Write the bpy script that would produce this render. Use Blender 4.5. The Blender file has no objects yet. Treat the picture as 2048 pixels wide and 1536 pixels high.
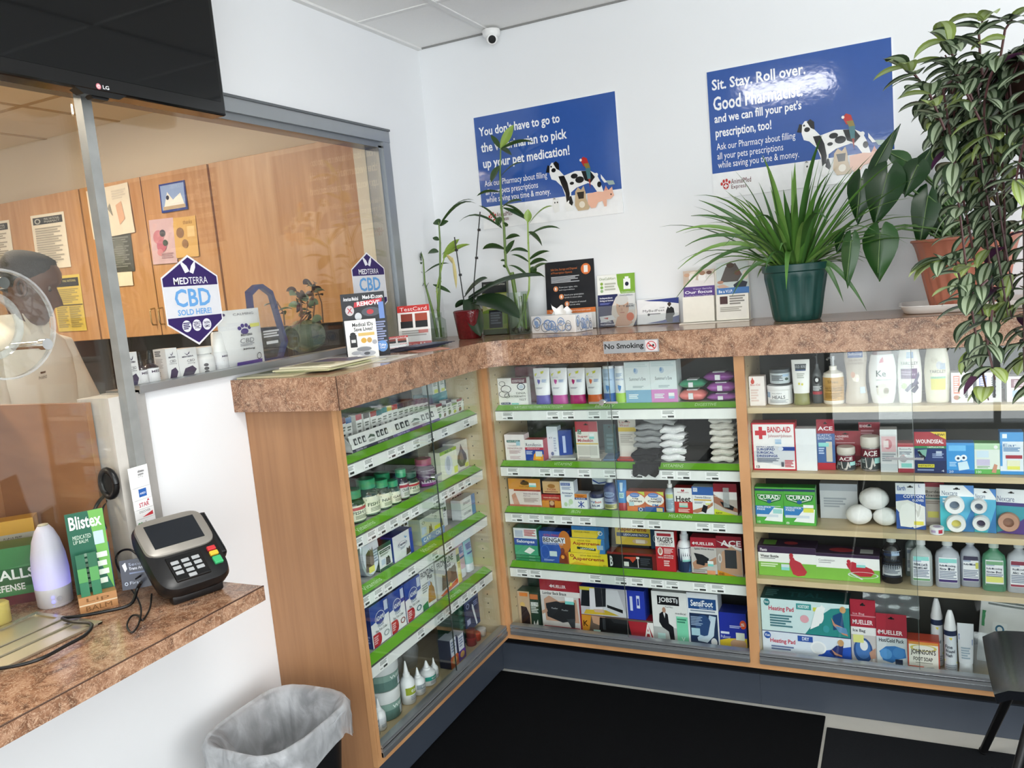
import bpy, bmesh, math, random
from mathutils import Matrix, Vector, Euler
random.seed(7)
PI = math.pi
S = bpy.context.scene
COL = S.collection

# ------------------------------------------------------------------ camera
cam_d = bpy.data.cameras.new('camera'); cam = bpy.data.objects.new('camera', cam_d); COL.objects.link(cam)
yaw, pitch, roll = 0.45298, -0.126536, -0.090901
_f = Vector((-math.sin(yaw)*math.cos(pitch), math.cos(yaw)*math.cos(pitch), math.sin(pitch)))
_r = Vector((math.cos(yaw), math.sin(yaw), 0)); _u = _r.cross(_f)
_r2 = _r*math.cos(roll)+_u*math.sin(roll); _u2 = -_r*math.sin(roll)+_u*math.cos(roll)
mm = Matrix((( _r2.x,_u2.x,-_f.x),(_r2.y,_u2.y,-_f.y),(_r2.z,_u2.z,-_f.z))).to_4x4()
mm.translation = (1.9068, -3.27657, 1.68232); cam.matrix_world = mm
cam_d.sensor_width = 36; cam_d.lens = 1632.08/2048*36; cam_d.clip_start = .02
S.camera = cam
# ------------------------------------------------------------------ view, world, daylight
S.view_settings.view_transform = 'Standard'; S.view_settings.look = 'None'
S.view_settings.gamma = 1; S.view_settings.use_curve_mapping = False
S.view_settings.exposure = 0.2
S.cycles.use_denoising = True
S.cycles.max_bounces = 10; S.cycles.transparent_max_bounces = 24
S.cycles.diffuse_bounces = 4; S.cycles.glossy_bounces = 4; S.cycles.transmission_bounces = 6
S.cycles.sample_clamp_indirect = 8; S.cycles.caustics_reflective = False; S.cycles.caustics_refractive = False
w = bpy.data.worlds.new('world'); S.world = w; w.use_nodes = True
nt = w.node_tree; bg = nt.nodes['Background']
bg.inputs['Color'].default_value = (.88, .94, 1.0, 1); bg.inputs['Strength'].default_value = 1.6
def area(name, loc, rot, sx, sy, power, col):
    l = bpy.data.lights.new(name, 'AREA'); l.shape = 'RECTANGLE'; l.size = sx; l.size_y = sy
    l.energy = power; l.color = col
    o = bpy.data.objects.new(name, l); o.location = loc; o.rotation_euler = rot; COL.objects.link(o); return o
# daylight entering through the storefront glazing behind the photographer
area('daylight_storefront', (2.9, -5.05, 1.45), (PI/2, 0, 0), 4.2, 2.5, 125, (.98, .985, 1.0))
area('daylight_side', (5.25, -3.2, 1.45), (PI/2, 0, PI/2), 2.6, 2.4, 85, (1.0, .99, .975))

# ------------------------------------------------------------------ materials
def lin(h):
    h = h.lstrip('#')
    if len(h) == 3: h = ''.join(c*2 for c in h)
    v = [int(h[i:i+2], 16)/255 for i in (0, 2, 4)]
    return tuple(x/12.92 if x <= .04045 else ((x+.055)/1.055)**2.4 for x in v)
_mats = {}
def nodes(name):
    m = bpy.data.materials.new(name); m.use_nodes = True
    return m, m.node_tree, m.node_tree.nodes['Principled BSDF']
def M(h, rough=.42, metal=0, spec=.5, var=.05, scale=40, coat=0, bump=0, alpha=1, trans=0):
    """plain coloured surface with a faint procedural tone variation"""
    key = (h, rough, metal, spec, var, scale, coat, bump, alpha, trans)
    if key in _mats: return _mats[key]
    m, t, b = nodes('surface_'+h)
    c = lin(h)
    tc = t.nodes.new('ShaderNodeTexCoord'); n = t.nodes.new('ShaderNodeTexNoise')
    n.inputs['Scale'].default_value = scale; n.inputs['Detail'].default_value = 2
    t.links.new(tc.outputs['Object'], n.inputs['Vector'])
    mx = t.nodes.new('ShaderNodeMix'); mx.data_type = 'RGBA'
    mx.inputs[6].default_value = tuple(min(1, x*(1-var)) for x in c)+(1,)
    mx.inputs[7].default_value = tuple(min(1, x*(1+var)) for x in c)+(1,)
    t.links.new(n.outputs['Fac'], mx.inputs[0]); t.links.new(mx.outputs[2], b.inputs['Base Color'])
    b.inputs['Roughness'].default_value = rough; b.inputs['Metallic'].default_value = metal
    b.inputs['Specular IOR Level'].default_value = spec; b.inputs['Coat Weight'].default_value = coat
    b.inputs['Coat Roughness'].default_value = .08
    b.inputs['Alpha'].default_value = alpha; b.inputs['Transmission Weight'].default_value = trans
    if bump:
        bp = t.nodes.new('ShaderNodeBump'); bp.inputs['Strength'].default_value = bump; bp.inputs['Distance'].default_value = .002
        t.links.new(n.outputs['Fac'], bp.inputs['Height']); t.links.new(bp.outputs['Normal'], b.inputs['Normal'])
    _mats[key] = m; return m
def thin_glass(name, tint=(1, 1, 1), refl=1.0, body=0.0, bodycol=(.8, .85, .85), rough=.01):
    """a thin clear sheet: mirror reflection by Fresnel over straight-through transparency (plus a little haze)"""
    if name in _mats: return _mats[name]
    m = bpy.data.materials.new(name); m.use_nodes = True; t = m.node_tree; t.nodes.clear()
    o = t.nodes.new('ShaderNodeOutputMaterial'); tr = t.nodes.new('ShaderNodeBsdfTransparent')
    tr.inputs['Color'].default_value = tint+(1,)
    gl = t.nodes.new('ShaderNodeBsdfGlossy'); gl.inputs['Roughness'].default_value = rough
    fr = t.nodes.new('ShaderNodeFresnel'); fr.inputs['IOR'].default_value = 1.5
    ml = t.nodes.new('ShaderNodeMath'); ml.operation = 'MULTIPLY'; ml.inputs[1].default_value = refl
    ge = t.nodes.new('ShaderNodeNewGeometry'); io = t.nodes.new('ShaderNodeMapRange')   # same index of refraction met from either face of the sheet
    io.inputs[3].default_value = 1.5; io.inputs[4].default_value = 1/1.5
    t.links.new(ge.outputs['Backfacing'], io.inputs[0]); t.links.new(io.outputs[0], fr.inputs['IOR'])
    t.links.new(fr.outputs[0], ml.inputs[0])
    mx = t.nodes.new('ShaderNodeMixShader'); t.links.new(ml.outputs[0], mx.inputs[0])
    src = tr.outputs[0]
    if body:
        d = t.nodes.new('ShaderNodeBsdfDiffuse'); d.inputs['Color'].default_value = bodycol+(1,)
        m2 = t.nodes.new('ShaderNodeMixShader'); m2.inputs[0].default_value = body
        t.links.new(tr.outputs[0], m2.inputs[1]); t.links.new(d.outputs[0], m2.inputs[2]); src = m2.outputs[0]
    t.links.new(src, mx.inputs[1]); t.links.new(gl.outputs[0], mx.inputs[2]); t.links.new(mx.outputs[0], o.inputs[0])
    _mats[name] = m; return m
def ramp(t, stops):
    r = t.nodes.new('ShaderNodeValToRGB')
    while len(r.color_ramp.elements) < len(stops): r.color_ramp.elements.new(.5)
    for e, (p, c) in zip(r.color_ramp.elements, stops): e.position = p; e.color = lin(c)+(1,)
    return r
def granite(name, rough):
    m, t, b = nodes(name)
    tc = t.nodes.new('ShaderNodeTexCoord')
    n1 = t.nodes.new('ShaderNodeTexNoise'); n1.inputs['Scale'].default_value = 17; n1.inputs['Detail'].default_value = 9; n1.inputs['Roughness'].default_value = .68; n1.inputs['Distortion'].default_value = 1.3
    n2 = t.nodes.new('ShaderNodeTexNoise'); n2.inputs['Scale'].default_value = 52; n2.inputs['Detail'].default_value = 6; n2.inputs['Distortion'].default_value = 2.4
    t.links.new(tc.outputs['Object'], n1.inputs['Vector']); t.links.new(tc.outputs['Object'], n2.inputs['Vector'])
    r1 = ramp(t, [(.28, '4c3528'), (.41, '74513c'), (.51, '956c52'), (.61, 'b38c70'), (.75, '805a44')])
    t.links.new(n1.outputs['Fac'], r1.inputs[0])
    r2 = ramp(t, [(.47, '000000'), (.505, 'ffffff'), (.54, '000000')])
    t.links.new(n2.outputs['Fac'], r2.inputs[0])
    mul = t.nodes.new('ShaderNodeMath'); mul.operation = 'MULTIPLY'; mul.inputs[1].default_value = .68
    t.links.new(r2.outputs[0], mul.inputs[0])
    mx = t.nodes.new('ShaderNodeMix'); mx.data_type = 'RGBA'; mx.inputs[7].default_value = lin('e2c4a6')+(1,)
    t.links.new(mul.outputs[0], mx.inputs[0]); t.links.new(r1.outputs[0], mx.inputs[6]); t.links.new(mx.outputs[2], b.inputs['Base Color'])
    b.inputs['Roughness'].default_value = rough; return m
def wood(name, c0, c1, scale=(3, 3, 26), rough=.4, blot=.35):
    m, t, b = nodes(name)
    tc = t.nodes.new('ShaderNodeTexCoord'); mp = t.nodes.new('ShaderNodeMapping'); mp.inputs['Scale'].default_value = scale
    n = t.nodes.new('ShaderNodeTexNoise'); n.inputs['Scale'].default_value = 2.2; n.inputs['Detail'].default_value = 6; n.inputs['Distortion'].default_value = .5
    t.links.new(tc.outputs['Object'], mp.inputs['Vector']); t.links.new(mp.outputs[0], n.inputs['Vector'])
    r = ramp(t, [(.3, c0), (.7, c1)]); t.links.new(n.outputs['Fac'], r.inputs[0])
    n2 = t.nodes.new('ShaderNodeTexNoise'); n2.inputs['Scale'].default_value = 3; t.links.new(tc.outputs['Object'], n2.inputs['Vector'])
    mx = t.nodes.new('ShaderNodeMix'); mx.data_type = 'RGBA'; mx.blend_type = 'MULTIPLY'
    r2 = ramp(t, [(.3, 'd8d2cc'), (.7, 'ffffff')]); t.links.new(n2.outputs['Fac'], r2.inputs[0])
    mx.inputs[0].default_value = blot; t.links.new(r.outputs[0], mx.inputs[6]); t.links.new(r2.outputs[0], mx.inputs[7])
    t.links.new(mx.outputs[2], b.inputs['Base Color']); b.inputs['Roughness'].default_value = rough
    return m
GRANITE = granite('granite_laminate', .16); GRANITE_EDGE = granite('granite_laminate_edge', .35)
WOOD = wood('maple_panel', 'a0734f', 'ae8059', (20, 20, 1.2)); WOODX = wood('maple_edge', 'b58458', 'cd9d6e', (2, 2, 2))
WOOD_UP = wood('maple_doors', 'b68655', 'cb9f72', (14, 14, 1.2)); MAPLE = wood('pale_maple_shelf', 'cdb78f', 'decba6', (2, 14, 14))
DARKIN = wood('grey_back_panel', '3a3b3c', '55554f', (2, 2, 2), .7)
PAINT = M('eceef0', .75, var=.012, scale=6, bump=.06); PAINT_IN = M('efe6d6', .8, var=.015, scale=6)
CEIL = M('f4f4f2', .9, var=.02, scale=120, bump=.15)
ALU = M('a9adb0', .32, .75, var=.04, scale=15); ALU_D = M('8d9194', .35, .7); CHROME = M('d8d8d8', .15, 1, var=.01)
SLATE = M('3b424d', .45, var=.06, scale=20); BLACK = M('0b0b0c', .35); MATB = M('0d0e10', .95, spec=.1, var=.25, scale=500, bump=.8)
GREEN = M('6fb32c', .28); STRIPW = M('f0f3ef', .25)
GLASS = thin_glass('case_glass', (.975, .99, .984), .9); PLEXI = thin_glass('acrylic_sheet', (.97, .98, .97), 1.0, .006, (.95, .93, .9)); PLEXI_EDGE = M('8f918f', .25, var=.25, scale=18, spec=.8)
WHITE = M('f2f2f0', .45)

# ------------------------------------------------------------------ lettering (built-in font, one mesh per glyph)
CH = "ABCDEFGHIJKLMNOPQRSTUVWXYZabcdefghijklmnopqrstuvwxyz0123456789.,'!&-/:+$?*"
GL = {}
def init_glyphs():
    todo = []
    for bold in (0, 1):
        for c in CH:
            for s in (c, 'H'+c+'H'):
                cu = bpy.data.curves.new('g', 'FONT'); cu.body = s; cu.resolution_u = 2; cu.offset = .022*bold
                o = bpy.data.objects.new('g', cu); COL.objects.link(o); todo.append((bold, c, s, o))
    dg = bpy.context.evaluated_depsgraph_get(); dg.update()
    raw = {}
    for bold, c, s, o in todo:
        me = bpy.data.meshes.new_from_object(o.evaluated_get(dg))
        vs = [(v.co.x, v.co.y) for v in me.vertices]; fs = [tuple(p.vertices) for p in me.polygons]
        raw[bold, s] = (vs, fs) ; bpy.data.meshes.remove(me)
    for bold, c, s, o in todo:
        cu = o.data; bpy.data.objects.remove(o); bpy.data.curves.remove(cu)
    wd = lambda r: max(v[0] for v in r[0])-min(v[0] for v in r[0])
    for bold in (0, 1):
        cu = bpy.data.curves.new('g', 'FONT'); cu.body = 'HH'; cu.offset = .022*bold
        o = bpy.data.objects.new('g', cu); COL.objects.link(o); dg.update()
        me = bpy.data.meshes.new_from_object(o.evaluated_get(dg)); hh = max(v.co.x for v in me.vertices)-min(v.co.x for v in me.vertices)
        bpy.data.meshes.remove(me); bpy.data.objects.remove(o); bpy.data.curves.remove(cu)
        for c in CH: GL[bold, c] = (raw[bold, c][0], raw[bold, c][1], wd(raw[bold, 'H'+c+'H'])-hh)
        GL[bold, ' '] = ([], [], .26)
init_glyphs()
def text_geo(s, bold):
    x = 0; V = []; F = []
    for c in s:
        vs, fs, adv = GL.get((bold, c), GL[bold, ' ']); b = len(V)
        V += [(a+x, y) for a, y in vs]; F += [tuple(i+b for i in f) for f in fs]; x += adv
    x0 = min(v[0] for v in V); x1 = max(v[0] for v in V); y0 = min(v[1] for v in V); y1 = max(v[1] for v in V)
    return [((a-x0)/(x1-x0), (y-y0)/(y1-y0)) for a, y in V], F

# ------------------------------------------------------------------ mesh builder
class MB:
    def __init__(s): s.v = []; s.f = []; s.m = []; s.mats = []; s.X = None
    def mi(s, m):
        if m not in s.mats: s.mats.append(m)
        return s.mats.index(m)
    def add(s, V, F, m):
        b = len(s.v); k = s.mi(m)
        s.v += [tuple(s.X @ Vector(p)) if s.X else tuple(p) for p in V]
        s.f += [tuple(i+b for i in f) for f in F]; s.m += [k]*len(F); return s
    def box(s, x0, x1, y0, y1, z0, z1, m, bev=0):
        if bev:
            bm = bmesh.new(); bmesh.ops.create_cube(bm, size=1)
            for v in bm.verts: v.co = Vector(((x0+x1)/2+v.co.x*(x1-x0), (y0+y1)/2+v.co.y*(y1-y0), (z0+z1)/2+v.co.z*(z1-z0)))
            bmesh.ops.bevel(bm, geom=bm.edges[:]+bm.verts[:], offset=bev, segments=2, affect='EDGES', profile=.5)
            bm.verts.index_update(); s.add([tuple(v.co) for v in bm.verts], [tuple(v.index for v in f.verts) for f in bm.faces], m); bm.free(); return s
        V = [(x, y, z) for x in (x0, x1) for y in (y0, y1) for z in (z0, z1)]
        return s.add(V, [(0, 1, 3, 2), (4, 6, 7, 5), (0, 4, 5, 1), (2, 3, 7, 6), (0, 2, 6, 4), (1, 5, 7, 3)], m)
    def poly(s, pts, m): return s.add(pts, [tuple(range(len(pts)))], m)
    def prism(s, pts, z0, z1, m, axis='z'):
        """extrude a 2-D outline: axis z -> (a,b,z); axis y -> (a,z,b); axis x -> (z,a,b)"""
        n = len(pts); g = {'z': lambda p, z: (p[0], p[1], z), 'y': lambda p, z: (p[0], z, p[1]), 'x': lambda p, z: (z, p[0], p[1])}[axis]
        V = [g(p, z0) for p in pts]+[g(p, z1) for p in pts]
        F = [tuple(range(n))[::-1], tuple(range(n, 2*n))]+[(i, (i+1) % n, n+(i+1) % n, n+i) for i in range(n)]
        return s.add(V, F, m)
    def loft(s, rings, m, seg=24, c=(0, 0), cap=(True, True)):
        """rings: (z, rx, ry[, power[, dx, dy]]) superellipse sections stacked up z"""
        V = []; F = []
        for r in rings:
            z, rx, ry = r[:3]; p = r[3] if len(r) > 3 else 2; dx = r[4] if len(r) > 4 else 0; dy = r[5] if len(r) > 5 else 0
            for i in range(seg):
                a = 2*PI*i/seg; ca, sa = math.cos(a), math.sin(a)
                V.append((c[0]+dx+rx*math.copysign(abs(ca)**(2/p), ca), c[1]+dy+ry*math.copysign(abs(sa)**(2/p), sa), z))
        for k in range(len(rings)-1):
            for i in range(seg):
                j = (i+1) % seg; F.append((k*seg+i, k*seg+j, (k+1)*seg+j, (k+1)*seg+i))
        if cap[0]: F.append(tuple(range(seg))[::-1])
        if cap[1]: F.append(tuple(range((len(rings)-1)*seg, len(rings)*seg)))
        return s.add(V, F, m)
    def tube(s, P, r, m, seg=8, cap=True):
        P = [Vector(p) for p in P]; n = len(P); rr = r if isinstance(r, (list, tuple)) else [r]*n
        V = []; F = []; N = None
        for k in range(n):
            t = (P[min(k+1, n-1)]-P[max(k-1, 0)]).normalized()
            if N is None: N = t.orthogonal().normalized()
            else: N = (N-t*N.dot(t)).normalized()
            B = t.cross(N)
            for i in range(seg):
                a = 2*PI*i/seg; V.append(P[k]+N*math.cos(a)*rr[k]+B*math.sin(a)*rr[k])
        for k in range(n-1):
            for i in range(seg):
                j = (i+1) % seg; F.append((k*seg+i, k*seg+j, (k+1)*seg+j, (k+1)*seg+i))
        if cap: F += [tuple(range(seg))[::-1], tuple(range((n-1)*seg, n*seg))]
        return s.add([tuple(v) for v in V], F, m)
    def ball(s, c, r, m, seg=14, ring=8):
        r = (r, r, r) if not isinstance(r, (tuple, list)) else r
        V = []; F = []
        for k in range(1, ring):
            a = PI*k/ring
            for i in range(seg): b = 2*PI*i/seg; V.append((c[0]+r[0]*math.sin(a)*math.cos(b), c[1]+r[1]*math.sin(a)*math.sin(b), c[2]-r[2]*math.cos(a)))
        V += [(c[0], c[1], c[2]-r[2]), (c[0], c[1], c[2]+r[2])]; q = len(V)
        for k in range(ring-2):
            for i in range(seg): j = (i+1) % seg; F.append((k*seg+i, k*seg+j, (k+1)*seg+j, (k+1)*seg+i))
        for i in range(seg): j = (i+1) % seg; F += [(q-2, j, i), (q-1, (ring-2)*seg+i, (ring-2)*seg+j)]
        return s.add(V, F, m)
    def sheet(s, rows, m, close=False):
        nr, nc = len(rows), len(rows[0]); V = [p for r in rows for p in r]; F = []
        for i in range(nr-1):
            for j in range(nc if close else nc-1):
                k = (j+1) % nc; F.append((i*nc+j, i*nc+k, (i+1)*nc+k, (i+1)*nc+j))
        return s.add(V, F, m)
    def art(s, spec, fmap, w, h, rough=.4, coat=0, eps=.00022, strips=1, n0=1, bump=0, spc=.35):
        """printed panels and lettering laid on a face: fmap(u, v, n) gives the point; sizes in per cent of the face"""
        L = n0
        for it in spec.split(';'):
            it = it.strip()
            if not it: continue
            a = it.split(' '); k = a[0]; n = eps*L; L += 1
            X = lambda q: float(q)/100*w
            Y = lambda q: float(q)/100*h
            if k in 'rl':
                x0, y0, x1, y1 = X(a[1]), Y(a[2]), X(a[3]), Y(a[4])
                if k == 'r': rects = [(x0, y0, x1, y1)]; m = M(a[5], rough, coat=coat, bump=bump, spec=spc)
                else:
                    cnt = int(a[5]); m = M(a[6], rough, spec=spc); st = (y1-y0)/cnt
                    rects = [(x0, y1-st*(i+.62), x0+(x1-x0)*(1, .86, .95, .7)[i % 4], y1-st*i) for i in range(cnt)]
                for (x0, y0, x1, y1) in rects:
                    V = []; F = []
                    for i in range(strips+1):
                        x = x0+(x1-x0)*i/strips; V += [fmap(x, y0, n), fmap(x, y1, n)]
                    F = [(2*i, 2*i+2, 2*i+3, 2*i+1) for i in range(strips)]
                    s.add(V, F, m)
            elif k in 'tb':
                x0, y0, x1, y1 = X(a[1]), Y(a[2]), X(a[3]), Y(a[4]); V, F = text_geo(' '.join(a[6:]), 1 if k == 'b' else 0)
                s.add([fmap(x0+p[0]*(x1-x0), y0+p[1]*(y1-y0), n) for p in V], F, M(a[5], rough, spec=spc))
            elif k == 'e':
                cx, cy, rx, ry = X(a[1]), Y(a[2]), X(a[3]), Y(a[4]); m = M(a[5], rough, coat=coat, spec=spc); V = []; nn = 8
                for i in range(nn+1):
                    c = -math.cos(PI*i/nn); q = math.sqrt(max(0, 1-c*c)); V += [fmap(cx+rx*c, cy-ry*q, n), fmap(cx+rx*c, cy+ry*q, n)]
                s.add(V, [(2*i, 2*i+2, 2*i+3, 2*i+1) for i in range(nn)], m)
            elif k == 'o':
                cx, cy, rx, ry, th = X(a[1]), Y(a[2]), X(a[3]), Y(a[4]), float(a[5]); m = M(a[6], rough, spec=spc); V = []; nn = 20
                for i in range(nn):
                    c, q = math.cos(2*PI*i/nn), math.sin(2*PI*i/nn); V += [fmap(cx+rx*c, cy+ry*q, n), fmap(cx+rx*c*th, cy+ry*q*th, n)]
                s.add(V, [(2*i, (2*i+2) % (2*nn), (2*i+3) % (2*nn), 2*i+1) for i in range(nn)], m)
            elif k == 'p':
                q = a[2:]; s.add([fmap(X(q[i]), Y(q[i+1]), n) for i in range(0, len(q)-1, 2)], [tuple(range(len(q)//2))], M(a[1], rough, coat=coat, spec=spc))
        return s
    def build(s, name, parent=None, smooth=None, loc=None, rz=0):
        me = bpy.data.meshes.new(name); me.from_pydata(s.v, [], s.f)
        for m in s.mats: me.materials.append(m)
        me.polygons.foreach_set('material_index', s.m)
        if smooth is not None:
            me.polygons.foreach_set('use_smooth', [True]*len(s.f)); me.update(); me.set_sharp_from_angle(angle=math.radians(smooth))
        me.update(); o = bpy.data.objects.new(name, me); COL.objects.link(o)
        if parent: o.parent = parent
        if loc is not None: o.location = loc
        if rz: o.rotation_euler.z = rz
        return o
def flat(P, U, V, N):
    P, U, V, N = map(Vector, (P, U, V, N))
    return lambda u, v, n: tuple(P+U*u+V*v+N*n)
def tag(o, label, cat, group=None, kind=None):
    o['label'] = label; o['category'] = cat
    if group: o['group'] = group
    if kind: o['kind'] = kind
    return o
def structure(o, label=None):
    o['kind'] = 'structure'
    if label: o['label'] = label
    return o
def empty(name, loc, rz=0, tilt=0):
    o = bpy.data.objects.new(name, None); o.empty_display_size = .05; COL.objects.link(o); o.location = loc; o.rotation_euler = (tilt, 0, rz); return o
_c = Vector((1.9068, -3.27657, 1.68232))
def at(px, py, Y):
    """the point of the upright plane y = Y seen at a spot of the photograph, used to read plant shapes off it"""
    d = _r2*((px-1024)/1632.08)+_u2*((768-py)/1632.08)+_f; return tuple(_c+d*((Y-_c.y)/d.y))
Y0 = -.16
def PX7(x, y): return at(780+x/3.84, 400+y/3.84, Y0)
def sill_pt(x, y, X=-.15):
    d = _r2*((400+x/3.84-1024)/1632.08)+_u2*((768-400-y/3.84)/1632.08)+_f; return tuple(_c+d*((X-_c.x)/d.x))

# ================================================================== room shell
mb = MB(); mb.box(-4, 5.3, -5, .1, -.1, 0, M('d3d1c8', .35, var=.06, scale=14)); structure(mb.build('floor'))
mb = MB(); mb.box(-.12, 5.3, 0, .12, 0, 2.85, PAINT); mb.box(-4.1, -.12, 0, .12, 0, 2.85, PAINT_IN); structure(mb.build('wall_back'))
mb = MB()
for a in [(-.335, 0, 0, 2.731), (-5, -.335, 2.34, 2.731), (-1.70, -.335, 0, 1.466), (-5, -1.70, 0, .924), (-5, -3.0, .925, 2.34)]:
    mb.box(-.12, 0, a[0], a[1], a[2], a[3], PAINT)
    mb.box(-.124, -.12, a[0], a[1], a[2], a[3], PAINT_IN)
structure(mb.build('wall_left'))
mb = MB(); mb.box(-4.1, -4, -5, 0, 0, 2.85, PAINT_IN); structure(mb.build('wall_pharmacy_far'))
mb = MB(); mb.box(-4.1, 0, -5.1, -5, 0, 2.85, PAINT_IN); structure(mb.build('wall_pharmacy_front'))
# storefront behind the photographer: low kerb, header, glazing with aluminium mullions
mb = MB(); mb.box(0, 5.3, -5.1, -5, 0, .12, PAINT); mb.box(0, 5.3, -5.1, -5, 2.68, 2.85, PAINT); mb.box(0, 1.27, -5.1, -5, .12, 2.68, PAINT); structure(mb.build('wall_front'))
mb = MB(); mb.box(5.2, 5.3, -1.7, 0, 0, 2.85, PAINT); mb.box(5.2, 5.3, -5, -1.7, 2.6, 2.85, PAINT); mb.box(5.2, 5.3, -5, -1.7, 0, .2, PAINT); structure(mb.build('wall_right'))
mb = MB()
for x in (1.27, 2.55, 3.85, 5.14): mb.box(x, x+.05, -5.07, -5.0, .12, 2.68, ALU_D)
for z in (.12, .80, 2.64): mb.box(1.27, 5.2, -5.065, -5.01, z, z+.05, ALU_D)
fr = structure(mb.build('window_2'))
mb = MB(); mb.box(1.27, 5.2, -5.045, -5.04, .12, 2.68, GLASS); g = mb.build('window_pane', fr)
mb = MB()
for y in (-4.95, -3.85, -2.75, -1.76): mb.box(5.2, 5.26, y, y+.05, .2, 2.6, ALU_D)
mb.box(5.2, 5.255, -4.95, -1.7, .2, .25, ALU_D); mb.box(5.2, 5.255, -4.95, -1.7, 2.55, 2.6, ALU_D)
structure(mb.build('window_3'))
# ceilings: tiles with T-bars
mb = MB(); mb.box(-.06, 5.3, -5.1, .1, 2.731, 2.78, CEIL); structure(mb.build('ceiling'))
mb = MB(); mb.box(-4.1, -.06, -5.1, .1, 2.731, 2.78, M('f3e6cd', .9, var=.02, scale=120)); structure(mb.build('ceiling_pharmacy'))
mb = MB(); TB = M('e6e6e4', .5)
for k in range(9): mb.box(.36+.61*k-.012, .36+.61*k+.012, -5, 0, 2.726, 2.7315, TB)
for k in range(8): mb.box(0, 5.2, -.47-.61*k-.012, -.47-.61*k+.012, 2.727, 2.7315, TB)
mb.box(0, .022, -5, 0, 2.722, 2.7315, TB); mb.box(0, 5.2, -.006, 0, 2.724, 2.7315, M('8a8a88', .6))
structure(mb.build('trim_1'))
mb = MB(); TI = M('c9ae86', .5)
for k in range(7): mb.box(-.7-.61*k-.012, -.7-.61*k+.012, -5, 0, 2.726, 2.7315, TI)
for k in range(8): mb.box(-4, -.12, -.55-.61*k-.012, -.55-.61*k+.012, 2.727, 2.7315, TI)
structure(mb.build('trim_2'))
def troffer(name, x0, x1, y0, y1, strength, col, label):
    t = empty(name, ((x0+x1)/2, (y0+y1)/2, 2.72)); tag(t, label, 'ceiling light'); hx, hy = (x1-x0)/2, (y1-y0)/2
    mb = MB()
    for a in [(-hx, -hx+.03, -hy, hy), (hx-.03, hx, -hy, hy), (-hx, hx, -hy, -hy+.03), (-hx, hx, hy-.03, hy)]: mb.box(a[0], a[1], a[2], a[3], -.012, .008, WHITE)
    mb.build('frame', t)
    m, tr, b = nodes('lit_diffuser'); b.inputs['Emission Color'].default_value = col+(1,); b.inputs['Emission Strength'].default_value = strength
    mb = MB(); mb.box(-hx+.03, hx-.03, -hy+.03, hy-.03, -.004, .004, m); mb.build('diffuser', t)
troffer('ceiling_light', 1.0, 1.58, -2.55, -1.97, 20, (1, .98, .95), 'square lit ceiling panel over the shop floor in front of the posters')
troffer('ceiling_light', 2.8, 3.38, -4.1, -3.52, 9, (1, .98, .95), 'square lit ceiling panel over the shop floor by the storefront')
troffer('ceiling_light', -1.9, -1.32, -1.75, -1.2, 52, (1, .85, .66), 'warm square ceiling panel inside the dispensary above the worker')
troffer('ceiling_light', -1.9, -1.32, -3.6, -3.05, 44, (1, .85, .66), 'warm square ceiling panel deep inside the dispensary')
# supply-air grille in the dispensary ceiling
t = empty('ceiling_vent', (-1.13, -1.22, 2.722)); tag(t, 'square beige air grille in the dispensary ceiling under the television', 'ceiling vent')
mb = MB(); VB = M('bda27c', .6)
for k in range(4):
    r = .27-.065*k
    for a in [(-r, r, -r, -r+.022), (-r, r, r-.022, r), (-r, -r+.022, -r, r), (r-.022, r, -r, r)]: mb.box(a[0], a[1], a[2], a[3], -.018+.003*k, .004, VB)
mb.build('louvre_ring', t); mb = MB(); mb.box(-.25, .25, -.25, .25, .002, .006, M('6e5b42', .8)); mb.build('duct', t)

# ------------------------------------------------------------------ dispensary window
mb = MB()
mb.box(-.07, .018, -3.0, -.335, 2.285, 2.34, ALU); mb.box(-.06, .006, -3.0, -.355, 2.262, 2.286, ALU_D); mb.box(0, .024, -3.0, -.335, 2.33, 2.338, M('6d7174', .4, .5))
mb.box(-.07, .016, -.385, -.335, 1.466, 2.29, ALU); mb.box(-.06, .006, -.407, -.385, 1.466, 2.27, ALU_D); mb.box(-.118, -.06, -.41, -.335, 1.466, 2.29, M('d8cdb8', .6))
mb.box(-.118, .016, -1.72, -.385, 1.466, 1.476, ALU_D); mb.box(-.03, .02, -1.72, -.385, 1.466, 1.487, ALU)
mb.box(-.12, .012, -1.742, -1.70, .966, 1.47, M('b4b3b0', .45, .3, var=.1)); mb.box(-.12, 0.004, -1.81, -1.742, .926, 1.468, M('cfcac2', .6, var=.06))
win = structure(mb.build('window_1'))
mb = MB(); mb.box(-.008, -.002, -1.745, -.385, 1.48, 2.28, PLEXI); mb.build('fixed_pane', win)
mb = MB(); mb.box(.006, .034, -1.778, -1.748, .968, 2.285, PLEXI_EDGE); mb.build('pane_edge_post', win)
mb = MB(); mb.box(-.012, -.004, -3.0, -1.775, .985, 2.28, PLEXI); mb.build('counter_pane', win)
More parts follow.
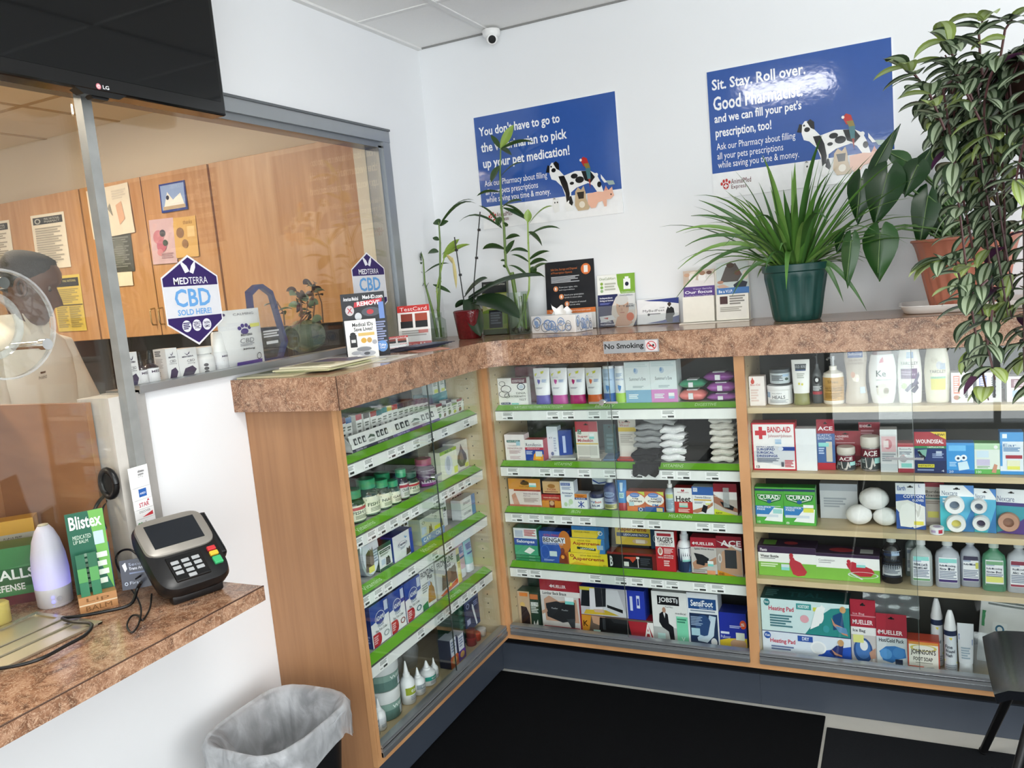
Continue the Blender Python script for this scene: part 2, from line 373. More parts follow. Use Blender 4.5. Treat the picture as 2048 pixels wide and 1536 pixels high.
# round talk-through on the counter pane
mb = MB(); RIM = thin_glass('acrylic_rim', (.93, .95, .95), 1.6, .22, (.9, .92, .93))
def ring(mb, cy, cz, r0, r1, x0, x1, m, seg=40):
    V = []
    for i in range(seg):
        a = 2*PI*i/seg; c, q = math.cos(a), math.sin(a)
        V += [(x0, cy+r0*c, cz+r0*q), (x0, cy+r1*c, cz+r1*q), (x1, cy+r0*c, cz+r0*q), (x1, cy+r1*c, cz+r1*q)]
    F = []
    for i in range(seg):
        j = (i+1) % seg; a, b = 4*i, 4*j
        F += [(a, a+1, b+1, b), (a+2, b+2, b+3, a+3), (a, b, b+2, a+2), (a+1, a+3, b+3, b+1)]
    mb.add(V, F, m)
ring(mb, -2.12, 1.686, .119, .124, .095, .108, RIM); ring(mb, -2.12, 1.686, .0, .119, .10, .103, PLEXI); ring(mb, -2.12, 1.686, .062, .078, .05, .058, RIM)
tk = mb.build('talk_through', win, smooth=40)
for (y, z) in ((-2.034, 1.632), (-2.112, 1.777), (-2.205, 1.632)):
    mb = MB(); P = [(-.004, y, z), (.118, y, z)]; mb.tube(P, .009, CHROME, 12); mb.tube([(.1, y, z), (.12, y, z)], .013, CHROME, 14); mb.build('standoff', tk, smooth=40)

# ------------------------------------------------------------------ granite counters
mb = MB()
R_ = .11; pts = [(0, 0), (2.47, 0), (2.47, -.39)]
for i in range(9):
    a = PI/2+PI/2*i/8; pts.append((.409+R_+R_*math.cos(a), -.39-R_+R_*math.sin(a)))
pts += [(.409, -1.3676), (0, -1.3676)]
n = len(pts)
mb.add([(p[0], p[1], 1.348) for p in pts]+[(p[0], p[1], 1.45) for p in pts], [tuple(range(n))[::-1]]+[(i, n+i, n+(i+1) % n, (i+1) % n)[::-1] for i in range(n)], GRANITE_EDGE)
mb.add([(p[0], p[1], 1.45) for p in pts], [tuple(range(n))], GRANITE)
SEAM = M('4a2f22', .6)
mb.box(.489, .4905, -.3913, -.389, 1.348, 1.4502, SEAM); mb.box(.4085, .4102, -1.3685, -1.366, 1.348, 1.4502, SEAM)
mb.box(.41, 2.47, -.3906, -.3885, 1.4492, 1.4504, SEAM)
ct = mb.build('display_counter_top'); tag(ct, 'long brown marbled laminate top over the glass display cases, curving at the corner', 'countertop')
mb = MB(); mb.box(.0005, .411, -4.2, -1.762, .927, .965, GRANITE); mb.box(.41, .4122, -4.2, -1.762, .927, .964, GRANITE_EDGE); mb.box(.0005, .412, -1.764, -1.7605, .927, .964, GRANITE_EDGE)
mb.box(.4085, .4126, -4.2, -1.7605, .9635, .9655, SEAM)
mb.box(-.55, -.0005, -2.99, -1.815, .9255, .965, GRANITE); ct = mb.build('service_counter_top'); tag(ct, 'lower brown marbled laminate ledge below the dispensary window', 'countertop')

# ------------------------------------------------------------------ display cases
def strip_art(mb, f, wd, words, sd):
    for (x0, x1, s) in words: mb.art('t %g 12 %g 80 e9f4df %s' % (x0, x1, s), f, wd, .02, strips=1)
def case_unit(name, X0, X1, zs, kind, words, label, sidepanel=False, first=False, split=.5, loc=(0, 0, 0), rz=0, endstile=True, y0=-.36415, deep=.35):
    """built along local x facing -y; front plane y0"""
    t = empty(name, loc, rz); tag(t, label, 'display case')
    F = y0; B = F+deep; wd = X1-X0
    mb = MB(); mb.box(X0+.0002, X1-.0002, B-.01, B, .19, 1.3465, DARKIN); mb.build('back_panel', t)
    mb = MB(); mb.box(X0, X1, F+.02, B-.01, .19, .205, MAPLE)
    mb.box(X0, X1, F, F+.02, .184, .206, WOODX); mb.build('bottom_board', t)
    for (a, b) in ((X0, X0+.018), (X1-.018, X1)):
        mb = MB(); mb.box(a, b, F+.02, B-.01, .206, 1.347, M('cbb893', .5, var=.06, scale=5))
        for yy in (F+.07, F+.28):
            for k in range(26):
                z = .3+.04*k; sx = b+.0003 if a == X0 else a-.0003
                mb.box(min(sx, a+.001), max(sx, b-.001), yy-.0025, yy+.0025, z-.0025, z+.0025, M('3a3128', .8))
        mb.box(a, b, F, F+.02, .206, 1.347, WOODX); mb.build('side_panel', t)
    if sidepanel:
        mb = MB(); mb.box(X0-.004, X0, F+.012, B+.012, .0, 1.347, WOOD); mb.box(X0-.006, X0+.001, F, F+.018, .184, 1.347, WOODX); mb.build('end_panel', t)
    mb = MB(); mb.box(X0+.018, X1-.018, F-.006, F+.022, .206, .248, ALU); mb.box(X0+.018, X1-.018, F-.009, F+.02, .206, .222, ALU_D)
    mb.box(X0+.018, X1-.018, F-.0075, F, .235, .238, CHROME); mb.build('door_track', t)
    mb = MB(); kx0, kx1 = X0-(.075 if first else 0), X1+(.075 if sidepanel else 0)
    mb.box(kx0+.0003, kx1-.0003, F+.075, F+.09, .001, .122, SLATE); mb.box(kx0, kx1, F+.085, F+.09, .12, .19, BLACK); mb.build('kick_board', t)  # black strip over the slate: black recess with its shadow put into the colour
    for i, z in enumerate(zs):
        if kind == 'strip':
            mb = MB(); mb.box(X0+.02, X1-.02, F+.0765, B-.012, z-.012, z-.0003, M('b9bcb8', .5)); sh = mb.build('shelf', t)
            mb = MB(); mb.prism([(F+.04, z-.013), (F+.043, z-.011), (F+.072, z+.004), (F+.075, z+.001), (F+.05, z-.013)], X0+.02, X1-.02, GREEN, 'x')
            V = Vector((0, .029, .015)).normalized()
            f = flat((X0+.02, F+.043, z-.011), (1, 0, 0), V, (0, -V.z, V.y))
            for (a, b, s) in words[i]: mb.art('t %g 20 %g 75 d3ecc0 %s' % (a, b, s), f, wd-.04, .0326)
            mb.build('green_channel', sh)
            mb = MB(); mb.box(X0+.02, X1-.02, F+.036, F+.04, z-.054, z-.014, STRIPW); mb.box(X0+.02, X1-.02, F+.034, F+.041, z-.016, z-.0135, M('5d635c', .4))
            f = flat((X0+.02, F+.036, z-.054), (1, 0, 0), (0, 0, 1), (0, -1, 0)); rr = random.Random(i*7+int(abs(X0)*100)); q = 3
            while q < 92:
                if rr.random() < .82:
                    mb.art('r %g 12 %g 86 fbfdfa;l %g 46 %g 80 3 9aa09a;r %g 18 %g 26 8a8f8a;r %g 16 %g 34 3c403c' % (q, q+5.6, q+.6, q+5, q+.4, q+2, q+2.6, q+5), f, wd-.04, .04)
                q += rr.choice((6.2, 6.8, 8, 11))
            mb.build('price_channel', sh)
        else:
            mb = MB(); mb.box(X0+.018, X1-.018, F+.028, B-.012, z-.02, z, MAPLE); mb.build('shelf', t)
    s = X0+wd*split; e = .05
    for k, (a, b, yy) in enumerate(((X0+.019, s+e, F+.003), (s-e, X1-.019, F+.0105))):
        mb = MB(); mb.box(a, b, yy, yy+.005, .225, 1.346, GLASS)
        d = mb.build('glass_door', t)
        if k == 0:
            mb = MB(); mb.tube([(s+e-.03, yy+.001, LOCKZ), (s+e-.03, yy-.016, LOCKZ)], .011, CHROME, 14); mb.box(s+e-.085, s+e+.03, yy-.004, yy-.001, LOCKZ-.006, LOCKZ+.002, CHROME); mb.build('door_lock', d, smooth=40)
            mb = MB(); EG = M('4f5a55', .15, spec=.8); mb.box(s+e, s+e+.0015, yy, yy+.005, .225, 1.346, EG if name[0:1] != 'x' else BLACK); mb.build('door_edge', d)
    return t
ZL = [1.169, .935, .738, .500]; ZR = [1.155, .919, .717, .521]
W5 = [[(8, 30, 'NATURESTRUTHPRODUCTS.COM'), (44, 52, 'BEAUTY'), (84, 92, 'DIGESTIVE')], [(24, 32, 'VITAMINS'), (70, 78, 'VITAMINS')], [(30, 34, 'IRON'), (71, 80, 'MELATONIN')], []]
LOCKZ = 1.19
case_unit('display_case', .3632, 1.3805, ZL, 'strip', W5, 'glass-fronted maple display case against the back wall, in the corner, with green shelf edges', first=True, split=.473)
LOCKZ = .985
case_unit('display_case', 1.3805, 2.42, ZR, 'wood', [[]]*4, 'glass-fronted maple display case with plain wooden shelves, by the chair', split=.475)
LOCKZ = 1.005
W6 = [[], [(8, 19, 'Vitamins')], [(8, 19, 'Vitamins'), (48, 58, 'Vitamins')], [(64, 74, 'Vitamins')]]
# left case faces +x: local x runs along world +y
case_unit('display_case', -1.3204, -.3642, ZL, 'strip', W6, 'glass-fronted maple display case along the left wall with a broad wooden end panel', sidepanel=True, split=.5, rz=PI/2, y0=-.3632)

# ------------------------------------------------------------------ floor mats
def mat_(name, x0, x1, y0, y1, m, label):
    mb = MB(); mb.box(x0, x1, y0, y1, 0, .008, m, .003); tag(mb.build(name), label, 'floor mat')
mat_('floor_mat', .29, 1.612, -4.9, -.318, MATB, 'large black entrance mat on the floor in front of the display cases')
mat_('floor_mat', 1.622, 5.1, -4.9, -.392, M('1d1f22', .95, spec=.1, var=.2, scale=400, bump=.8), 'dark charcoal mat on the floor under the chair, beside the black mat')  # unseen far end drawn out to stop light bouncing off pale floor

# ================================================================== stock builders
DEP = {'K': .284, 'R': .30, 'L': .281, 'C': .2}
FRONT = {'K': 0, 'R': 0, 'L': PI/2, 'C': 0}
def spot(cab, u, dep, z):
    """u runs along the case, dep is the distance of the item's front from the case wall"""
    return (dep, u, z) if cab == 'L' else (u, -dep, z)
def fit(cab, e):
    lo, hi = {'K': (.3835, 1.3605), 'R': (1.4005, 2.4), 'L': (-1.301, -.3885)}.get(cab, (-9, 9))
    if cab == 'L' and e[3]-e[2] > 0 and e[0] > -9 and e[0] < -1.31: lo = -9
    return (max(e[0], lo), min(e[1], hi), e[2], e[3])
PLACED = []
def settle(cab, z, e, h_, dep, d):
    """keep neighbours on a shelf from cutting into each other: trim a shared edge, or step behind the item in front"""
    u0, u1 = e[0], e[1]
    if cab == 'C': return e, dep
    for _ in range(3):
        for (c, p0, p1, q0, q1, pf, pb) in PLACED:
            if c != (cab, dep > 0) or q0 > z+h_-.0008 or z > q1-.0008 or dep < pb-.0004 or dep-d > pf+.0004: continue
            ov = min(u1, p1)-max(u0, p0)
            if ov <= 0: continue
            if ov < .42*(u1-u0):
                if u0+u1 > p0+p1: u0 = p1+.0006
                else: u1 = p0-.0006
            else: dep = pb-.0012
    PLACED.append(((cab, dep > 0), u0, u1, z, z+h_, dep+.0004, dep-d)); return (u0, u1, e[2], e[3]), dep
def carton(cab, z, ext, d, side, art, name, label, cat, group=None, front=None, top=None, yaw=0, h=None, rough=.38, sideart=None, topart=None, facecol=None, lean=0, dep=None):
    """printed carton; ext = (u0,u1,z0,z1) as seen; stands with its base at z"""
    ext = fit(cab, ext); h_ = h or (ext[3]-z); dep = dep if dep is not None else DEP[cab]; ext, dep = settle(cab, z, ext, h_, dep, d); u0, u1, z0, z1 = ext; w_ = u1-u0
    mb = MB(); x = w_/2
    mb.box(-x, x, 0, d, 0, h_, M(side, rough))
    if facecol: mb.art('r 0 0 100 100 '+facecol, flat((-x, 0, 0), (1, 0, 0), (0, 0, 1), (0, -1, 0)), w_, h_, rough)
    mb.art(art, flat((-x, 0, 0), (1, 0, 0), (0, 0, 1), (0, -1, 0)), w_, h_, rough, n0=2)
    if topart: mb.art(topart, flat((-x, 0, h_), (1, 0, 0), (0, 1, 0), (0, 0, 1)), w_, d, rough)
    if sideart:
        mb.art(sideart, flat((-x, d, 0), (0, -1, 0), (0, 0, 1), (-1, 0, 0)), d, h_, rough)
        mb.art(sideart, flat((x, 0, 0), (0, 1, 0), (0, 0, 1), (1, 0, 0)), d, h_, rough)
    o = mb.build(name, loc=spot(cab, (u0+u1)/2, dep, z)); o.rotation_euler = (-lean, 0, FRONT[cab]+yaw); tag(o, label, cat, group); return o
def hangcard(cab, z, ext, art, name, label, cat, group=None, back='8c1d2b', bulge=None, dep=None, h=None, lean=.0, yaw=0):
    """flat hang card / blister pack with a punched hanger slot; bulge = list of (u%,v%,r_u,r_v,depth,colour) domes of the blister"""
    ext = fit(cab, ext); h_ = h or (ext[3]-z); dep = dep if dep is not None else DEP[cab]; ext, dep = settle(cab, z, ext, h_, dep, .006); u0, u1, z0, z1 = ext; w_ = u1-u0
    mb = MB(); x = w_/2; mb.box(-x, x, 0, .004, 0, h_, M(back, .35)); f = flat((-x, 0, 0), (1, 0, 0), (0, 0, 1), (0, -1, 0))
    mb.art(art, f, w_, h_); mb.art('r 40 91 60 93 111;e 50 93 5 2.5 111', f, w_, h_, n0=9)
    o = mb.build(name, loc=spot(cab, (u0+u1)/2, dep, z)); o.rotation_euler = (-lean, 0, FRONT[cab]+yaw); tag(o, label, cat, group)
    return o
def label_map(rx, ry, p=2, dx=0, dy=0, z0=0, span=1.0, yoff=.0006):
    """wrap a label (u across, v up) round the front (-y) of a superellipse body"""
    def f(u, v, n, W=[0]):
        a = -PI/2+span*(u-.5); ca, sa = math.cos(a), math.sin(a)
        return (dx+(rx+n+yoff)*math.copysign(abs(ca)**(2/p), ca), dy+(ry+n+yoff)*math.copysign(abs(sa)**(2/p), sa), z0+v)
    return f
def bottle(cab, z, ext, rings, mat, name, label, cat, group=None, caprings=None, capmat=None, lab=None, ry=.6, dep=None, yaw=0, pump=None, seg=26, lean=0, power=2, extra=None):
    """rings: (z%, r%[, power]) of the body, caprings likewise; lab = (z0%, z1%, span rad, art)"""
    ext = fit(cab, ext); dep = dep if dep is not None else DEP[cab]; wm = 1.03 if caprings and max(r[1] for r in caprings) > 100 else 1; ext, dep = settle(cab, z, ext, ext[3]-z, dep, (ext[1]-ext[0])*ry); u0, u1, z0, z1 = ext; W = (u1-u0)/2/wm*.995; H = z1-z
    t = empty(name, spot(cab, (u0+u1)/2, dep-W*ry*wm, z), FRONT[cab]+yaw, -lean); tag(t, label, cat, group)
    g = lambda rr: [(a[0]/100*H, W*a[1]/100, W*ry*(a[3] if len(a) > 3 else a[1])/100, a[2] if len(a) > 2 else power) for a in rr]
    mb = MB(); mb.loft(g(rings), mat, seg); mb.build('body', t, smooth=40)
    if caprings: mb = MB(); mb.loft(g(caprings), capmat, seg); mb.build('cap', t, smooth=40)
    if lab:
        for k, (a0, a1, span, art) in enumerate(lab if isinstance(lab, list) else [lab]):
            rz_ = [r for r in g(rings)]
            def at(zz):
                for q in range(len(rz_)-1):
                    if rz_[q][0] <= zz <= rz_[q+1][0] and rz_[q+1][0] > rz_[q][0]:
                        k_ = (zz-rz_[q][0])/(rz_[q+1][0]-rz_[q][0]); return tuple(rz_[q][j]*(1-k_)+rz_[q+1][j]*k_ for j in (1, 2, 3))
                return rz_[-1][1:4]
            hh = (a1-a0)/100*H
            def f(u, v, n):
                rx, ry_, p = at(a0/100*H+v); a = -PI/2+span*(u-.5); ca, sa = math.cos(a), math.sin(a)
                return ((rx+n+.0005)*math.copysign(abs(ca)**(2/p), ca), (ry_+n+.0005)*math.copysign(abs(sa)**(2/p), sa), a0/100*H+v)
            mb = MB(); mb.art(art, f, 1, hh, strips=10); mb.build('label', t)
    if pump:
        mb = MB(); pm = pump; zt = H
        mb.tube([(0, 0, rings[-1][0]/100*H), (0, 0, zt-.012)], W*.16, pm, 10); mb.tube([(0, 0, zt-.016), (0, 0, zt-.002)], W*.26, pm, 12)
        mb.tube([(0, 0, zt-.007), (-.012, -.022, zt-.006), (-.016, -.03, zt-.011)], .0038, pm, 8); mb.build('pump', t, smooth=40)
    if extra: extra(t, W, H)
    return t
TUBE = [(0, 80, 2, 95), (17, 80, 2, 95), (17.5, 90, 2, 100), (45, 94, 2, 70), (75, 98, 2.2, 38), (95, 100, 3, 8), (100, 100, 3, 6)]
def squeeze(cab, z, ext, bodycol, capcol, art, name, label, cat, group=None, ry=.55, dep=None):
    """tube standing on its cap, body flattening towards the crimp"""
    return bottle(cab, z, ext, [(26, 86, 2, 98), (45, 92, 2, 80), (75, 98, 2.3, 45), (95, 100, 3, 12), (100, 100, 3, 8)], M(bodycol, .3), name, label, cat, group,
                  caprings=[(0, 84, 2.2, 96), (2, 90, 2.2, 100), (26, 80, 2.2, 96), (27, 80, 2, 90)], capmat=M(capcol, .3), lab=(30, 97, 1.9, art), ry=ry, dep=dep)
def sticker(x, y, c='7fd6cf'): return 'r %g %g %g %g f4f7f6;r %g %g %g %g %s' % (x, y, x+22, y+14, x, y, x+22, y+6, c)

# ================================================================== stock of the corner case (back wall)
S1, S2, S3, S4, S5 = 1.1698, .9358, .7388, .5008, .2068
# top shelf
carton('K', S1, (0.4373,0.5374,1.1679,1.3200), .07, '5a1c2c', '', 'carton', 'plain dark maroon carton standing behind the white test kit box', 'box', dep=.22)
carton('K', S1, (0.3839,0.5169,1.1684,1.2835), .03, 'f2f1ee', 'r 48 80 100 100 5c1f35;t 52 84 92 93 f2e9ec IDENTIGENE;o 80 68 14 13 .78 2b3a52;e 80 68 8 7 c9d6e2;t 62 41 94 48 2a2a2a DNA;t 38 29 94 36 2a2a2a PATERNITY;t 70 17 94 24 2a2a2a TEST;o 16 80 11 9 .86 333;o 28 60 18 14 .88 333;o 20 42 18 12 .88 333;o 30 36 9 8 .8 333;r 8 4 40 11 1d3a66;t 12 5.5 36 9.5 ffffff HSA;r 44 3 68 9 8fd8cf;r 0 0 100 2 7a2234', 'test_kit_box', 'white boxed test kit with a line drawing and maroon corner on the top shelf', 'box')
for (ext, cc, lab_) in (((0.5414,0.6130,1.1665,1.3179), '5d55b0', 'white squeeze tube with a violet cap'), ((0.6075,0.6887,1.1654,1.3154), 'c0409a', 'white squeeze tube with a bright magenta cap'), ((0.6855,0.7651,1.1642,1.3127), 'b3226e', 'white squeeze tube with a deep raspberry cap'), ((0.7572,0.8348,1.1642,1.3118), 'e0682f', 'white squeeze tube with an orange cap')):
    squeeze('K', S1, ext, 'f1f1f4', cc, "p d8d94a 8 72 60 84 60 94 8 82;t 14 66 50 70 8a90a0 Summer's Eve;p %s 30 60 46 56 44 46 36 38 28 48 27 56;l 54 46 86 58 5 7d9cc8;l 14 20 60 26 2 a0a4b0" % cc, 'squeeze_tube', lab_+' standing on the top shelf', 'tube', 'feminine wash tubes on the top shelf')
for (ext, bc, cc, lab_) in (((0.8361,0.8858,1.1622,1.3169), 'b9d3ee', '1d5fae', 'slim pale blue spray can with a darker blue base'), ((0.8817,0.9329,1.1615,1.3163), 'e6eef2', 'a8d65a', 'slim white spray can with a lime green base')):
    bottle('K', S1, ext, [(0, 92), (2, 100), (90, 100), (93, 94)], M(bc, .3), 'spray_can', lab_+' on the top shelf', 'spray can', None, caprings=[(93, 90), (99, 90), (100, 84)], capmat=M('eef2f6', .35),
           lab=(2, 88, 2.6, "r 0 0 100 30 %s;p 4f8fd0 40 56 62 52 58 42 50 34 40 44;t 22 70 78 76 4f7fb8 Summer's Eve;l 30 80 70 92 4 9fb8d4" % cc), ry=1)
for (ext, cc, lab_) in (((0.9276,1.0339,1.1643,1.3297), '86b4d2', 'tall pale carton with a sky blue lower third'), ((1.0292,1.1355,1.1637,1.3306), 'd78fcb', 'tall pale carton with a pink lower third')):
    carton('K', S1, ext, .075, 'dfeaec', "r 0 0 100 32 %s;t 18 55 82 63 5d6a72 Summer's Eve;l 30 36 72 42 2 a9bac0;l 12 10 50 22 3 e8f2f6;e 45 78 9 7 b8cde0;e 42 80 4 5 7fa3cc;l 6 86 96 99 3 cfe0e2;%s" % (cc, sticker(66, 10, 'a9c8e8') if 'd78' in cc else ''), 'carton', lab_+', top shelf beside the wipe packs', 'box')
def wipes(cab, z, ext, col, label, dep, group='soft wipe packs on the top shelf'):
    ext = fit(cab, ext); dep = .283; u0, u1, z0, z1 = ext; W = (u1-u0)/2; h_ = z1-z0
    mb = MB(); m = M(col, .25, spec=.6, var=.12, scale=30, bump=.6); rows = []
    for i in range(15):
        u = -1+2*i/14; pinch = 1-abs(u)**5*.93; row = []
        for j in range(14):
            a = 2*PI*j/14; wob = 1+.06*math.sin(5*a+7*u)
            row.append((u*W, .045+.045*math.cos(a)*(.6+.4*pinch), h_*.5+h_*.5*math.sin(a)*pinch*wob))
        rows.append(row)
    mb.sheet(rows, m, True); o = mb.build('wipes_pack', smooth=60, loc=(((u0+u1)/2), -dep, z)); tag(o, label, 'wipes pack', group)
    mb = MB(); mb.box(-W*.18, W*.16, -.003, .001, h_*.25, h_*.78, M('e9e9ee', .35)); mb.build('price_label', o)
    mb = MB(); mb.box(-W*.4, W*.4, .02, .07, h_*.93, h_*1.06, M('d5d8da', .3), .002); mb.build('lid', o)
wipes('K', S1+.001, (1.1340,1.2361,1.1644,1.2075), 'ef8a86', 'coral pink soft wipe pack, at the bottom of the lower pile on the top shelf', .29)
wipes('K', S1+.049, (1.1373,1.2368,1.2195,1.2529), '4ba27c', 'green soft wipe pack lying on the coral one, top shelf', .285)
wipes('K', S1+.001, (1.2389,1.3484,1.1626,1.1886), 'b06cb8', 'mauve soft wipe pack, at the bottom of the taller pile on the top shelf', .30)
wipes('K', S1+.032, (1.2408,1.3457,1.1896,1.2263), 'a85cb0', 'mauve soft wipe pack in the middle of the taller pile', .295)
wipes('K', S1+.073, (1.2310,1.3436,1.2360,1.2712), '9a52a6', 'mauve soft wipe pack on top of the taller pile', .29)
# second shelf
carton('K', S2, (0.3923,0.4825,0.9278,1.0466), .05, 'e9dcdd', 'r 0 0 100 100 f4eeee;r 10 70 78 79 2e6f6a;t 16 72 72 77 e6f1f0 NATURES;r 58 58 78 74 a9cfe0;t 18 55 60 60 8a5a66 complete;t 12 44 88 51 9c5a6c MENOPAUSE;l 20 26 80 40 4 c9aab0;l 22 6 76 18 3 d6bcc0', 'carton', 'pale pink carton with a teal band, corner end of the second shelf', 'box')
carton('K', S2, (0.4773,0.5662,0.9281,1.0254), .045, 'b9384c', 'r 0 0 100 100 f2f1f0;r 0 0 100 52 2c4fa8;r 0 52 100 64 c2374e;t 6 68 90 84 3a3558 Remifemin;t 12 55 80 61 f4dfe2 MENOPAUSE RELIEF;p f09a2a 40 4 96 0 98 30 62 46 46 30;p f7c13c 52 10 84 8 80 36 62 40;r 56 22 92 46 dfe6ec;l 6 30 40 46 3 c8d4f0', 'carton', 'blue and white carton with orange fruit art, second shelf', 'box')
carton('K', S2, (0.5461,0.6148,0.9385,1.0709), .04, 'd9e4ef', 'r 0 0 100 100 e6eef6;t 20 62 50 68 39456b KY;l 58 20 82 66 6 b6c3d8;e 40 16 14 6 7a86a8', 'carton', 'slim pale blue carton behind the blue and white one, second shelf', 'box', dep=.24)
carton('K', S2, (0.6146,0.6690,0.9511,1.0535), .03, '1f3f8c', 'r 0 0 100 100 24479a;t 30 20 52 80 c3d2f2 I', 'booklet', 'dark blue booklet standing at the back of the second shelf', 'booklet', dep=.23, yaw=.25)
carton('K', S2, (0.6705,0.7077,0.9779,1.0612), .02, '23503c', 'r 8 8 92 92 2b5a46', 'booklet', 'dark green booklet standing at the back of the second shelf', 'booklet', dep=.2, yaw=.2)
hangcard('K', S2, (0.7044,0.7982,0.9431,1.0961), 'r 0 74 100 100 b7293a;r 0 0 100 74 e7e3da;r 8 68 26 80 2a6b4c;t 10 70 24 78 ffffff LC;b 8 58 56 65 b02838 Super;b 8 48 78 56 b02838 Moleskin;r 0 42 100 45 e0b83a;r 6 14 94 38 c9c5bb;l 8 3 60 10 2 9a968c;'+sticker(62, 56), 'moleskin_pack', 'hang pack with a red top and grey felt sheet, middle of the second shelf', 'pack', back='d9d5cc', dep=.265)
hangcard('K', S2, (0.8766,0.9488,0.9368,1.1036), 'r 0 0 100 100 cfcac0;t 8 88 70 94 b03a40 Lamb;t 8 80 60 86 b03a40 Wool;r 0 68 100 78 d9bb45;l 10 40 80 62 5 a8a298;r 10 4 90 34 dedad0', 'wool_pack', 'grey hang pack with a yellow band, beside the folded socks', 'pack', back='c8c2b6', dep=.24)
hangcard('K', S2, (0.8005,0.8523,0.9483,1.0712), 'r 0 0 100 100 3f5f63;l 20 20 80 70 4 5c7d80', 'teal_pack', 'dull teal hang pack at the back of the second shelf', 'pack', back='3f5f63', dep=.2)
def flatpack(z, ext, d, cols, label, name='flat_packet', dep=.272, yaw=0):
    u0, u1, z0, z1 = ext; W = (u1-u0)/2; mb = MB(); mb.box(-W, W, 0, d, 0, .009, M(cols[0], .3), .003)
    mb.art('r 8 10 92 90 %s;l 16 40 80 80 4 %s' % (cols[1], cols[2]), flat((-W, 0, .009), (1, 0, 0), (0, 1, 0), (0, 0, 1)), 2*W, d)
    o = mb.build(name, loc=((u0+u1)/2, -dep, z)); o.rotation_euler = (.09, 0, yaw); tag(o, label, 'packet'); return o
flatpack(S2+.001, (0.5907,0.6964,0.9301,0.9459), .12, ('cfd3c8', 'dfe2d8', '9aa39a'), 'pale flat packet lying below the blue booklet', yaw=.12)
flatpack(S2+.001, (0.7069,0.8094,0.9267,0.9423), .12, ('b7ae9e', 'c9bfae', '8a8274'), 'clear beige flat packet lying below the felt hang pack', yaw=-.1)
flatpack(S2+.001, (0.8147,0.8701,0.9281,0.9435), .10, ('4a6c92', '5d7fa6', '2d4a70'), 'blue flat packet lying on the second shelf behind the glass overlap', yaw=.1)
flatpack(S2+.001, (0.8727,0.9401,0.9266,0.9485), .13, ('b7352f', 'd65a4a', '8a221e'), 'red flat packet lying beside the grey socks')
def sock(c, W, D, hh, col, label, group, yaw=0, roll=0, pitch=0, seed=1, name='folded_sock'):
    rr = random.Random(seed); m = M(col, .9, spec=.15, var=.18, scale=160, bump=.7); mb = MB(); rows = []
    # a doubled knit band: one fold forward, one back
    prof = [(0, .12), (-.96, .12), (-1.08, .5), (-.96, .92), (0, .94), (.96, .88), (1.05, .5), (.96, .14)]
    for i in range(13):
        u = -1+2*i/12; e = 1-.55*abs(u)**6; row = []
        for (a, b) in prof: row.append((u*W*(1+.03*math.sin(9*b+seed)), a*D*.5*(.96+.05*math.sin(3*u+seed*2)), hh*(.5+(b-.5)*e)+.003*math.sin(5*u+seed+a)))
        rows.append(row)
    mb.sheet(rows, m, True)
    for i in range(1): mb.tube([(-W*.93+W*1.86*k/8, -D*.545, hh*(.5+.05*math.sin(k+seed))) for k in range(9)], hh*.13, m, 6)
    o = mb.build(name, smooth=70, loc=c); o.rotation_euler = (pitch, roll, yaw); tag(o, label, 'sock', group); return o
_p = (0.9987, -0.2900, 0.9663); _w = .075
for k in range(4):
    sock((_p[0]+.004*k, -.228, S2+.051+.0245*k), .054, .09, .0235, ('8f9192', 'a2a4a5')[k % 2], 'grey knitted sock, %s in the neat grey pile on the second shelf' % ('lowest', 'second from below', 'third from below', 'topmost')[k], 'grey folded socks', seed=k)
for k, (x_, z_, r_) in enumerate(((1290, 690, .15), (1340, 640, .15), (1350, 600, .15))):
    q = (1.0545, -0.2700, 1.0569); sock((q[0]+.008*(k-1), -.235-.004*k, S2+.149+.022*k), .06, .085, .021, 'a9abab', 'heather grey sock tossed %s over the folded piles' % ('lowest', 'midway', 'uppermost')[k], 'heather grey socks thrown on top', roll=r_, seed=k+7, yaw=.1)
_q = (0.9873, -0.2500, 0.9323)
sock((_q[0], -.225, S2+.001), .054, .10, .048, '121214', 'black sock at the bottom of the grey pile, drooping over the shelf edge', 'black socks', seed=3)
mb = MB(); _k = M('131316', .95, spec=.1, bump=.6, scale=160); q = (0.9566, -0.3330, 0.9078); q2 = (1.0580, -0.3330, 0.9666)
mb.sheet([[(q[0]+(q2[0]-q[0])*i/8, -.335-.004*math.sin(i*1.3)-.004*k, S2+.0065-(.042+.007*math.sin(i*2.1))*k/3) for i in range(9)] for k in range(4)]+[[(q[0]+(q2[0]-q[0])*i/8, -.298+.02*k, S2+.0065-.001*k) for i in range(9)] for k in range(2)], _k); o = mb.build('draped_sock', smooth=70); tag(o, 'black sock hanging over the green shelf edge below the grey pile', 'sock', 'black socks')
_p = (1.0979, -0.2800, 0.9278)
for k in range(5):
    sock((_p[0]+.004*(k % 2), -.232, S2+.002+.027*k), .046, .085, .027, 'eeeef0', 'white sock %s of the loose white pile beside the grey socks' % ('lowest', 'second from below', 'third from below', 'second from the top', 'topmost')[k], 'white socks in the middle pile', seed=k+20, roll=.05*math.sin(k*3), yaw=.1*math.sin(k*2))
_p = (1.2851, -0.2800, 0.9310)
for k in range(7):
    sock((_p[0]+.003*(k % 2), -.232, S2+.002+.0245*k), .043, .085, .0245, ('e8e5de', 'dedbd3')[k % 2], 'cream sock at %s of the cream pile on the second shelf' % ('the bottom', 'level two', 'level three', 'the middle', 'level five', 'level six', 'the top')[k], 'cream folded socks', seed=k+40)
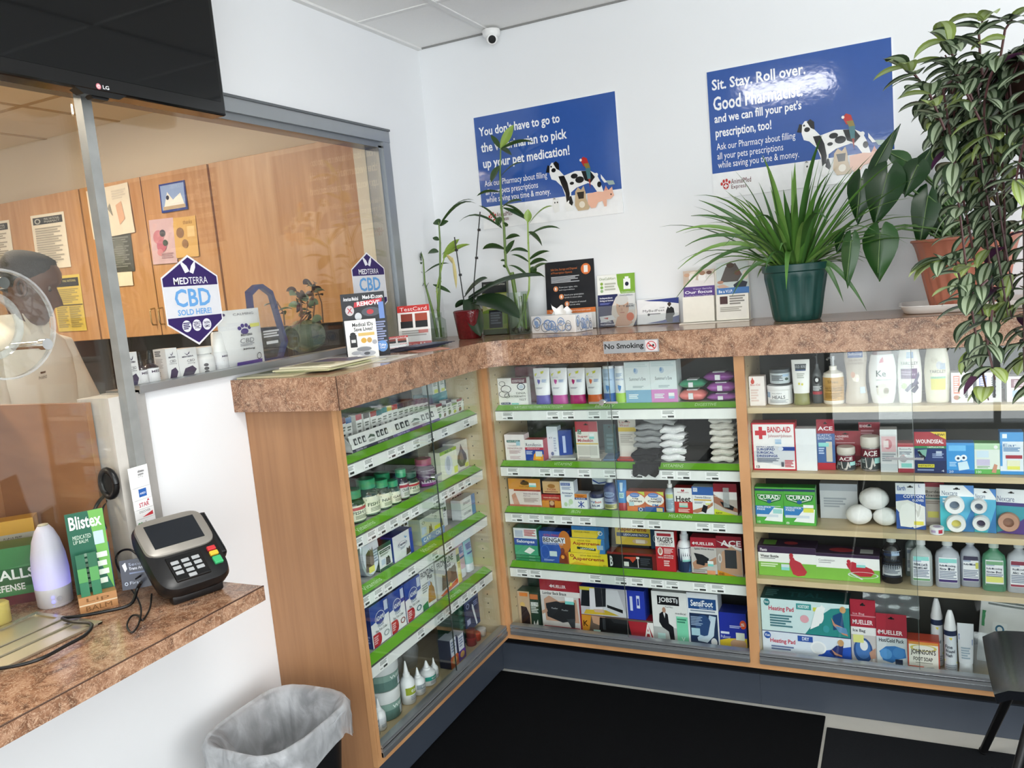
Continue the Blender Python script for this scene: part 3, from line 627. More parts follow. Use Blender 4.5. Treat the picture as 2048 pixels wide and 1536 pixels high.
mb = MB(); mb.box(-.065, .05, 0, .01, 0, .205, M('0e0e10', .9)); mb.box(-.06, .045, -.06, .0, .002, .05, M('101012', .9), .008); o = mb.build('folded_black_stockings', loc=((1.1811, -0.2000, 0.9094)[0], -.2, S2+.001)); tag(o, 'black folded stockings filling the gap between the white and cream sock piles', 'stockings')
# third shelf
hangcard('K', S3, (0.3904,0.5368,0.7287,0.8590), 'r 0 0 100 62 e8dcd6;r 0 62 100 100 d9973e;e 52 84 14 7 5a3d1c;p 5a3d1c 40 82 46 92 54 88 62 91 66 84 60 80;t 34 70 66 75 5a3d1c TIGER BALM;r 16 56 100 62 a8402e;t 46 44 92 50 8a6a7c PAIN RELIEVING;t 46 36 66 42 8a6a7c PATCH;p cf9a84 8 40 20 50 26 28 32 8 14 4;l 46 16 92 32 4 b9a49c;r 0 0 100 8 c9755f;'+sticker(66, 72), 'patch_pack', 'tall pack with an orange top and white lower half, corner end of the third shelf', 'pack', back='d8b08e')
carton('K', S3+.062, (0.5473,0.6227,0.7963,0.8522), .06, 'c9a274', 'r 0 0 100 100 d8b17c;e 52 60 22 18 a8742f;b 24 24 80 40 b0512c TIGER;l 10 6 90 16 1 8a4a30', 'carton', 'tan carton resting on the little red and gold carton, third shelf', 'box', h=.05)
carton('K', S3, (0.5389,0.6243,0.7245,0.7948), .06, 'a5302c', 'r 0 62 100 100 b2322e;r 0 0 100 62 d98b2b;t 10 72 90 82 f4d9b8 PAIN RELIEVING;r 38 4 66 56 7a2a1c;e 52 36 12 18 c9a37c;p 8a2018 0 54 10 58 20 54 30 58 36 54 36 60 0 60;p 8a2018 68 54 78 58 88 54 100 58 100 62 68 60', 'carton', 'small red and gold carton with a pagoda shape, third shelf', 'box')
carton('K', S3, (0.6195,0.6848,0.7274,0.8530), .045, 'dfe5ee', 'r 0 0 100 100 f1f4f7;r 6 84 74 94 2f57a6;t 10 86 68 92 eaf0fa PAIN RELIEF;l 12 68 80 80 3 8d9cb8;b 10 54 90 61 3b4f7c Arnicare;l 30 42 84 50 2 9aa8c0;e 72 26 16 10 c6ddb8;e 34 16 12 8 bcd6ae;e 60 16 8 6 d6e6c8', 'carton', 'tall narrow white carton with a blue heading, third shelf', 'box')
carton('K', S3, (0.6757,0.7389,0.7261,0.8016), .05, 'd8dde4', 'r 0 0 100 100 f2f3f4;r 0 76 100 100 d98635;r 0 62 100 76 2f4f92;b 10 65 86 73 e6edf8 BLUE STAR;p 2a4a9c 46 54 54 54 54 8 46 8;p 2a4a9c 24 46 28 50 76 18 72 13;p 2a4a9c 72 50 76 46 28 13 24 18;l 20 80 80 92 2 a85a1c', 'carton', 'short carton with an orange top and a big blue asterisk, third shelf', 'box')
carton('K', S3+.088, (0.7431,0.8110,0.8037,0.8666), .04, 'cdd6e2', 'r 0 0 100 100 dfe7ef;b 4 76 66 98 2a4fa0 ICY;b 68 76 98 98 cf3a36 HOT;t 30 56 92 68 4a5f8c Removes;b 20 34 94 50 3a4f86 NO MESS;p 2a4fa0 4 24 40 8 96 16 96 10 40 2 2 16', 'carton', 'pale blue carton raised behind the small dark-lidded jar, third shelf', 'box', dep=.222, h=.09)
carton('K', S3, (0.7527,0.7960,0.7353,0.8012), .05, '23262c', '', 'carton', 'added dark prop filling the dark gap under the pale blue carton, third shelf', 'box', dep=.222, h=.087)  # invented prop, dark in colour where only darkness shows below the carton
bottle('K', S3, (0.7425,0.8020,0.7258,0.8011), [(0, 92), (3, 100), (72, 100), (76, 94)], M('eef1f4', .3), 'balm_jar', 'small round white jar with a dark navy lid, third shelf', 'jar', None, caprings=[(74, 100), (76, 103), (96, 103), (100, 97)], capmat=M('1f2a55', .3), lab=(4, 70, 2.4, 'r 0 0 100 100 f3f5f7;b 14 56 50 82 2a55a8 icy;b 50 56 86 82 c8352f hot;b 26 22 74 42 2b3f70 BALM;p 2a55a8 14 16 50 4 88 16 88 12 50 0 14 12'), ry=1)
bottle('K', S3, (0.8034,0.8592,0.7272,0.8638), [(0, 92), (2, 100), (70, 100), (84, 62), (86, 40), (90, 40)], M('2a3f7c', .3), 'rub_bottle', 'dark blue round-shouldered bottle with a white cap, third shelf behind the glass overlap', 'bottle', None, caprings=[(88, 52), (99, 50), (100, 46)], capmat=WHITE, lab=(3, 70, 2.5, 'r 0 0 100 24 cfcf8a;r 0 24 100 30 8a94b8;l 20 6 80 20 3 5a5c3a;e 50 72 34 14 8fa0c8;t 26 68 74 76 24376c Relief;l 22 36 78 52 3 a9b6d8'), ry=1)
squeeze('K', S3, (0.8605,0.9046,0.7253,0.8615), '2f84c8', 'a8202c', 'r 30 18 76 44 bfe3e0;t 44 50 62 92 cfe6f6 I;l 36 22 70 38 3 6fa3a8', 'cream_tube', 'bright blue tube narrowing to a point with a red cap, third shelf', 'tube', ry=.5)
for (ext, ex, lab_) in (((0.9027,0.9782,0.7227,0.8196), 'r 12 28 40 48 b9d8dc;r 60 0 100 22 1f4f8c;o 76 12 10 9 .7 e6f0f8', 'leg remedy carton first of the matching pair from the corner'), ((0.9750,1.0540,0.7250,0.8209), 'r 0 0 100 26 2a5a9a;b 40 28 70 40 3878c0 PM;r 60 4 92 22 d8c98a;r 64 56 92 74 b8bcc8', 'leg remedy carton second of the matching pair with blue foot')):
    carton('K', S3, ext, .05, 'b5442c', 'r 0 0 100 100 c9673c;e 50 60 52 30 f3efe6;r 0 0 100 24 e07a34;p c4d24a 60 100 100 100 100 80;e 46 82 28 12 5f86c8;t 28 79 64 85 e6eefa Hylands;b 34 60 66 69 3a2a2a Leg;b 16 46 86 58 3a2a2a Cramps;'+ex, 'carton', 'orange and white '+lab_+', third shelf', 'box')
bottle('K', S3, (1.0565,1.0953,0.7277,0.8665), [(0, 92), (2, 100), (64, 100), (72, 70), (74, 44), (78, 44)], M('b9c6cc', .15, trans=.3), 'spray_bottle', 'clear spray bottle with a white nozzle, after the orange carton pair', 'bottle', None, caprings=[(76, 50), (86, 48), (87, 26), (96, 24), (100, 20)], capmat=WHITE, lab=(6, 62, 2.2, 'r 0 0 100 100 b8cdd8;l 14 10 86 60 8 7f9aac;r 20 70 84 92 cfd98a'), ry=1)
carton('K', S3, (1.0952,1.1648,0.7252,0.8395), .045, 'b5302f', 'r 0 0 100 46 c23a34;r 0 46 100 100 f1efec;t 18 80 82 85 9a2a30 AMERICAN;p a82a34 40 90 46 96 50 90 54 96 60 90 56 86 44 86;b 10 46 92 68 1c1c1e Heet;r 26 24 74 42 d6d6c8;r 26 24 74 31 8fd0c4;l 20 4 84 18 3 f0c8c0', 'carton', 'red and white carton with one bold black word, third shelf', 'box')
carton('K', S3, (1.1620,1.2455,0.7261,0.8456), .045, 'dfe0e2', 'r 0 0 100 100 eceded;r 0 70 100 100 3a66ac;r 6 82 26 96 e8eef6;t 8 86 24 94 2f57a0 QC;t 12 58 88 66 2f4a80 Tennis Elbow;r 8 50 90 55 d8b24a;p b9805f 0 14 40 24 66 30 96 46 96 34 60 14 20 4 0 6;p 16181c 40 12 52 36 72 30 62 4;l 10 38 50 46 2 9aa2b0;'+sticker(62, 36, 'dfe68a'), 'carton', 'blue and white carton picturing a strapped forearm, third shelf', 'box')
carton('K', S3, (1.2467,1.3324,0.7266,0.8598), .06, '7c1a2a', 'r 0 0 100 100 c9bdb4;r 0 62 100 100 8c1c2c;p f2f0ee 0 74 100 74 100 50 40 50 0 66;b 12 50 96 68 f4f2f0 ACE;p a8705a 0 60 20 56 60 36 100 22 100 10 50 20 0 40;p 17181c 26 44 52 40 86 28 80 16 40 26;p d4dc3c 0 20 0 0 100 0;b 6 4 34 10 3a3f14 ELBOW;t 2 70 12 75 f0d0d0 3M', 'carton', 'maroon carton with a bent braced arm and yellow corner, chair end of the third shelf', 'box')
mb = MB(); mb.box(-.011, .011, 0, .003, 0, .075, thin_glass('clear_clip', (.95, .95, .95), 2.0, .25), .001); q = (1.2950, -0.2930, 0.7726); o = mb.build('plastic_hanger_clip', loc=(q[0], -.296, q[2])); tag(o, 'narrow clear plastic clip standing in front of the maroon elbow carton', 'clip')
# fourth shelf
for k in range(2):
    carton('K', S4+.0135*k, (0.3946,0.5075,0.4835,0.5116), .07, '2a7a52', 'r 2 10 98 90 3a8f62;t 55 30 80 70 cfe8d8 Salonpas', 'flat_carton', 'flat green carton, %s of the two under the patch boxes' % ('lower', 'upper')[k], 'box', 'flat green cartons on the fourth shelf', h=.0125)
carton('K', S4+.028, (0.3942,0.5009,0.5209,0.6448), .055, '3c8a6a', 'r 0 0 100 60 3f9a72;r 0 36 100 62 2f55a6;b 10 42 88 56 f0f4fa Salonpas;r 0 62 100 100 e6ebee;r 6 66 40 92 b9c6d8;l 46 70 96 94 5 b83a44;p e9f0ea 40 14 66 26 90 20 66 4;e 14 20 9 8 2f55a6;r 0 0 100 36 49a67e;p f2f5f0 40 12 64 30 88 20 66 4', 'carton', 'green and white patch carton on flat green cartons, corner end of the fourth shelf', 'box')
carton('K', S4, (0.5111,0.6374,0.4876,0.6379), .05, '24489c', 'r 0 0 100 100 2a56ac;r 84 0 100 100 b5602c;e 90 70 22 34 c97a34;t 16 84 82 91 d94a34 ULTRA STRENGTH;r 12 64 92 82 e9eef4;b 14 66 90 80 12182a BENGAY;t 14 58 84 63 dfe8f6 PAIN RELIEVING PATCH;o 18 34 16 22 .9 4f7ccc;r 34 22 60 38 cfe3e4;p 7a3420 66 2 98 2 96 22 88 32 80 44 74 32 68 22;e 81 42 7 9 7a3420;e 80 22 6 6 f0a040;l 12 6 50 12 2 9ab4e4', 'carton', 'royal blue patch carton with a glowing back picture, fourth shelf', 'box')
carton('K', S4, (0.6377,0.8054,0.4826,0.5401), .06, 'e3c92f', 'r 0 0 100 100 f0d734;p e5b82a 0 0 60 0 20 30;t 30 74 84 86 6a5a1c ODOR FREE THERAPY;b 10 32 92 68 a83a2a Aspercreme;o 9 76 5 12 .6 a02a38;t 88 2 96 14 3f7a50 C', 'carton', 'long yellow carton at the bottom of the yellow stack, fourth shelf', 'box', h=.052)
carton('K', S4+.053, (0.6484,0.7975,0.5344,0.6030), .055, '3f7dbc', 'r 0 0 100 100 eed63a;p 3f82c2 84 0 100 0 100 100 92 100;t 22 78 60 88 5a4c18 ODOR FREE;b 8 48 86 76 a83a2a Aspercreme;p 1e4030 20 42 74 34 74 18 20 26;b 30 25 70 36 e8f0e0 LIDOCAINE;r 78 28 96 58 a8c4dc', 'carton', 'yellow and blue carton in the middle of the yellow stack', 'box', h=.062)
carton('K', S4+.116, (0.6581,0.7984,0.6030,0.6540), .055, '3f7dbc', 'r 0 0 100 100 e9d040;r 0 66 100 100 3f86c4;p 3f86c4 76 0 100 0 100 100;t 6 74 92 90 2a5c9c MAX STRENGTH LIDOCAINE;t 8 44 56 56 6a5a1c ODOR FREE;o 88 46 7 18 .7 f2f4f8', 'carton', 'blue-topped yellow carton on top of the yellow stack', 'box', dep=.28, h=.048)
carton('K', S4+.075, (0.8224,0.9698,0.5526,0.6499), .05, '37679c', 'r 0 0 100 100 d9be48;r 0 76 100 100 4a86bc;t 8 80 92 92 cfe2f2 MAX STRENGTH LIDOCAINE;t 30 68 72 74 6a5a1c ODOR FREE;b 8 46 90 66 8a2c24 Aspercreme;r 4 30 96 44 2a3f66;b 24 33 92 41 dfe8f2 LIDOCAINE PATCH;e 70 14 22 10 d3b590;r 58 8 84 20 efe6d2', 'carton', 'blue and yellow patch carton raised at the back, behind the dark red carton', 'box', dep=.215, h=.115)
carton('K', S4, (0.8245,0.9619,0.5051,0.5475), .05, '2a2c30', '', 'carton', 'added black prop filling the dark gap under the raised patch carton', 'box', dep=.215, h=.074)  # unseen support made up for the patch carton, black like the shade around
carton('K', S4, (0.8050,1.0078,0.4903,0.5485), .06, '6e1f1c', 'r 0 0 100 100 17181b;r 0 86 100 100 8a2a22;r 92 0 100 100 6e1f1c;b 5 10 11 74 e6e6e6 B;t 32 4 90 12 5a5f66 I;p b5442c 36 74 60 78 58 60 52 40 46 62 34 64;b 60 10 66 78 e8e2de T;r 34 16 44 44 dfe3da;l 68 24 88 72 4 3f444c', 'carton', 'long dark red and black carton lying along the front of the fourth shelf', 'box', h=.066)
carton('K', S4, (0.9673,1.0074,0.5535,0.6625), .04, '1f3a52', 'r 0 0 100 100 274a64;o 50 66 26 10 .7 a9c0d0', 'carton', 'navy carton standing behind the tall red liniment carton', 'box', dep=.215)
carton('K', S4, (1.0008,1.0843,0.4873,0.6631), .05, 'b3262c', "r 0 0 100 62 bd2a30;r 0 62 100 100 efedea;r 10 88 84 95 a8303a;b 8 72 92 86 2a2224 YAGER'S;t 20 65 82 71 5a3a3a LINIMENT;e 24 50 13 10 f1eae4;e 24 51 8 7 b98a74;l 44 44 92 58 4 f0c9c6;b 40 38 92 42 f4d6d4 ARTHRITIS;b 10 33 90 37 f4d6d4 SIMPLE BACKACHE;l 40 12 70 28 3 f0c9c6", 'carton', 'tall red carton with white top and a small portrait, fourth shelf', 'box')
bottle('K', S4, (1.0857,1.1462,0.4895,0.6655), [(0, 94), (1, 100), (58, 100), (70, 78), (76, 40), (79, 40)], M('e9ecef', .3), 'foam_bottle', 'white pump bottle with a navy label after the tall red carton', 'bottle', None, caprings=[(77, 56), (88, 54), (90, 40), (100, 36)], capmat=M('d3dade', .2), lab=(1, 60, 2.7, 'r 0 0 100 100 1d2f4e;l 24 10 30 60 1 e6ecf4;r 46 44 84 66 dfe6ea;r 46 44 84 52 8fd0c8;t 22 4 34 96 1d2f4e I;p 3f6a9a 70 2 88 2 80 40'), ry=1)
carton('K', S4, (1.1379,1.2448,0.4889,0.6460), .05, '9a2230', 'r 0 0 100 100 cbc6c2;r 0 74 100 100 a82534;b 12 80 92 88 f1e6e6 MUELLER;p f1e6e6 6 84 12 88 12 80;b 14 66 90 72 3a3f48 Splint Wrist Brace;l 16 74 50 76 1 c9a0a4;p b98a70 4 30 30 44 62 36 98 50 98 30 50 20 10 10;p 22252a 12 58 46 54 70 44 64 32 40 30 22 38;p 22252a 20 38 54 30 50 24 20 28;l 6 4 60 14 2 9a9490;r 0 0 100 3 8a2230;r 60 0 92 12 e59a70;'+sticker(64, 24), 'carton', 'red-topped grey carton picturing a braced wrist, fourth shelf', 'box')
carton('K', S4, (1.2425,1.3393,0.4934,0.6566), .05, '7a1826', 'r 0 0 100 100 b3a89f;r 0 70 100 100 8f1d2d;p f1efec 0 88 60 70 100 66 100 72 20 84;b 18 76 98 90 f4f2f0 ACE;p c49c80 10 8 20 60 60 76 96 60 98 4;r 32 20 78 66 3c3e42;p e3952f 0 14 0 0 80 0;b 6 2 26 8 4a2f0c KNEE;o 12 44 8 12 .6 d8d4d0', 'carton', 'maroon carton picturing a braced knee, chair end of the fourth shelf', 'box')
# bottom shelf
carton('K', S5, (0.3614,0.4821,0.2093,0.3644), .06, '2c4a34', 'r 0 0 58 100 c3aa8c;r 58 0 100 100 243c2c;r 10 86 50 96 d9823c;r 60 80 98 94 c9743a;e 22 62 12 7 d9b86c;p 2a1c1c 12 4 52 4 54 34 40 56 14 58;l 62 40 96 72 7 cfd8d0;b 62 62 98 72 f0f2ee ANKLE;p eef0ec 66 4 72 20 78 8 90 24 92 4', 'carton', 'dark green and tan ankle support carton, corner end of the bottom shelf', 'box')
carton('K', S5+.212, (0.4098,0.4932,0.3915,0.4255), .08, '1c2c62', 'r 0 0 100 100 22357a;t 20 20 84 56 b9c6ea Back Brace;e 36 84 16 10 d0d8f0', 'carton', 'navy carton peeking out above the ankle support carton', 'box', dep=.25, h=.035)
carton('K', S5, (0.3989,0.4829,0.2112,0.3830), .08, '22302a', 'r 0 0 100 100 2a3a30', 'carton', 'added dark prop filling the dark gap behind the ankle support carton', 'box', dep=.2, h=.211)  # made-up support for the navy carton, its dark colour standing for shade
carton('K', S5, (0.4775,0.6727,0.2031,0.4279), .07, '96202c', 'r 0 0 100 100 d6d2cf;r 0 78 100 100 a52a36;r 96 0 100 100 8a2230;b 30 84 66 90 f3e8e8 MUELLER;p f3e8e8 24 87 30 91 30 84;r 0 68 100 78 e9e6e3;b 6 70 66 76 33373c Lumbar Back Brace;p c59c84 22 68 46 58 90 64 94 18 10 18 8 60;p 26282b 12 52 40 58 50 56 86 58 84 22 52 16 14 26;p 3a3d42 62 24 84 26 82 8 74 6;t 26 42 42 45 c8ccd0 Mueller;t 52 40 68 43 c8ccd0 Mueller;p c59c84 0 36 14 42 16 36 2 30;l 4 4 94 8 1 a02a36;'+sticker(62, 54), 'carton', 'wide red and grey carton picturing a lumbar brace, bottom shelf', 'box')
carton('K', S5+.083, (0.6714,0.9473,0.2840,0.4156), .06, '20359a', 'r 0 0 100 100 c8c4cc;r 74 0 100 100 2a3fb0;p 1a1c22 0 30 4 96 24 90 26 30;r 0 88 24 100 d8cb4a;p e6e3ea 14 10 16 96 40 96 60 96 72 4 30 2;p 23252c 24 30 24 100 42 100 40 34;p 17181c 42 42 66 28 66 16 42 32;p d9b83a 4 2 60 6 40 22 8 18;p d8b9a0 22 12 38 12 36 24 20 22;b 78 30 82 80 d6def4 I;r 88 40 93 84 d6def4;b 89 50 92 74 2a3fb0 I', 'carton', 'blue and grey arm sling carton lying across the top of the braced leg carton', 'box', h=.12)
carton('K', S5, (0.6681,0.9767,0.1959,0.2999), .06, '8a1c2a', 'r 0 0 100 100 6a5a50;p d9942f 0 100 14 100 10 20 0 10;p c59a7e 14 100 34 96 34 40 16 60;p 17181b 26 94 66 90 70 4 24 16;p a82a34 66 90 100 92 100 0 70 0;p f2efec 92 92 100 92 100 10;b 88 14 97 84 f4f2f0 A;p 2e3034 40 96 66 92 66 70 46 72;b 2 40 9 70 4a2c0c K;r 16 4 26 26 b9dcd8;r 30 30 34 90 3a3d42', 'carton', 'maroon carton lying on its side picturing a braced leg, bottom shelf', 'box', h=.081)
carton('K', S5, (0.9664,1.1174,0.2046,0.4163), .07, 'dfe1e0', 'r 0 0 100 100 e9eae8;r 16 74 78 92 14161a;b 20 77 70 89 f2f2f2 JOBST;e 72 83 3 5 b9bcc0;t 38 69 60 72 4a4f58 ForMen;r 0 0 100 30 b9bcba;p 15171c 20 56 32 62 44 56 46 38 58 32 60 4 48 4 44 22 26 30 18 40;e 34 64 5 6 b58a72;p e6e8ea 31 58 34 60 37 58 35 48;r 68 4 100 54 7fd6b0;l 70 40 96 50 2 3f8a70;t 80 6 90 14 e6f6ee V;r 12 4 34 18 b9dcd8;t 66 58 96 62 4a4f58 medical', 'carton', 'white carton with a seated man in a dark suit, bottom shelf', 'box')
carton('K', S5, (1.1050,1.2374,0.1990,0.4225), .07, 'cfd6de', 'r 0 0 100 100 e8ecf0;r 4 70 94 90 24508c;b 12 75 84 87 f2f6fa SensiFoot;t 40 71 84 74 b9cfe6 Diabetic Sock;l 10 64 90 68 1 8a98aa;r 6 4 96 62 1f3356;p b9d0e2 46 14 80 20 92 58 70 60 62 34 28 16 30 10 60 8;e 50 40 26 20 2c4a78;p c9dcea 30 12 62 20 78 58 90 58 82 22 60 8;e 82 10 10 8 e9ebee;l 10 38 48 56 6 8fa6c4;r 10 20 38 34 a9cfdc', 'carton', 'white and navy carton picturing a pale foot, bottom shelf', 'box')
carton('K', S5, (1.2388,1.3402,0.2058,0.3546), .08, '1c2a78', 'r 0 0 100 100 2434a0;e 88 70 12 12 d8562c;b 80 66 94 74 f4e8e0 S;l 38 58 80 66 2 b8c2f0;r 4 42 36 48 dfe6f6;t 4 30 40 38 dfe6f6 Pullover;p e6c93a 0 24 30 30 100 34 100 0 0 0;e 68 17 30 14 cfa888;r 60 28 92 48 dfe8d8', 'carton', 'blue and yellow carton with an orange disc, chair end of the bottom shelf', 'box')

# ================================================================== stock of the case nearest the chair
T1, T2, T3, T4, T5 = 1.1558, .9198, .7178, .5218, .2068
carton('R', T1, (1.4008,1.4538,1.1506,1.2627), .045, 'efe3de', 'r 0 0 100 100 f6eeea;e 24 82 12 8 d8584a;p d8584a 16 86 24 98 32 86;t 10 68 72 75 c26a60 Bio-Oil;l 10 12 60 56 5 e6d0c8', 'carton', 'slim white carton with a small red drop, centre-stile end of the top shelf', 'box')
JAR = [(0, 92), (3, 98), (60, 100), (62, 96)]
def jar(cab, z, ext, body, lid, art, name, label, lidh=66, dep=None, group=None, ry=1):
    return bottle(cab, z, ext, [(0, 92), (4, 98), (lidh, 98), (lidh+2, 94)], M(body, .3), name, label, 'jar', group, caprings=[(lidh, 100), (lidh+2, 102), (96, 102), (100, 97)], capmat=M(lid, .3), lab=(5, lidh-1, 2.6, art), ry=ry, dep=dep)
jar('R', T1, (1.4547,1.5457,1.1460,1.2243), 'f0f0f0', 'f2f2f2', 'r 0 0 100 100 f4f4f4;b 30 40 70 66 6a6e72 HEALS;l 20 8 80 34 3 a9adb2;r 6 50 22 90 9db4cf;t 30 76 60 86 8a8e92 PALMERS', 'cream_jar', 'large white cream jar at the bottom of the jar pair, top shelf', 76)
jar('R', T1+.077, (1.4676,1.5408,1.2243,1.2836), 'cfd6da', '5f676b', 'r 0 0 100 100 c4ced2;l 18 20 66 80 5 3a4044;e 80 40 8 14 3a4f44;r 64 66 90 90 a9c4dc', 'cream_jar', 'smaller grey-lidded jar stacked on the white cream jar', 74)
squeeze('R', T1, (1.5339,1.6075,1.1461,1.3154), 'f0f0ec', '8f8f5a', 'r 22 72 78 90 3c4448;t 25 77 75 86 d6dade GOLD BOND;r 22 68 78 72 2a4a7c;l 30 42 70 60 3 b9bcb4;e 40 26 6 4 d9d24a;e 58 24 6 4 d9d24a', 'lotion_tube', 'white lotion tube with an olive cap and dark heading, top shelf', 'tube')
bottle('R', T1, (1.6021,1.6465,1.1512,1.3326), [(0, 88), (2, 96), (56, 96), (64, 70), (70, 36), (78, 36)], M('6b6f70', .15, trans=.2), 'pump_bottle', 'dark clear pump bottle half hidden by the white lotion tube', 'bottle', None, lab=(8, 58, 2.4, 'e 50 78 26 16 1c1e20;e 50 78 12 8 e6e8ea;l 16 34 84 54 4 d6dadc;r 10 20 90 32 b8464e'), ry=1, pump=M('26282a', .3), dep=.27)
bottle('R', T1, (1.6465,1.7168,1.1533,1.3240), [(0, 92), (3, 100), (56, 100), (64, 90), (68, 50), (70, 36), (78, 36)], M('efe9dc', .3), 'pump_bottle', 'white pump bottle with a broad tan label, top shelf', 'bottle', None, lab=(8, 56, 2.5, 'r 0 0 100 100 c49a55;t 30 76 70 88 6a4a1c Shea;b 18 50 86 58 6a4a1c RESTORATIVE;b 18 40 86 48 6a4a1c CONDITIONER;l 16 8 84 34 4 96702e;r 0 62 100 64 a87e3a'), ry=.95, pump=M('8f9294', .3, .4))
LOT = [(0, 80), (3, 90), (22, 98), (45, 100), (70, 90), (90, 66), (100, 58)]
bottle('R', T1, (1.7115,1.7929,1.1507,1.3485), [(0, 92), (2, 98), (14, 94), (36, 80), (58, 84), (80, 98), (96, 96), (100, 90)], M('cbbfae', .22, trans=.1), 'wash_bottle', 'waisted beige body wash bottle with a blue heading patch', 'bottle', None, lab=(5, 97, 2.3, 'r 20 85 80 97 2a4f94;t 24 88 76 95 eef2fa Softsoap;t 24 78 76 82 8a7460 SHEA;t 16 72 84 76 8a7460 CASHMERE;e 50 46 16 8 e9ded0;e 38 52 10 6 d0a48c;e 56 42 6 4 fbf6ee;r 66 16 90 28 c9d6e4'), ry=.6)
bottle('R', T1, (1.7927,1.8817,1.1480,1.3329), [(0, 70), (2, 76), (20, 90), (45, 99), (70, 98), (90, 84), (94, 80)], M('f2f2f1', .25), 'lotion_bottle', 'plump white lotion bottle with a dark red cap, beside the glass overlap', 'bottle', None, caprings=[(94, 70), (100, 66)], capmat=M('6a2a2e', .3), lab=(6, 92, 2.2, 'p d9587a 44 92 54 98 56 86 40 84;b 30 54 62 68 3a4a44 Ke;l 30 44 84 48 1 b9bab4;e 50 22 22 18 d3cdbd;e 62 22 10 7 8a7a5a;r 28 30 34 34 5a5a50'), ry=.6)
bottle('R', T1, (1.8832,1.9575,1.1496,1.3408), [(0, 86), (2, 92), (30, 98), (55, 100), (80, 92), (95, 80), (100, 76)], M('efede6', .25), 'lotion_bottle', 'ivory lotion bottle with a purple label and lavender sprigs', 'bottle', None, lab=(4, 97, 2.3, 'r 38 84 66 96 a9c0dc;t 14 71 84 77 4a4a4c YARDLEY;t 36 66 64 69 7a7a7c LONDON;r 16 44 78 64 5f2d6c;t 22 56 60 60 e6d6ea lavender;t 22 50 70 54 e6d6ea rosemary;p 4f4668 30 22 50 34 78 40 84 34 60 28 40 18;p 3f3a58 50 20 76 34 82 26 66 16;p 5a5278 60 34 82 58 86 50 72 34;e 30 30 10 6 c3d0a4'), ry=.6)
bottle('R', T1, (1.9628,2.0401,1.1515,1.3371), [(0, 80), (2, 88), (30, 96), (55, 100), (80, 92), (95, 80), (100, 76)], M('e9e6d2', .25), 'lotion_bottle', 'cream lotion bottle with a pale yellow label', 'bottle', None, lab=(4, 97, 2.2, 't 22 55 82 61 55554a YARDLEY;r 26 22 80 44 e6e07a;r 26 44 80 48 9fcdb0;e 58 70 12 8 d3d6d8;e 40 80 14 6 dcd8c4;r 60 62 80 74 b9c6d4'), ry=.6)
for (ext, cc, lab_) in (((2.0393,2.1023,1.1518,1.2550), 'e58a70', 'white soap carton with a coral stripe panel'), ((2.1132,2.1813,1.1492,1.2525), '6f7fd0', 'white soap carton with a blue stripe panel')):
    carton('R', T1, ext, .06, 'f0f0ee', 'r 0 0 100 100 f5f5f3;r 10 30 40 90 %s;l 14 34 36 86 7 f0e6e4;t 64 16 76 90 4a4a4e I;b 78 10 90 90 f5f5f3 I;l 60 20 78 84 9 55555a;e 24 18 14 8 b87a5a;p 6a8a4a 30 10 44 18 36 22' % cc, 'soap_carton', lab_+', chair end of the top shelf', 'box')
carton('R', T1, (2.1963,2.2581,1.1466,1.2380), .06, 'dfdedb', 'r 0 0 100 100 eceae6;r 18 56 100 90 8a4a5c;l 30 60 90 84 4 dcc4cc;r 24 20 60 46 a9c0e0;p 4a8a4a 60 20 80 40 92 26', 'soap_carton', 'white soap carton with a plum square, last on the top shelf by the chair', 'box')
# second shelf
carton('R', T2, (1.3873,1.5503,0.9137,1.0930), .06, 'b02430', "r 0 0 100 100 c22a38;r 3 3 97 97 f3f2f2;p d9dde2 3 40 50 52 97 46 97 20 60 10 3 20;r 8 74 34 84 cf2f3c;r 17 66 25 92 cf2f3c;b 37 80 90 92 cf2f3c BAND-AID;t 38 68 92 76 a84a52 Johnson+Johnson;b 10 48 50 51 3f5288 EXTRA LARGE;b 10 42 52 47 2f4a90 SURGIPAD;b 10 35 50 40 2f4a90 SURGICAL;b 10 28 58 33 2f4a90 DRESSINGS;l 10 16 62 26 4 6a7488;b 8 5 16 10 33384a 12;r 64 42 98 50 2a4a98;e 66 46 6 4 dfe6f4;l 74 6 94 22 5 c8505a;r 66 8 72 18 5a5f6a;r 54 56 68 66 b9cfe4;r 54 56 68 60 9fc0dc", 'carton', 'large red-edged white dressing carton with a red cross, second shelf', 'box')
carton('R', T2, (1.5480,1.6194,0.9151,1.0714), .05, 'dfe2e6', 'r 0 0 100 100 e9ecef', 'carton', 'blank white carton side beside the red cross carton', 'box')
hangcard('R', T2, (1.6190,1.6790,0.9149,1.1007), 'r 0 0 100 100 46669c;r 0 72 100 100 9a2636;b 8 78 90 86 f2eef0 ACE;t 6 66 80 71 dfe6f2 ELASTIC;t 6 60 84 65 dfe6f2 BANDAGE;r 50 16 84 56 cfc6b6;r 8 46 66 54 8fd6d0;l 8 30 40 44 3 b9c9e4;r 0 0 100 14 b02c38', 'bandage_pack', 'blue and maroon hang pack holding a rolled bandage, second shelf', 'pack', back='8c2434', dep=.28)
hangcard('R', T2, (1.6590,1.7608,0.9187,1.0467), 'r 0 0 100 100 a02c3a;b 6 82 60 88 f0dfe2 SELF-ADHERING;b 6 75 44 80 f0dfe2 ATHLETIC;l 20 64 80 68 1 d8a8b0;r 0 0 100 30 7a1c28;t 80 2 98 9 f2e6e8 3M;p e9e4e2 86 14 100 22 100 10', 'bandage_card', 'red hang card behind the small clear jar, second shelf', 'pack', back='a02c3a', dep=.222)
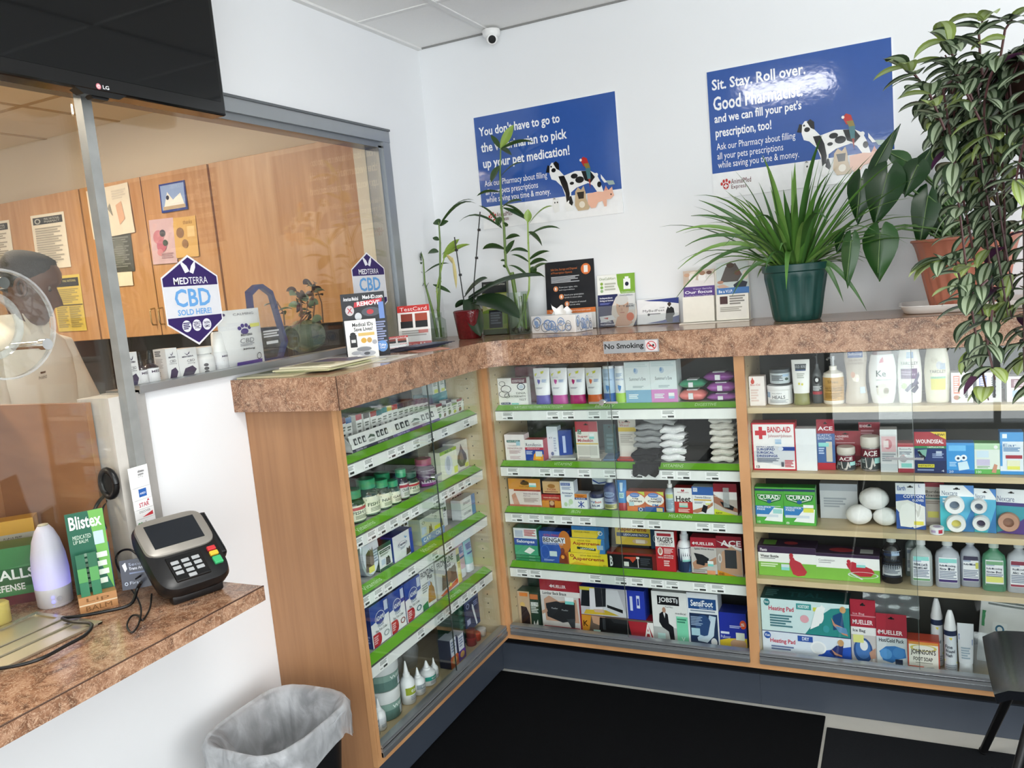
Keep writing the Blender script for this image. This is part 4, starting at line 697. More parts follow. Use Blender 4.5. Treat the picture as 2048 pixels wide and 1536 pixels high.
hangcard('R', T2, (1.7534,1.8230,0.9203,1.0766), 'r 0 0 100 100 8f2232;b 4 88 60 94 f0dfe2 SELF-ADHERING;l 10 70 70 82 2 c88a94;r 0 0 100 10 5f1420', 'bandage_card', 'red hang card behind the taller clear jar, second shelf', 'pack', back='8f2232', dep=.212)
def rolljar(ext, label):
    return bottle('R', T2, ext, [(0, 92), (4, 100), (66, 100), (72, 92)], M('8d8683', .12), 'bandage_jar', label, 'jar', None, caprings=[(70, 98), (73, 102), (96, 102), (100, 94)], capmat=M('cfc9bf', .4), lab=(6, 66, 2.7, 'r 0 0 100 100 3d4446;r 0 60 100 100 6a2030;b 22 66 78 92 f2f0ee ACE;p c9c4bf 30 58 60 58 70 20 50 0 34 10;r 66 30 94 56 a9dcd8;l 10 30 30 50 3 9fb0ae;p b9b6b3 0 30 30 10 60 0 0 0'), ry=1)
rolljar((1.6823,1.7439,0.9064,1.0026), 'short clear jar holding a bandage roll, beige lid, second shelf')
rolljar((1.7596,1.8232,0.9131,1.0395), 'taller clear jar holding a bandage roll, beige lid, second shelf')
carton('R', T2, (1.8236,1.8761,0.9095,1.0683), .05, 'd6d3d6', 'r 0 0 100 100 dfdde0;r 8 48 92 84 e6b9bf;e 46 66 24 12 cf7f88;r 20 58 50 74 f2dfe0;l 10 24 90 44 4 a0a4ac;r 0 88 100 100 eeeef0;r 0 4 100 20 c9ced4', 'carton', 'narrow white carton with a pink picture, behind the glass overlap', 'box')
carton('R', T2, (1.8776,1.9272,0.9107,1.0207), .05, 'a83440', 'r 0 0 100 100 eeeff1;r 0 0 100 14 a03040;r 0 88 100 100 b5434e;t 10 76 84 84 6a7080 Butterfly;l 10 60 84 72 2 8a92a2;r 16 28 84 62 e6ebf0;r 20 18 84 32 8fd6cf', 'carton', 'white carton with maroon bands beside the red and navy carton', 'box')
carton('R', T2, (1.9264,2.0221,0.9109,1.0600), .045, '1d2c58', 'r 0 0 100 100 20356c;r 0 0 100 30 1a2a58;r 0 66 100 100 a82a38;p e8c93a 50 100 100 82 100 100;b 66 90 96 96 3a2a14 NEW!;b 6 72 92 82 f2eef0 WOUNDSEAL;r 0 60 100 66 3c8a58;b 40 61.5 94 65 e6f2e8 +APPLICATOR;p 7fb0a0 10 56 40 58 36 40 16 42;e 26 38 8 6 0f1420;p 0f1420 10 52 16 54 34 36 28 32;r 68 44 86 54 b9c6d8;l 56 36 92 48 3 8fa0c8;r 10 14 62 22 d9d23a;b 12 16 60 20 2a2c14 INSTANTLY;l 8 4 60 10 1 7f90b8;t 84 4 92 9 dfe6f4 4', 'carton', 'navy carton with a red band and white heading, second shelf', 'box')
carton('R', T2, (2.0226,2.1025,0.9143,1.0229), .045, '3c86c8', 'r 0 0 100 100 3f96d8;r 0 0 100 12 2a6fb8;r 8 74 70 92 74bff0;e 42 50 12 10 e9f2f8;e 62 52 12 10 e9f2f8;e 42 50 5 4 2a3a5a;e 62 52 5 4 2a3a5a;p cfe6f2 40 36 74 42 82 16 44 10;l 10 22 36 38 3 a9d6f4;t 8 3 24 10 dff0fa 20', 'carton', 'bright blue bandage carton next to the navy carton', 'box')
carton('R', T2, (2.0985,2.1745,0.9160,1.0219), .045, '5faa58', 'r 0 0 100 100 dfe9e0;r 0 0 100 16 62b05a;r 0 80 100 100 b8dcb4;r 8 54 56 76 cfe3f0;r 8 28 60 48 c9c2dc;e 84 88 8 6 f0f2f0;p c89078 66 6 78 34 90 30 84 4;l 10 18 60 26 2 8fae90;t 6 3 26 11 e9f6e8 100', 'carton', 'white and green bandage carton, second shelf', 'box')
carton('R', T2, (2.1697,2.2395,0.9129,1.0584), .05, '3a82c4', 'r 0 0 100 100 dfe9f0;r 0 78 100 100 4a9ad8;r 0 0 100 8 3f8fd0;r 10 86 30 96 e9f2f8;p 4a9ad8 0 20 10 20 10 78 0 78;t 14 66 70 73 4a78a8 Ear;l 14 54 86 64 3 5a8ab8;r 24 38 94 46 a83a48;r 30 12 84 34 e6e8c8;r 30 12 84 20 e0e06a', 'carton', 'white and blue carton with a red stripe, last on the second shelf by the chair', 'box')
# third shelf
for k, (ext, lab_) in enumerate((((1.3856,1.4993,0.7097,0.8558), 'by the centre stile on the third shelf'), ((1.4958,1.6077,0.7111,0.8564), 'second one along on the third shelf'))):
    carton('R', T3, ext, .05, '2e8a3a', 'r 0 0 100 100 55ab45;r 0 90 100 96 2a3f60;p 2a6e34 4 82 96 82 90 66 50 56 10 66;p e6efe6 8 80 92 80 86 68 50 60 14 68;p 2a7a38 10 79 90 79 84 69 50 62 16 69;b 16 68 84 79 f4f8f4 CURAD;e 50 62 8 5 2f5f9c;r 0 24 96 50 3a7fc0;p 55ab45 60 24 100 24 100 60 70 50;b 6 44 56 49 f0f6fa NON-STICK;b 6 38 34 43 f0f6fa PADS;p eef2f2 30 10 94 8 98 44 66 46;r 4 20 80 27 cfdbe4;l 56 48 90 50 1 e6efe6;t 6 3 16 9 eaf4ea %s;' % ('10', '8')[k]+('r 62 30 94 42 9fd6d2' if k == 0 else 'r 62 48 94 56 f2f4f2;r 62 36 94 47 dfe05a'), 'carton', 'green pad carton, '+lab_, 'box', sideart='r 0 0 100 100 2e8a3a')
carton('R', T3, (1.6142,1.7415,0.7065,0.8476), .06, 'b9bcc0', 'r 0 0 100 100 cfd2d6;r 0 80 100 100 aeb4bc;l 10 30 70 60 4 a3a8b0', 'carton', 'pale grey carton behind the glare on the third shelf', 'box', dep=.20)
def gauze(c, r, label, squash=.8, ry=0, dark='e9e9e8'):
    rr = random.Random(int(c[0]*999)); mb = MB(); V = []; F = []; m = M(dark, .8, var=.08, scale=60, bump=.8)
    mb.ball((0, 0, r*squash), (r, r*.9, r*squash), m, 18, 12); mb.v = [(x*(1+.07*rr.random()), y*(1+.07*rr.random()), max(.0, z*(1+.05*rr.random()))) for x, y, z in mb.v]
    o = mb.build('cotton_roll', smooth=80, loc=c); o.rotation_euler.z = ry; tag(o, label, 'cotton roll', 'wrapped cotton rolls on the third shelf'); return o
q = (1.7964, -0.2550, 0.7361); gauze((q[0], -.245, T3+.054), .047, 'large white wrapped cotton roll resting on the smaller ones, third shelf')
q = (1.7463, -0.2700, 0.6954); gauze((q[0], -.255, T3+.001), .042, 'white wrapped cotton roll under the large one, toward the green cartons')
q = (1.8311, -0.2750, 0.7016); gauze((q[0], -.255, T3+.001), .038, 'white wrapped cotton roll under the large one, beside the blue glove card')
hangcard('R', T3, (1.8663,1.9572,0.7018,0.8790), 'r 0 0 100 100 3358a4;r 0 76 100 100 e9ecf2;b 6 84 34 94 4a68a8 Earth;b 26 68 94 75 f0f3f8 COTTON;b 56 61 94 66 f0f3f8 GLOVES;p e6e6e2 0 60 40 64 98 50 98 10 60 2 0 44;p f3f3f0 14 6 10 34 20 52 40 58 62 50 72 40 82 56 88 50 80 32 74 12 50 4;p cfcfca 64 46 74 40 80 54 86 50 78 30 72 26;r 60 10 92 18 e6dc5a;r 60 18 92 22 f2f2ee;t 78 92 84 98 3a5490 L', 'glove_card', 'blue and white hang card picturing a white glove, third shelf', 'pack', back='2f4f98', dep=.285)
carton('R', T3, (1.9554,2.0153,0.7445,0.8715), .04, '8f8680', 'r 0 0 100 100 c3b9ae;r 0 90 100 100 9a3440;b 6 76 84 82 5a4f4a Border;b 6 68 84 74 5a4f4a Gauze;r 0 62 100 65 4f7a72;l 6 50 80 58 2 96897e;r 14 20 70 34 d8cf6a;r 0 0 100 10 a9a09a', 'carton', 'taupe gauze carton behind the first tape card', 'box', dep=.24)
def tapecard(ext, art, label, rolls, yaw=0, lean=0):
    o = hangcard('R', T3, ext, art, 'tape_card', label, 'pack', 'tape roll hang cards on the third shelf', back='4f9ac0', dep=.285, lean=lean, yaw=yaw); u0, u1, z0, z1 = ext; W = u1-u0; H = z1-T3
    for (cx, cz, r, col, core) in rolls:
        mb = MB(); R0 = r*W; V = []; n = 24
        for i in range(n):
            a = 2*PI*i/n; c_, s_ = math.cos(a), math.sin(a)
            for (rr, yy) in ((R0*.5, -.001), (R0*.5, -.024), (R0*.94, -.025), (R0, -.022), (R0, -.001)): V.append(((cx-.5)*W+rr*c_, yy, cz*H+rr*s_))
        F = []
        for i in range(n):
            j = (i+1) % n; F += [(i*5+k, i*5+k+1, j*5+k+1, j*5+k) for k in range(4)]
        mb.add(V, F, M(col, .5)); mb.build('tape_roll', o, smooth=50)
        mb = MB(); mb.loft([(0, R0*.5, R0*.5), (.003, R0*.5, R0*.5)], M(core, .5), 20); c_ = mb.build('core', o, smooth=50); c_.location = ((cx-.5)*W, -.001, cz*H); c_.rotation_euler = (PI/2, 0, 0)
    return o
NX = 'r 0 0 100 100 5fb4d4;p 3f7fb8 60 0 100 0 100 60;p 4fc0cc 0 0 60 0 30 40 0 60;r 0 76 100 100 eef2f4;p 5a8ed0 70 100 100 100 100 80;t 6 78 52 88 3f5a7a Nexcare;'
tapecard((2.0006,2.0997,0.7129,0.8758), NX+'l 8 60 40 72 2 e6f0f4', 'blue hang card with two white tape rolls beside the taupe carton', [(.42, .60, .30, 'eceeee', '6a7a8c'), (.46, .20, .29, 'e4e6e4', 'dccf6a')])
tapecard((2.0924,2.1626,0.7172,0.8663), NX+'r 10 8 60 30 3c3444', 'blue hang card with white tape rolls half covered by its neighbour', [(.26, .62, .34, 'e2e4e4', '5a6a80'), (.34, .24, .36, 'dfe2e2', '4a3f5a')], yaw=-.12)
tapecard((2.1625,2.2471,0.7135,0.8641), 'r 0 0 100 100 3f9aa8;p 5a3f8a 0 0 100 0 100 40 40 10;r 0 70 100 100 e9edf0;t 4 72 60 84 44507a Nexcare;r 0 62 100 70 4a3f7c', 'blue and purple hang card with one tan tape roll', [(.42, .28, .36, 'b98f78', 'a07862')], yaw=-.15, lean=.08)
q = (1.9881, -0.3100, 0.7046)
t = empty('tape_tin', (q[0], -.318, T3+.0005)); tag(t, 'flat white round tape tin lying in front of the tape cards', 'tape tin')
mb = MB(); mb.loft([(0, .021, .021), (.001, .0215, .0215), (.022, .0215, .0215), (.0235, .02, .02)], M('eeeef0', .3), 28); mb.art('r 60 20 92 80 b8364a;r 4 30 40 70 b9a8c8', lambda u, v, n: ((.0216+n)*math.cos(-PI/2+2*(u-.5)), (.0216+n)*math.sin(-PI/2+2*(u-.5)), .001+v), 1, .021, strips=8); mb.build('tin', t, smooth=40)
mb = MB(); mb.loft([(.0235, .012, .012), (.0242, .0115, .0115)], M('b9a8cc', .3), 24); mb.build('lid_mark', t, smooth=40)
# fourth shelf
WB = 'r 0 0 100 100 f0f1ee;r 0 0 100 46 7fba4a;r 0 78 100 100 3a2844;'
carton('R', T4, (1.3857,1.6015,0.4998,0.6345), .085, '2e2036', WB+'b 4 82 16 92 f0ecf2 Flents;b 4 62 36 71 4a4a4c Water Bottle;l 4 56 30 60 1 8a8a8c;l 4 28 34 42 2 d8ecc4;e 58 72 3.5 8 b83a44;p b83a44 54 66 62 66 64 58 74 50 84 20 80 8 68 4 60 10 54 44 56 58;r 40 22 54 42 cfe0e6;r 40 22 54 32 8fd6d0', 'carton', 'wide green and white carton picturing a red water bottle upright, fourth shelf', 'box', topart='r 0 0 100 100 2e2036;r 8 20 30 80 5f8f3f;e 56 50 12 20 a03a40', sideart='r 0 0 100 100 2e2036')
carton('R', T4, (1.6016,1.8092,0.5070,0.6197), .085, '3a2d3e', WB.replace('78', '88')+'t 4 70 30 78 6a6a6c Combination;l 4 62 24 66 1 9a9a9c;e 52 74 3 7 b5303c;p b5303c 48 66 58 74 72 64 88 50 92 36 86 22 70 20 56 34 50 54;o 74 26 24 12 .9 d3dcd6;p cfd8d6 54 28 72 8 74 11 56 32;r 64 54 78 70 8fd6d0;r 64 64 78 74 e8eef0', 'carton', 'wide green and white carton picturing a red bottle lying with tubing, fourth shelf', 'box', topart='r 0 0 100 100 3a2d3e;e 40 50 20 26 a03a40;r 70 20 90 70 b0b4b0')
bottle('R', T4, (1.8145,1.8806,0.5153,0.6935), [(0, 92), (2, 100), (66, 100), (78, 62), (84, 40), (90, 40)], M('1e1c1e', .2), 'antiseptic_bottle', 'black bottle with a white cap and label, fourth shelf', 'bottle', None, caprings=[(84, 46), (99, 44), (100, 40)], capmat=M('d9dcde', .3), lab=(14, 68, 2.3, 'r 0 0 100 100 d6d8dc;r 14 82 50 100 23304f;r 50 84 86 100 a9bcd8;b 16 62 84 72 2a3040 Povidone;r 10 50 90 54 2a2f3c;l 16 14 84 46 6 6f7684;r 10 0 90 8 2a2f3c'), ry=.9)
FLASK = [(0, 92, 4), (2, 100, 4), (62, 100, 4), (72, 88, 3), (80, 46, 2), (84, 34, 2), (92, 34, 2)]
def flask(ext, col, cap, art, label, dep=None):
    bottle('R', T4, ext, FLASK, M(col, .25, trans=.25), 'rubbing_bottle', label, 'bottle', 'flat-sided pint bottles on the fourth shelf', caprings=[(86, 42), (99, 42), (100, 38)], capmat=M(cap, .35), lab=(12, 64, 1.15, art), ry=.6, dep=dep)
LB = 'r 0 0 100 100 eceef2;r 8 78 50 92 aab8d0;l 10 14 90 46 5 8a93a6;'
flask((1.9039,1.9737,0.5116,0.6865), 'b9c2c0', 'd8dcdc', LB+'r 10 84 90 100 8fd6d0;b 12 62 74 74 3a4456 Witch;b 12 50 70 60 3a4456 Hazel;r 6 2 94 10 6fa070', 'clear flat pint bottle with a green-footed label')
flask((1.8892,1.9361,0.5318,0.6849), '7d8a88', 'b9bebe', LB, 'clear flat pint bottle half hidden behind the green-footed one', dep=.215)
flask((1.9812,2.0562,0.5171,0.6887), 'b6bcc6', 'd8dcdc', LB+'r 10 80 92 96 8fd6d0;b 14 62 80 72 3a4456 Rubbing;b 14 50 72 60 3a4456 Alcohol;r 6 2 94 12 43346c', 'clear flat pint bottle with a purple-footed label and aqua sticker')
flask((2.0529,2.1187,0.5268,0.6902), 'aeb4c0', 'd8dcdc', LB+'r 6 84 94 100 3d3a52;b 14 62 84 72 3a4456 Rubbing;r 66 52 92 76 d9d86a;r 6 2 94 12 43346c', 'clear flat pint bottle with a dark-topped label and yellow sticker', dep=.275)
flask((2.1173,2.1895,0.5087,0.6895), '4f9470', 'c9d6cc', LB+'r 10 82 90 96 7faf86;b 14 62 80 71 3a4456 Rubbing;b 14 50 74 59 3a4456 Alcohol;r 10 14 90 36 dfe27a;r 6 0 94 8 4a7a5c', 'green-tinted flat pint bottle among the clear ones')
flask((2.1883,2.2607,0.5113,0.6938), 'bcc2ca', 'd8dcdc', LB+'r 10 84 90 98 8a3a4c;b 24 62 90 71 3a4456 Rubbing;b 24 50 84 59 3a4456 Alcohol;r 6 2 94 10 9a3a4c', 'clear flat pint bottle with a red-footed label')
# bottom shelf
carton('R', T5, (1.3848,1.7064,0.2148,0.3144), .10, '1d3f98', 'r 0 0 100 100 dbe4f0;p 2a55b8 56 0 70 44 100 70 100 0;e 6 84 4 14 2f5aa8;b 3.5 80 9 90 e9eef8 Kaz;b 9 52 38 74 c43a52 Heating Pad;l 10 26 36 46 2 6a7aa0;b 42 74 58 92 2f55a8 D;r 41 72 58 94 2f55a8;b 46 77 54 90 e9eef8 DRY;e 64 54 9 26 f0f2f4;e 64 54 7 20 dfe3e8;p 23306c 84 70 92 76 90 30 82 26 76 44;e 89 82 3.5 13 c49a6a;p c08a70 78 56 84 40 90 34 90 28 82 34', 'carton', 'lower heating pad carton in blue and white, bottom shelf', 'box', h=.098)
carton('R', T5+.101, (1.3830,1.7049,0.2923,0.4190), .11, '1d5a58', 'r 0 0 100 100 cfe6e8;p 2f8a88 50 0 66 56 80 84 100 90 100 0;e 7 88 3.6 11 2f7a80;b 4.5 84 9.5 92 e6f4f4 Easy;b 9 60 38 78 c2405a Heating Pad;r 41 74 58 92 3f9a9a;b 43 78 56 88 eaf6f6 MOIST/DRY;r 60 72 70 84 d9dc5a;l 10 12 36 52 5 4a7a84;e 50 46 5 12 dfa6b0;p f2f5f5 56 16 66 30 74 84 70 94 62 70;e 67 62 5 26 f0f3f3;p 1f4a7a 82 64 92 78 94 30 88 26 82 20;e 93 84 3.4 10 c99a66;p c98f74 80 58 84 40 94 30 98 6 92 10 82 36;p 5f90b8 84 34 96 30 98 12 88 16;e 74 22 3.6 11 3f9aa0', 'carton', 'upper heating pad carton in teal and white, bottom shelf', 'box', h=.125, topart='r 0 0 100 100 1a4a4a;l 4 20 18 80 4 5a8f90;b 30 30 70 70 2f6a6c TEAL', sideart='r 0 0 100 100 1d5a58')
hangcard('R', T5, (1.7073,1.7899,0.2319,0.4500), 'r 0 0 100 100 c8c3c2;r 0 58 100 100 a8283a;r 0 74 100 76 c9808a;b 8 62 88 69 f2e6e8 MUELLER;t 10 76 56 80 e6c4ca Ice Bag;r 0 46 100 58 e9e8e8;b 8 49 58 55 3a3f48 Ice Bag;e 46 22 38 20 2f5590;e 46 24 30 15 4a78b8;e 50 30 16 8 e6e9ec;p e9e4e0 80 4 92 4 88 20;r 8 34 50 46 dfe08a;p b98f7c 70 20 96 28 96 12 76 10', 'ice_bag_card', 'red and grey hang card picturing a blue ice bag, bottom shelf', 'pack', back='8f2434', dep=.285)
hangcard('R', T5, (1.7866,1.8882,0.2252,0.4076), 'r 0 0 100 100 d3d9de;r 0 58 100 100 a82c3c;b 10 62 86 70 f2e6e8 MUELLER;p f2e6e8 4 66 9 71 9 61;b 8 48 90 55 3a3f48 Hot/Cold Pack;p 3a78bc 8 30 30 40 60 42 92 38 96 22 70 18 50 10 20 14;e 30 26 20 10 5a98d4;e 72 30 20 10 4a88c8;r 60 0 84 18 23304a', 'cold_pack_card', 'red and white hang card picturing a blue gel pack, bottom shelf', 'pack', back='9a2838', dep=.29)
mb = MB(); pl = thin_glass('plastic_bag', (.9, .93, .95), 2.5, .18, (.75, .8, .85), .2); rows = []
for i in range(10): rows.append([(-.09+.18*j/10, .006*math.sin(j*1.7+i)+.004*math.sin(i*2.1), .11*i/9) for j in range(11)])
q = (1.8395, -0.2700, 0.3870); mb.sheet(rows, pl); o = mb.build('clear_plastic_bag', smooth=80, loc=(q[0], -.262, q[2])); tag(o, 'crumpled clear plastic bag standing above the gel pack card', 'plastic bag')
carton('R', T5, (1.8881,1.9877,0.2232,0.3248), .06, 'c04a34', "r 0 0 100 100 c8503a;r 4 18 96 94 f1ede2;r 4 88 96 96 e09a4a;o 50 78 42 10 .8 d9c86a;b 10 54 88 74 3a3230 JOHNSON'S;b 18 38 78 50 3a3230 FOOT SOAP;l 24 30 78 34 1 9a948a;r 4 4 50 22 d9542c;p b9bcb4 52 4 60 20 80 22 96 8;e 74 12 12 7 9aa098", 'carton', 'cream and red foot soap carton, bottom shelf', 'box', h=None)
def foam(ext, label, dep):
    bottle('R', T5, ext, [(0, 94), (2, 100), (68, 100), (72, 96)], M('e6eaee', .3), 'foam_wash_bottle', label, 'bottle', 'foam wash bottles on the bottom shelf', caprings=[(70, 100), (74, 100), (80, 84), (84, 78), (92, 60, 2, 50), (98, 40, 2, 30), (100, 30, 2, 20)], capmat=M('f0f2f4', .3), lab=(3, 70, 2.6, 'r 0 0 100 100 dfe6ec;r 0 88 100 100 23304f;p e6d44a 40 84 60 84 54 78;b 16 58 60 66 3a4456 Fine;b 16 48 74 56 3a4456 Wound;b 16 38 58 46 3a4456 Wash;p d9d84a 10 30 90 26 90 22 10 26;l 16 6 84 20 3 a9b4c0'), ry=1, dep=dep)
foam((1.9640,2.0020,0.2694,0.4495), 'foam wash bottle partly hidden behind the front one', .235); foam((1.9853,2.0421,0.2255,0.4328), 'foam wash bottle with a white dispenser cap next to the foot soap carton', .29)
squeeze('R', T5, (2.0404,2.0919,0.2251,0.3963), 'e2e7ec', 'd0d6da', 'p 3a62a4 0 76 100 62 100 46 0 60;l 16 6 80 40 5 a3b6c4', 'ointment_tube', 'white tube with a slanted blue band, bottom shelf', 'tube', dep=.3)
mb = MB(); rows = []
for i in range(9): rows.append([(-.055+.12*j/8, .02*math.sin(PI*j/8)*math.sin(PI*i/8)*-1-.004*math.sin(i*2+j), .15*i/8) for j in range(9)])
q = (2.1040, -0.2850, 0.2379); mb.sheet(rows, thin_glass('clear_pouch', (.85, .88, .9), 2.5, .3, (.7, .74, .78), .2)); o = mb.build('clear_pouch', smooth=80, loc=(q[0]+.032, -.262, T5+.001)); tag(o, 'clear wrinkled pouch standing beside the white tube with the blue band', 'pouch')
mb = MB(); W = .13; Hh = .25; rows = []
for i in range(11):
    rows.append([(-W+2*W*j/10, -.035*math.sin(PI*j/10)**.6*math.sin(PI*min(1, i/9.5)), Hh*i/10) for j in range(11)])
ex = (2.0767,2.3313,0.2976,0.4997); f = lambda u, v, n: (-W+u, -.035*max(0, math.sin(PI*u/(2*W)))**.6*math.sin(PI*min(1, v/Hh/.95))-.002-n*1.5, v)
mb.sheet(rows, M('e6e9e6', .3, bump=.4, scale=30)); mb.sheet([[(x, .012, z) for x, y, z in r] for r in rows], M('e6e9e6', .3))
q = (ex[0]+ex[1])/2; o = mb.build('supply_bag', smooth=70, loc=(2.235, -.2, T5+.012)); o.rotation_euler = (-.05, .08, 0); tag(o, 'green and white plastic supply bag behind the chair on the bottom shelf', 'bag')
mb = MB(); mb.art('p 3f8a5a 2 52 98 40 98 66 2 74;p 2f6e3a 60 46 98 40 98 60 56 66;r 14 44 30 62 eef2f0;l 8 82 60 90 2 4a5a50;o 22 53 5 6 .6 3a6f8a', f, 2*W, Hh, strips=10); mb.build('printed_band', o)

# ================================================================== stock of the left wall case (faces +x)
S1, S2, S3, S4 = 1.1698, .9358, .7388, .5008
S5L = .2068
L3_ = 'L'
def traybox(ext, band, label):
    ext = fit('L', ext); ext, _d = settle('L', S1, ext, .07, .282, .045); y0, y1, z0, z1 = ext; w_ = y1-y0; t = empty('display_tray', (.282, (y0+y1)/2, S1+.0005), PI/2); tag(t, label, 'display tray')
    mb = MB(); x = w_/2; mb.prism([(0, 0), (.043, 0), (.043, .062), (.034, .058), (.004, .028), (0, .03)], -x, -x+.003, WHITE, 'x'); mb.prism([(0, 0), (.043, 0), (.043, .062), (.034, .058), (.004, .028), (0, .03)], x-.003, x, WHITE, 'x')
    mb.box(-x, x, 0, .043, 0, .003, WHITE); mb.build('tray', t)
    mb = MB(); U = Vector((0, .012, .052)); mb.add([(-x, -.004, 0), (x, -.004, 0), (x, .010, .056), (-x, .010, .056), (-x, -.002, 0), (x, -.002, 0), (x, .012, .056), (-x, .012, .056)], [(0, 1, 2, 3), (7, 6, 5, 4), (0, 4, 5, 1), (1, 5, 6, 2), (2, 6, 7, 3), (3, 7, 4, 0)], M('f0f1ee', .3))
    V = Vector((0, .014, .056)).normalized(); f = flat((-x, -.004, 0), (1, 0, 0), V, (0, -V.z, V.y))
    mb.art('r 0 0 100 20 %s;t 8 5 32 15 e6e3f0 ESSENTIAL OILS;t 60 5 84 15 e6e3f0 ESSENTIAL OILS;r 8 40 15 78 3a3d40;r 18 40 25 78 3a3d40;r 28 40 35 78 3a3d40;p 4a5f50 39 52 48 74 57 64 57 50 48 58;r 62 40 69 78 3a3d40;r 72 40 79 78 3a3d40;r 82 40 89 78 3a3d40;e 11.5 56 2 12 dfe2e0;e 21.5 56 2 12 dfe2e0;e 31.5 56 2 12 dfe2e0;e 65.5 56 2 12 dfe2e0;e 75.5 56 2 12 dfe2e0;e 85.5 56 2 12 dfe2e0;l 40 28 56 44 2 9aa09a' % band, f, w_, .0577)
    mb.build('printed_front', t); return t
traybox((-1.1660,-0.9274,1.1537,1.1901), '2b2c44', 'white printed oil display tray with a dark band beside the wooden end panel'); traybox((-0.9372,-0.6061,1.1539,1.1885), '5a4a8c', 'white printed oil display tray with a purple band, further along')
cols = ['6a2034', '3f6fa8', 'b23a4c', '55504f', 'a02c34', '2f6f78', '2f7f86', 'c9b83a', 'b8342e', '3a2f4a', '46444a', '4a4a4c', '3c3c42', '5a5a60', '464650']
places = ['first from the wooden end panel', 'second from the end panel', 'third from the end panel', 'fourth from the end panel', 'fifth from the end panel', 'sixth from the end panel', 'seventh from the end panel', 'eighth from the end panel', 'ninth from the end panel', 'tenth, behind the purple tray', 'eleventh, behind the purple tray', 'twelfth, behind the purple tray', 'thirteenth, behind the purple tray', 'fourteenth, behind the purple tray', 'fifteenth, behind the purple tray']
def vial(ext, col, label, leaf, group, dx=.232):
    y0, y1, z0, z1 = ext; carton('L', S1+.0006, (y0, y1, S1, z1), .03, 'e6e8e2', 'r 0 0 100 100 eef0ec;r 0 82 100 100 %s;l 16 56 84 72 2 7a8078;r 20 44 70 50 3a3d3a;e 50 24 26 14 %s;e 40 16 18 9 %s' % (col, leaf, leaf), 'oil_carton', label, 'box', group, dep=dx)
LEAF = ['a03a2c', '5a7a8a', 'c8402c', '8a3a4a', '6a8a4a', '5a8a5a', '4a5a4a', 'c9b24a', '6a9ab8', '3a3f3a', '4a4a44', '5a6a4a', '6a7a5a', '5a5a44', '4a5a44']
VIALS = [(-1.1495,-1.1180,1.1964,1.2830), (-1.1188,-1.0866,1.1946,1.2786), (-1.0622,-1.0288,1.1945,1.2783), (-1.0191,-0.9848,1.1934,1.2748), (-0.9775,-0.9422,1.1929,1.2739), (-0.9453,-0.9093,1.1933,1.2705), (-0.9123,-0.8756,1.1943,1.2739), (-0.8823,-0.8449,1.1970,1.2749), (-0.8467,-0.8085,1.1995,1.2735), (-0.8087,-0.7696,1.2007,1.2701), (-0.7761,-0.7363,1.2008,1.2687), (-0.7409,-0.7002,1.2015,1.2682), (-0.7078,-0.6663,1.2008,1.2652), (-0.6744,-0.6321,1.2012,1.2619), (-0.6360,-0.5927,1.2007,1.2588)]
for e, c, p, lf in zip(VIALS, cols, places, LEAF): vial(e, c, 'small white oil carton in the top row, '+p, lf, 'small oil cartons on the top shelf')
VB_ = [((-0.6022,-0.5581,1.1891,1.2310), '7a2a3a'), ((-0.5689,-0.5240,1.1547,1.2190), '6a6a6c'), ((-0.5281,-0.4821,1.1537,1.2342), '55504f'), ((-0.4863,-0.4392,1.1526,1.2133), '8fae6a'), ((-0.4439,-0.3956,1.1498,1.2235), '8a2434'), ((-0.3810,-0.3312,1.1507,1.2177), '6a6a6c')]
for k, (e, c) in enumerate(VB_): vial(e, c, 'small white oil carton past the trays, %s towards the corner' % ('first', 'second', 'third', 'fourth', 'fifth', 'sixth')[k], ('5a8a4a', '6a4a2a', '6a7a4a', 'c9d24a', '8a3a3a', '9aa05a')[k], 'small oil cartons on the top shelf', .27)
carton('L', S1, (-.507, -.39, 1.17, 1.25), .09, '2f7f8c', 'r 0 0 100 100 3a8f9a;r 10 60 90 80 56a8b0', 'carton', 'wide teal carton behind the small oil cartons by the corner', 'box', dep=.20, h=.085)
carton('L', S1+.086, (-.499, -.449, 1.25, 1.33), .05, 'cfdcd8', 'r 0 0 100 100 dfe9e6;r 0 86 100 100 5a9a8a;l 14 40 70 74 5 7f948c;r 80 0 100 100 5f7a6a;r 20 4 76 24 d3e26a', 'carton', 'pale green carton standing on the teal one, away from the corner', 'box', dep=.20, h=.072)
carton('L', S1+.086, (-.443, -.394, 1.25, 1.33), .05, 'cfdcd8', 'r 0 0 100 100 dfe9e6;r 0 82 100 100 3f9a8a;l 14 40 70 74 5 7f948c;r 80 10 100 90 4a6a5a;r 20 4 76 20 d3e26a', 'carton', 'pale green carton standing on the teal one, by the corner', 'box', dep=.20, h=.072)
# green-capped supplement bottles
PILL = [(0, 92), (3, 100), (56, 100), (68, 84), (74, 60), (78, 60)]
def pill(ext, word, label, band=None, col='1d3a2a', cap='2f9a68', dep=.285, ry=1, lcol='e6e7cf'):
    y0, y1, z0, z1 = ext; a = 'r 0 0 100 100 %s;b 14 46 88 66 3a4a3a %s;l 22 14 78 38 3 8a9478;p 4a6a54 10 78 50 92 90 78 90 88 50 100 10 88;r 0 0 100 6 5a7a5c' % (lcol, word)
    if band: a += ';r 0 72 100 90 %s' % band
    bottle('L', S2, ext, PILL, M(col, .15, spec=.7), 'supplement_bottle', label, 'bottle', 'green-capped bottles on the second shelf', caprings=[(74, 76), (75, 80), (98, 80), (100, 74)], capmat=M(cap, .3), lab=(6, 55, 2.6, a), dep=dep, ry=ry)
pill((-1.2342,-1.1941,0.9330,1.0364), 'FLAX', 'green-capped bottle first along from the wooden end panel')
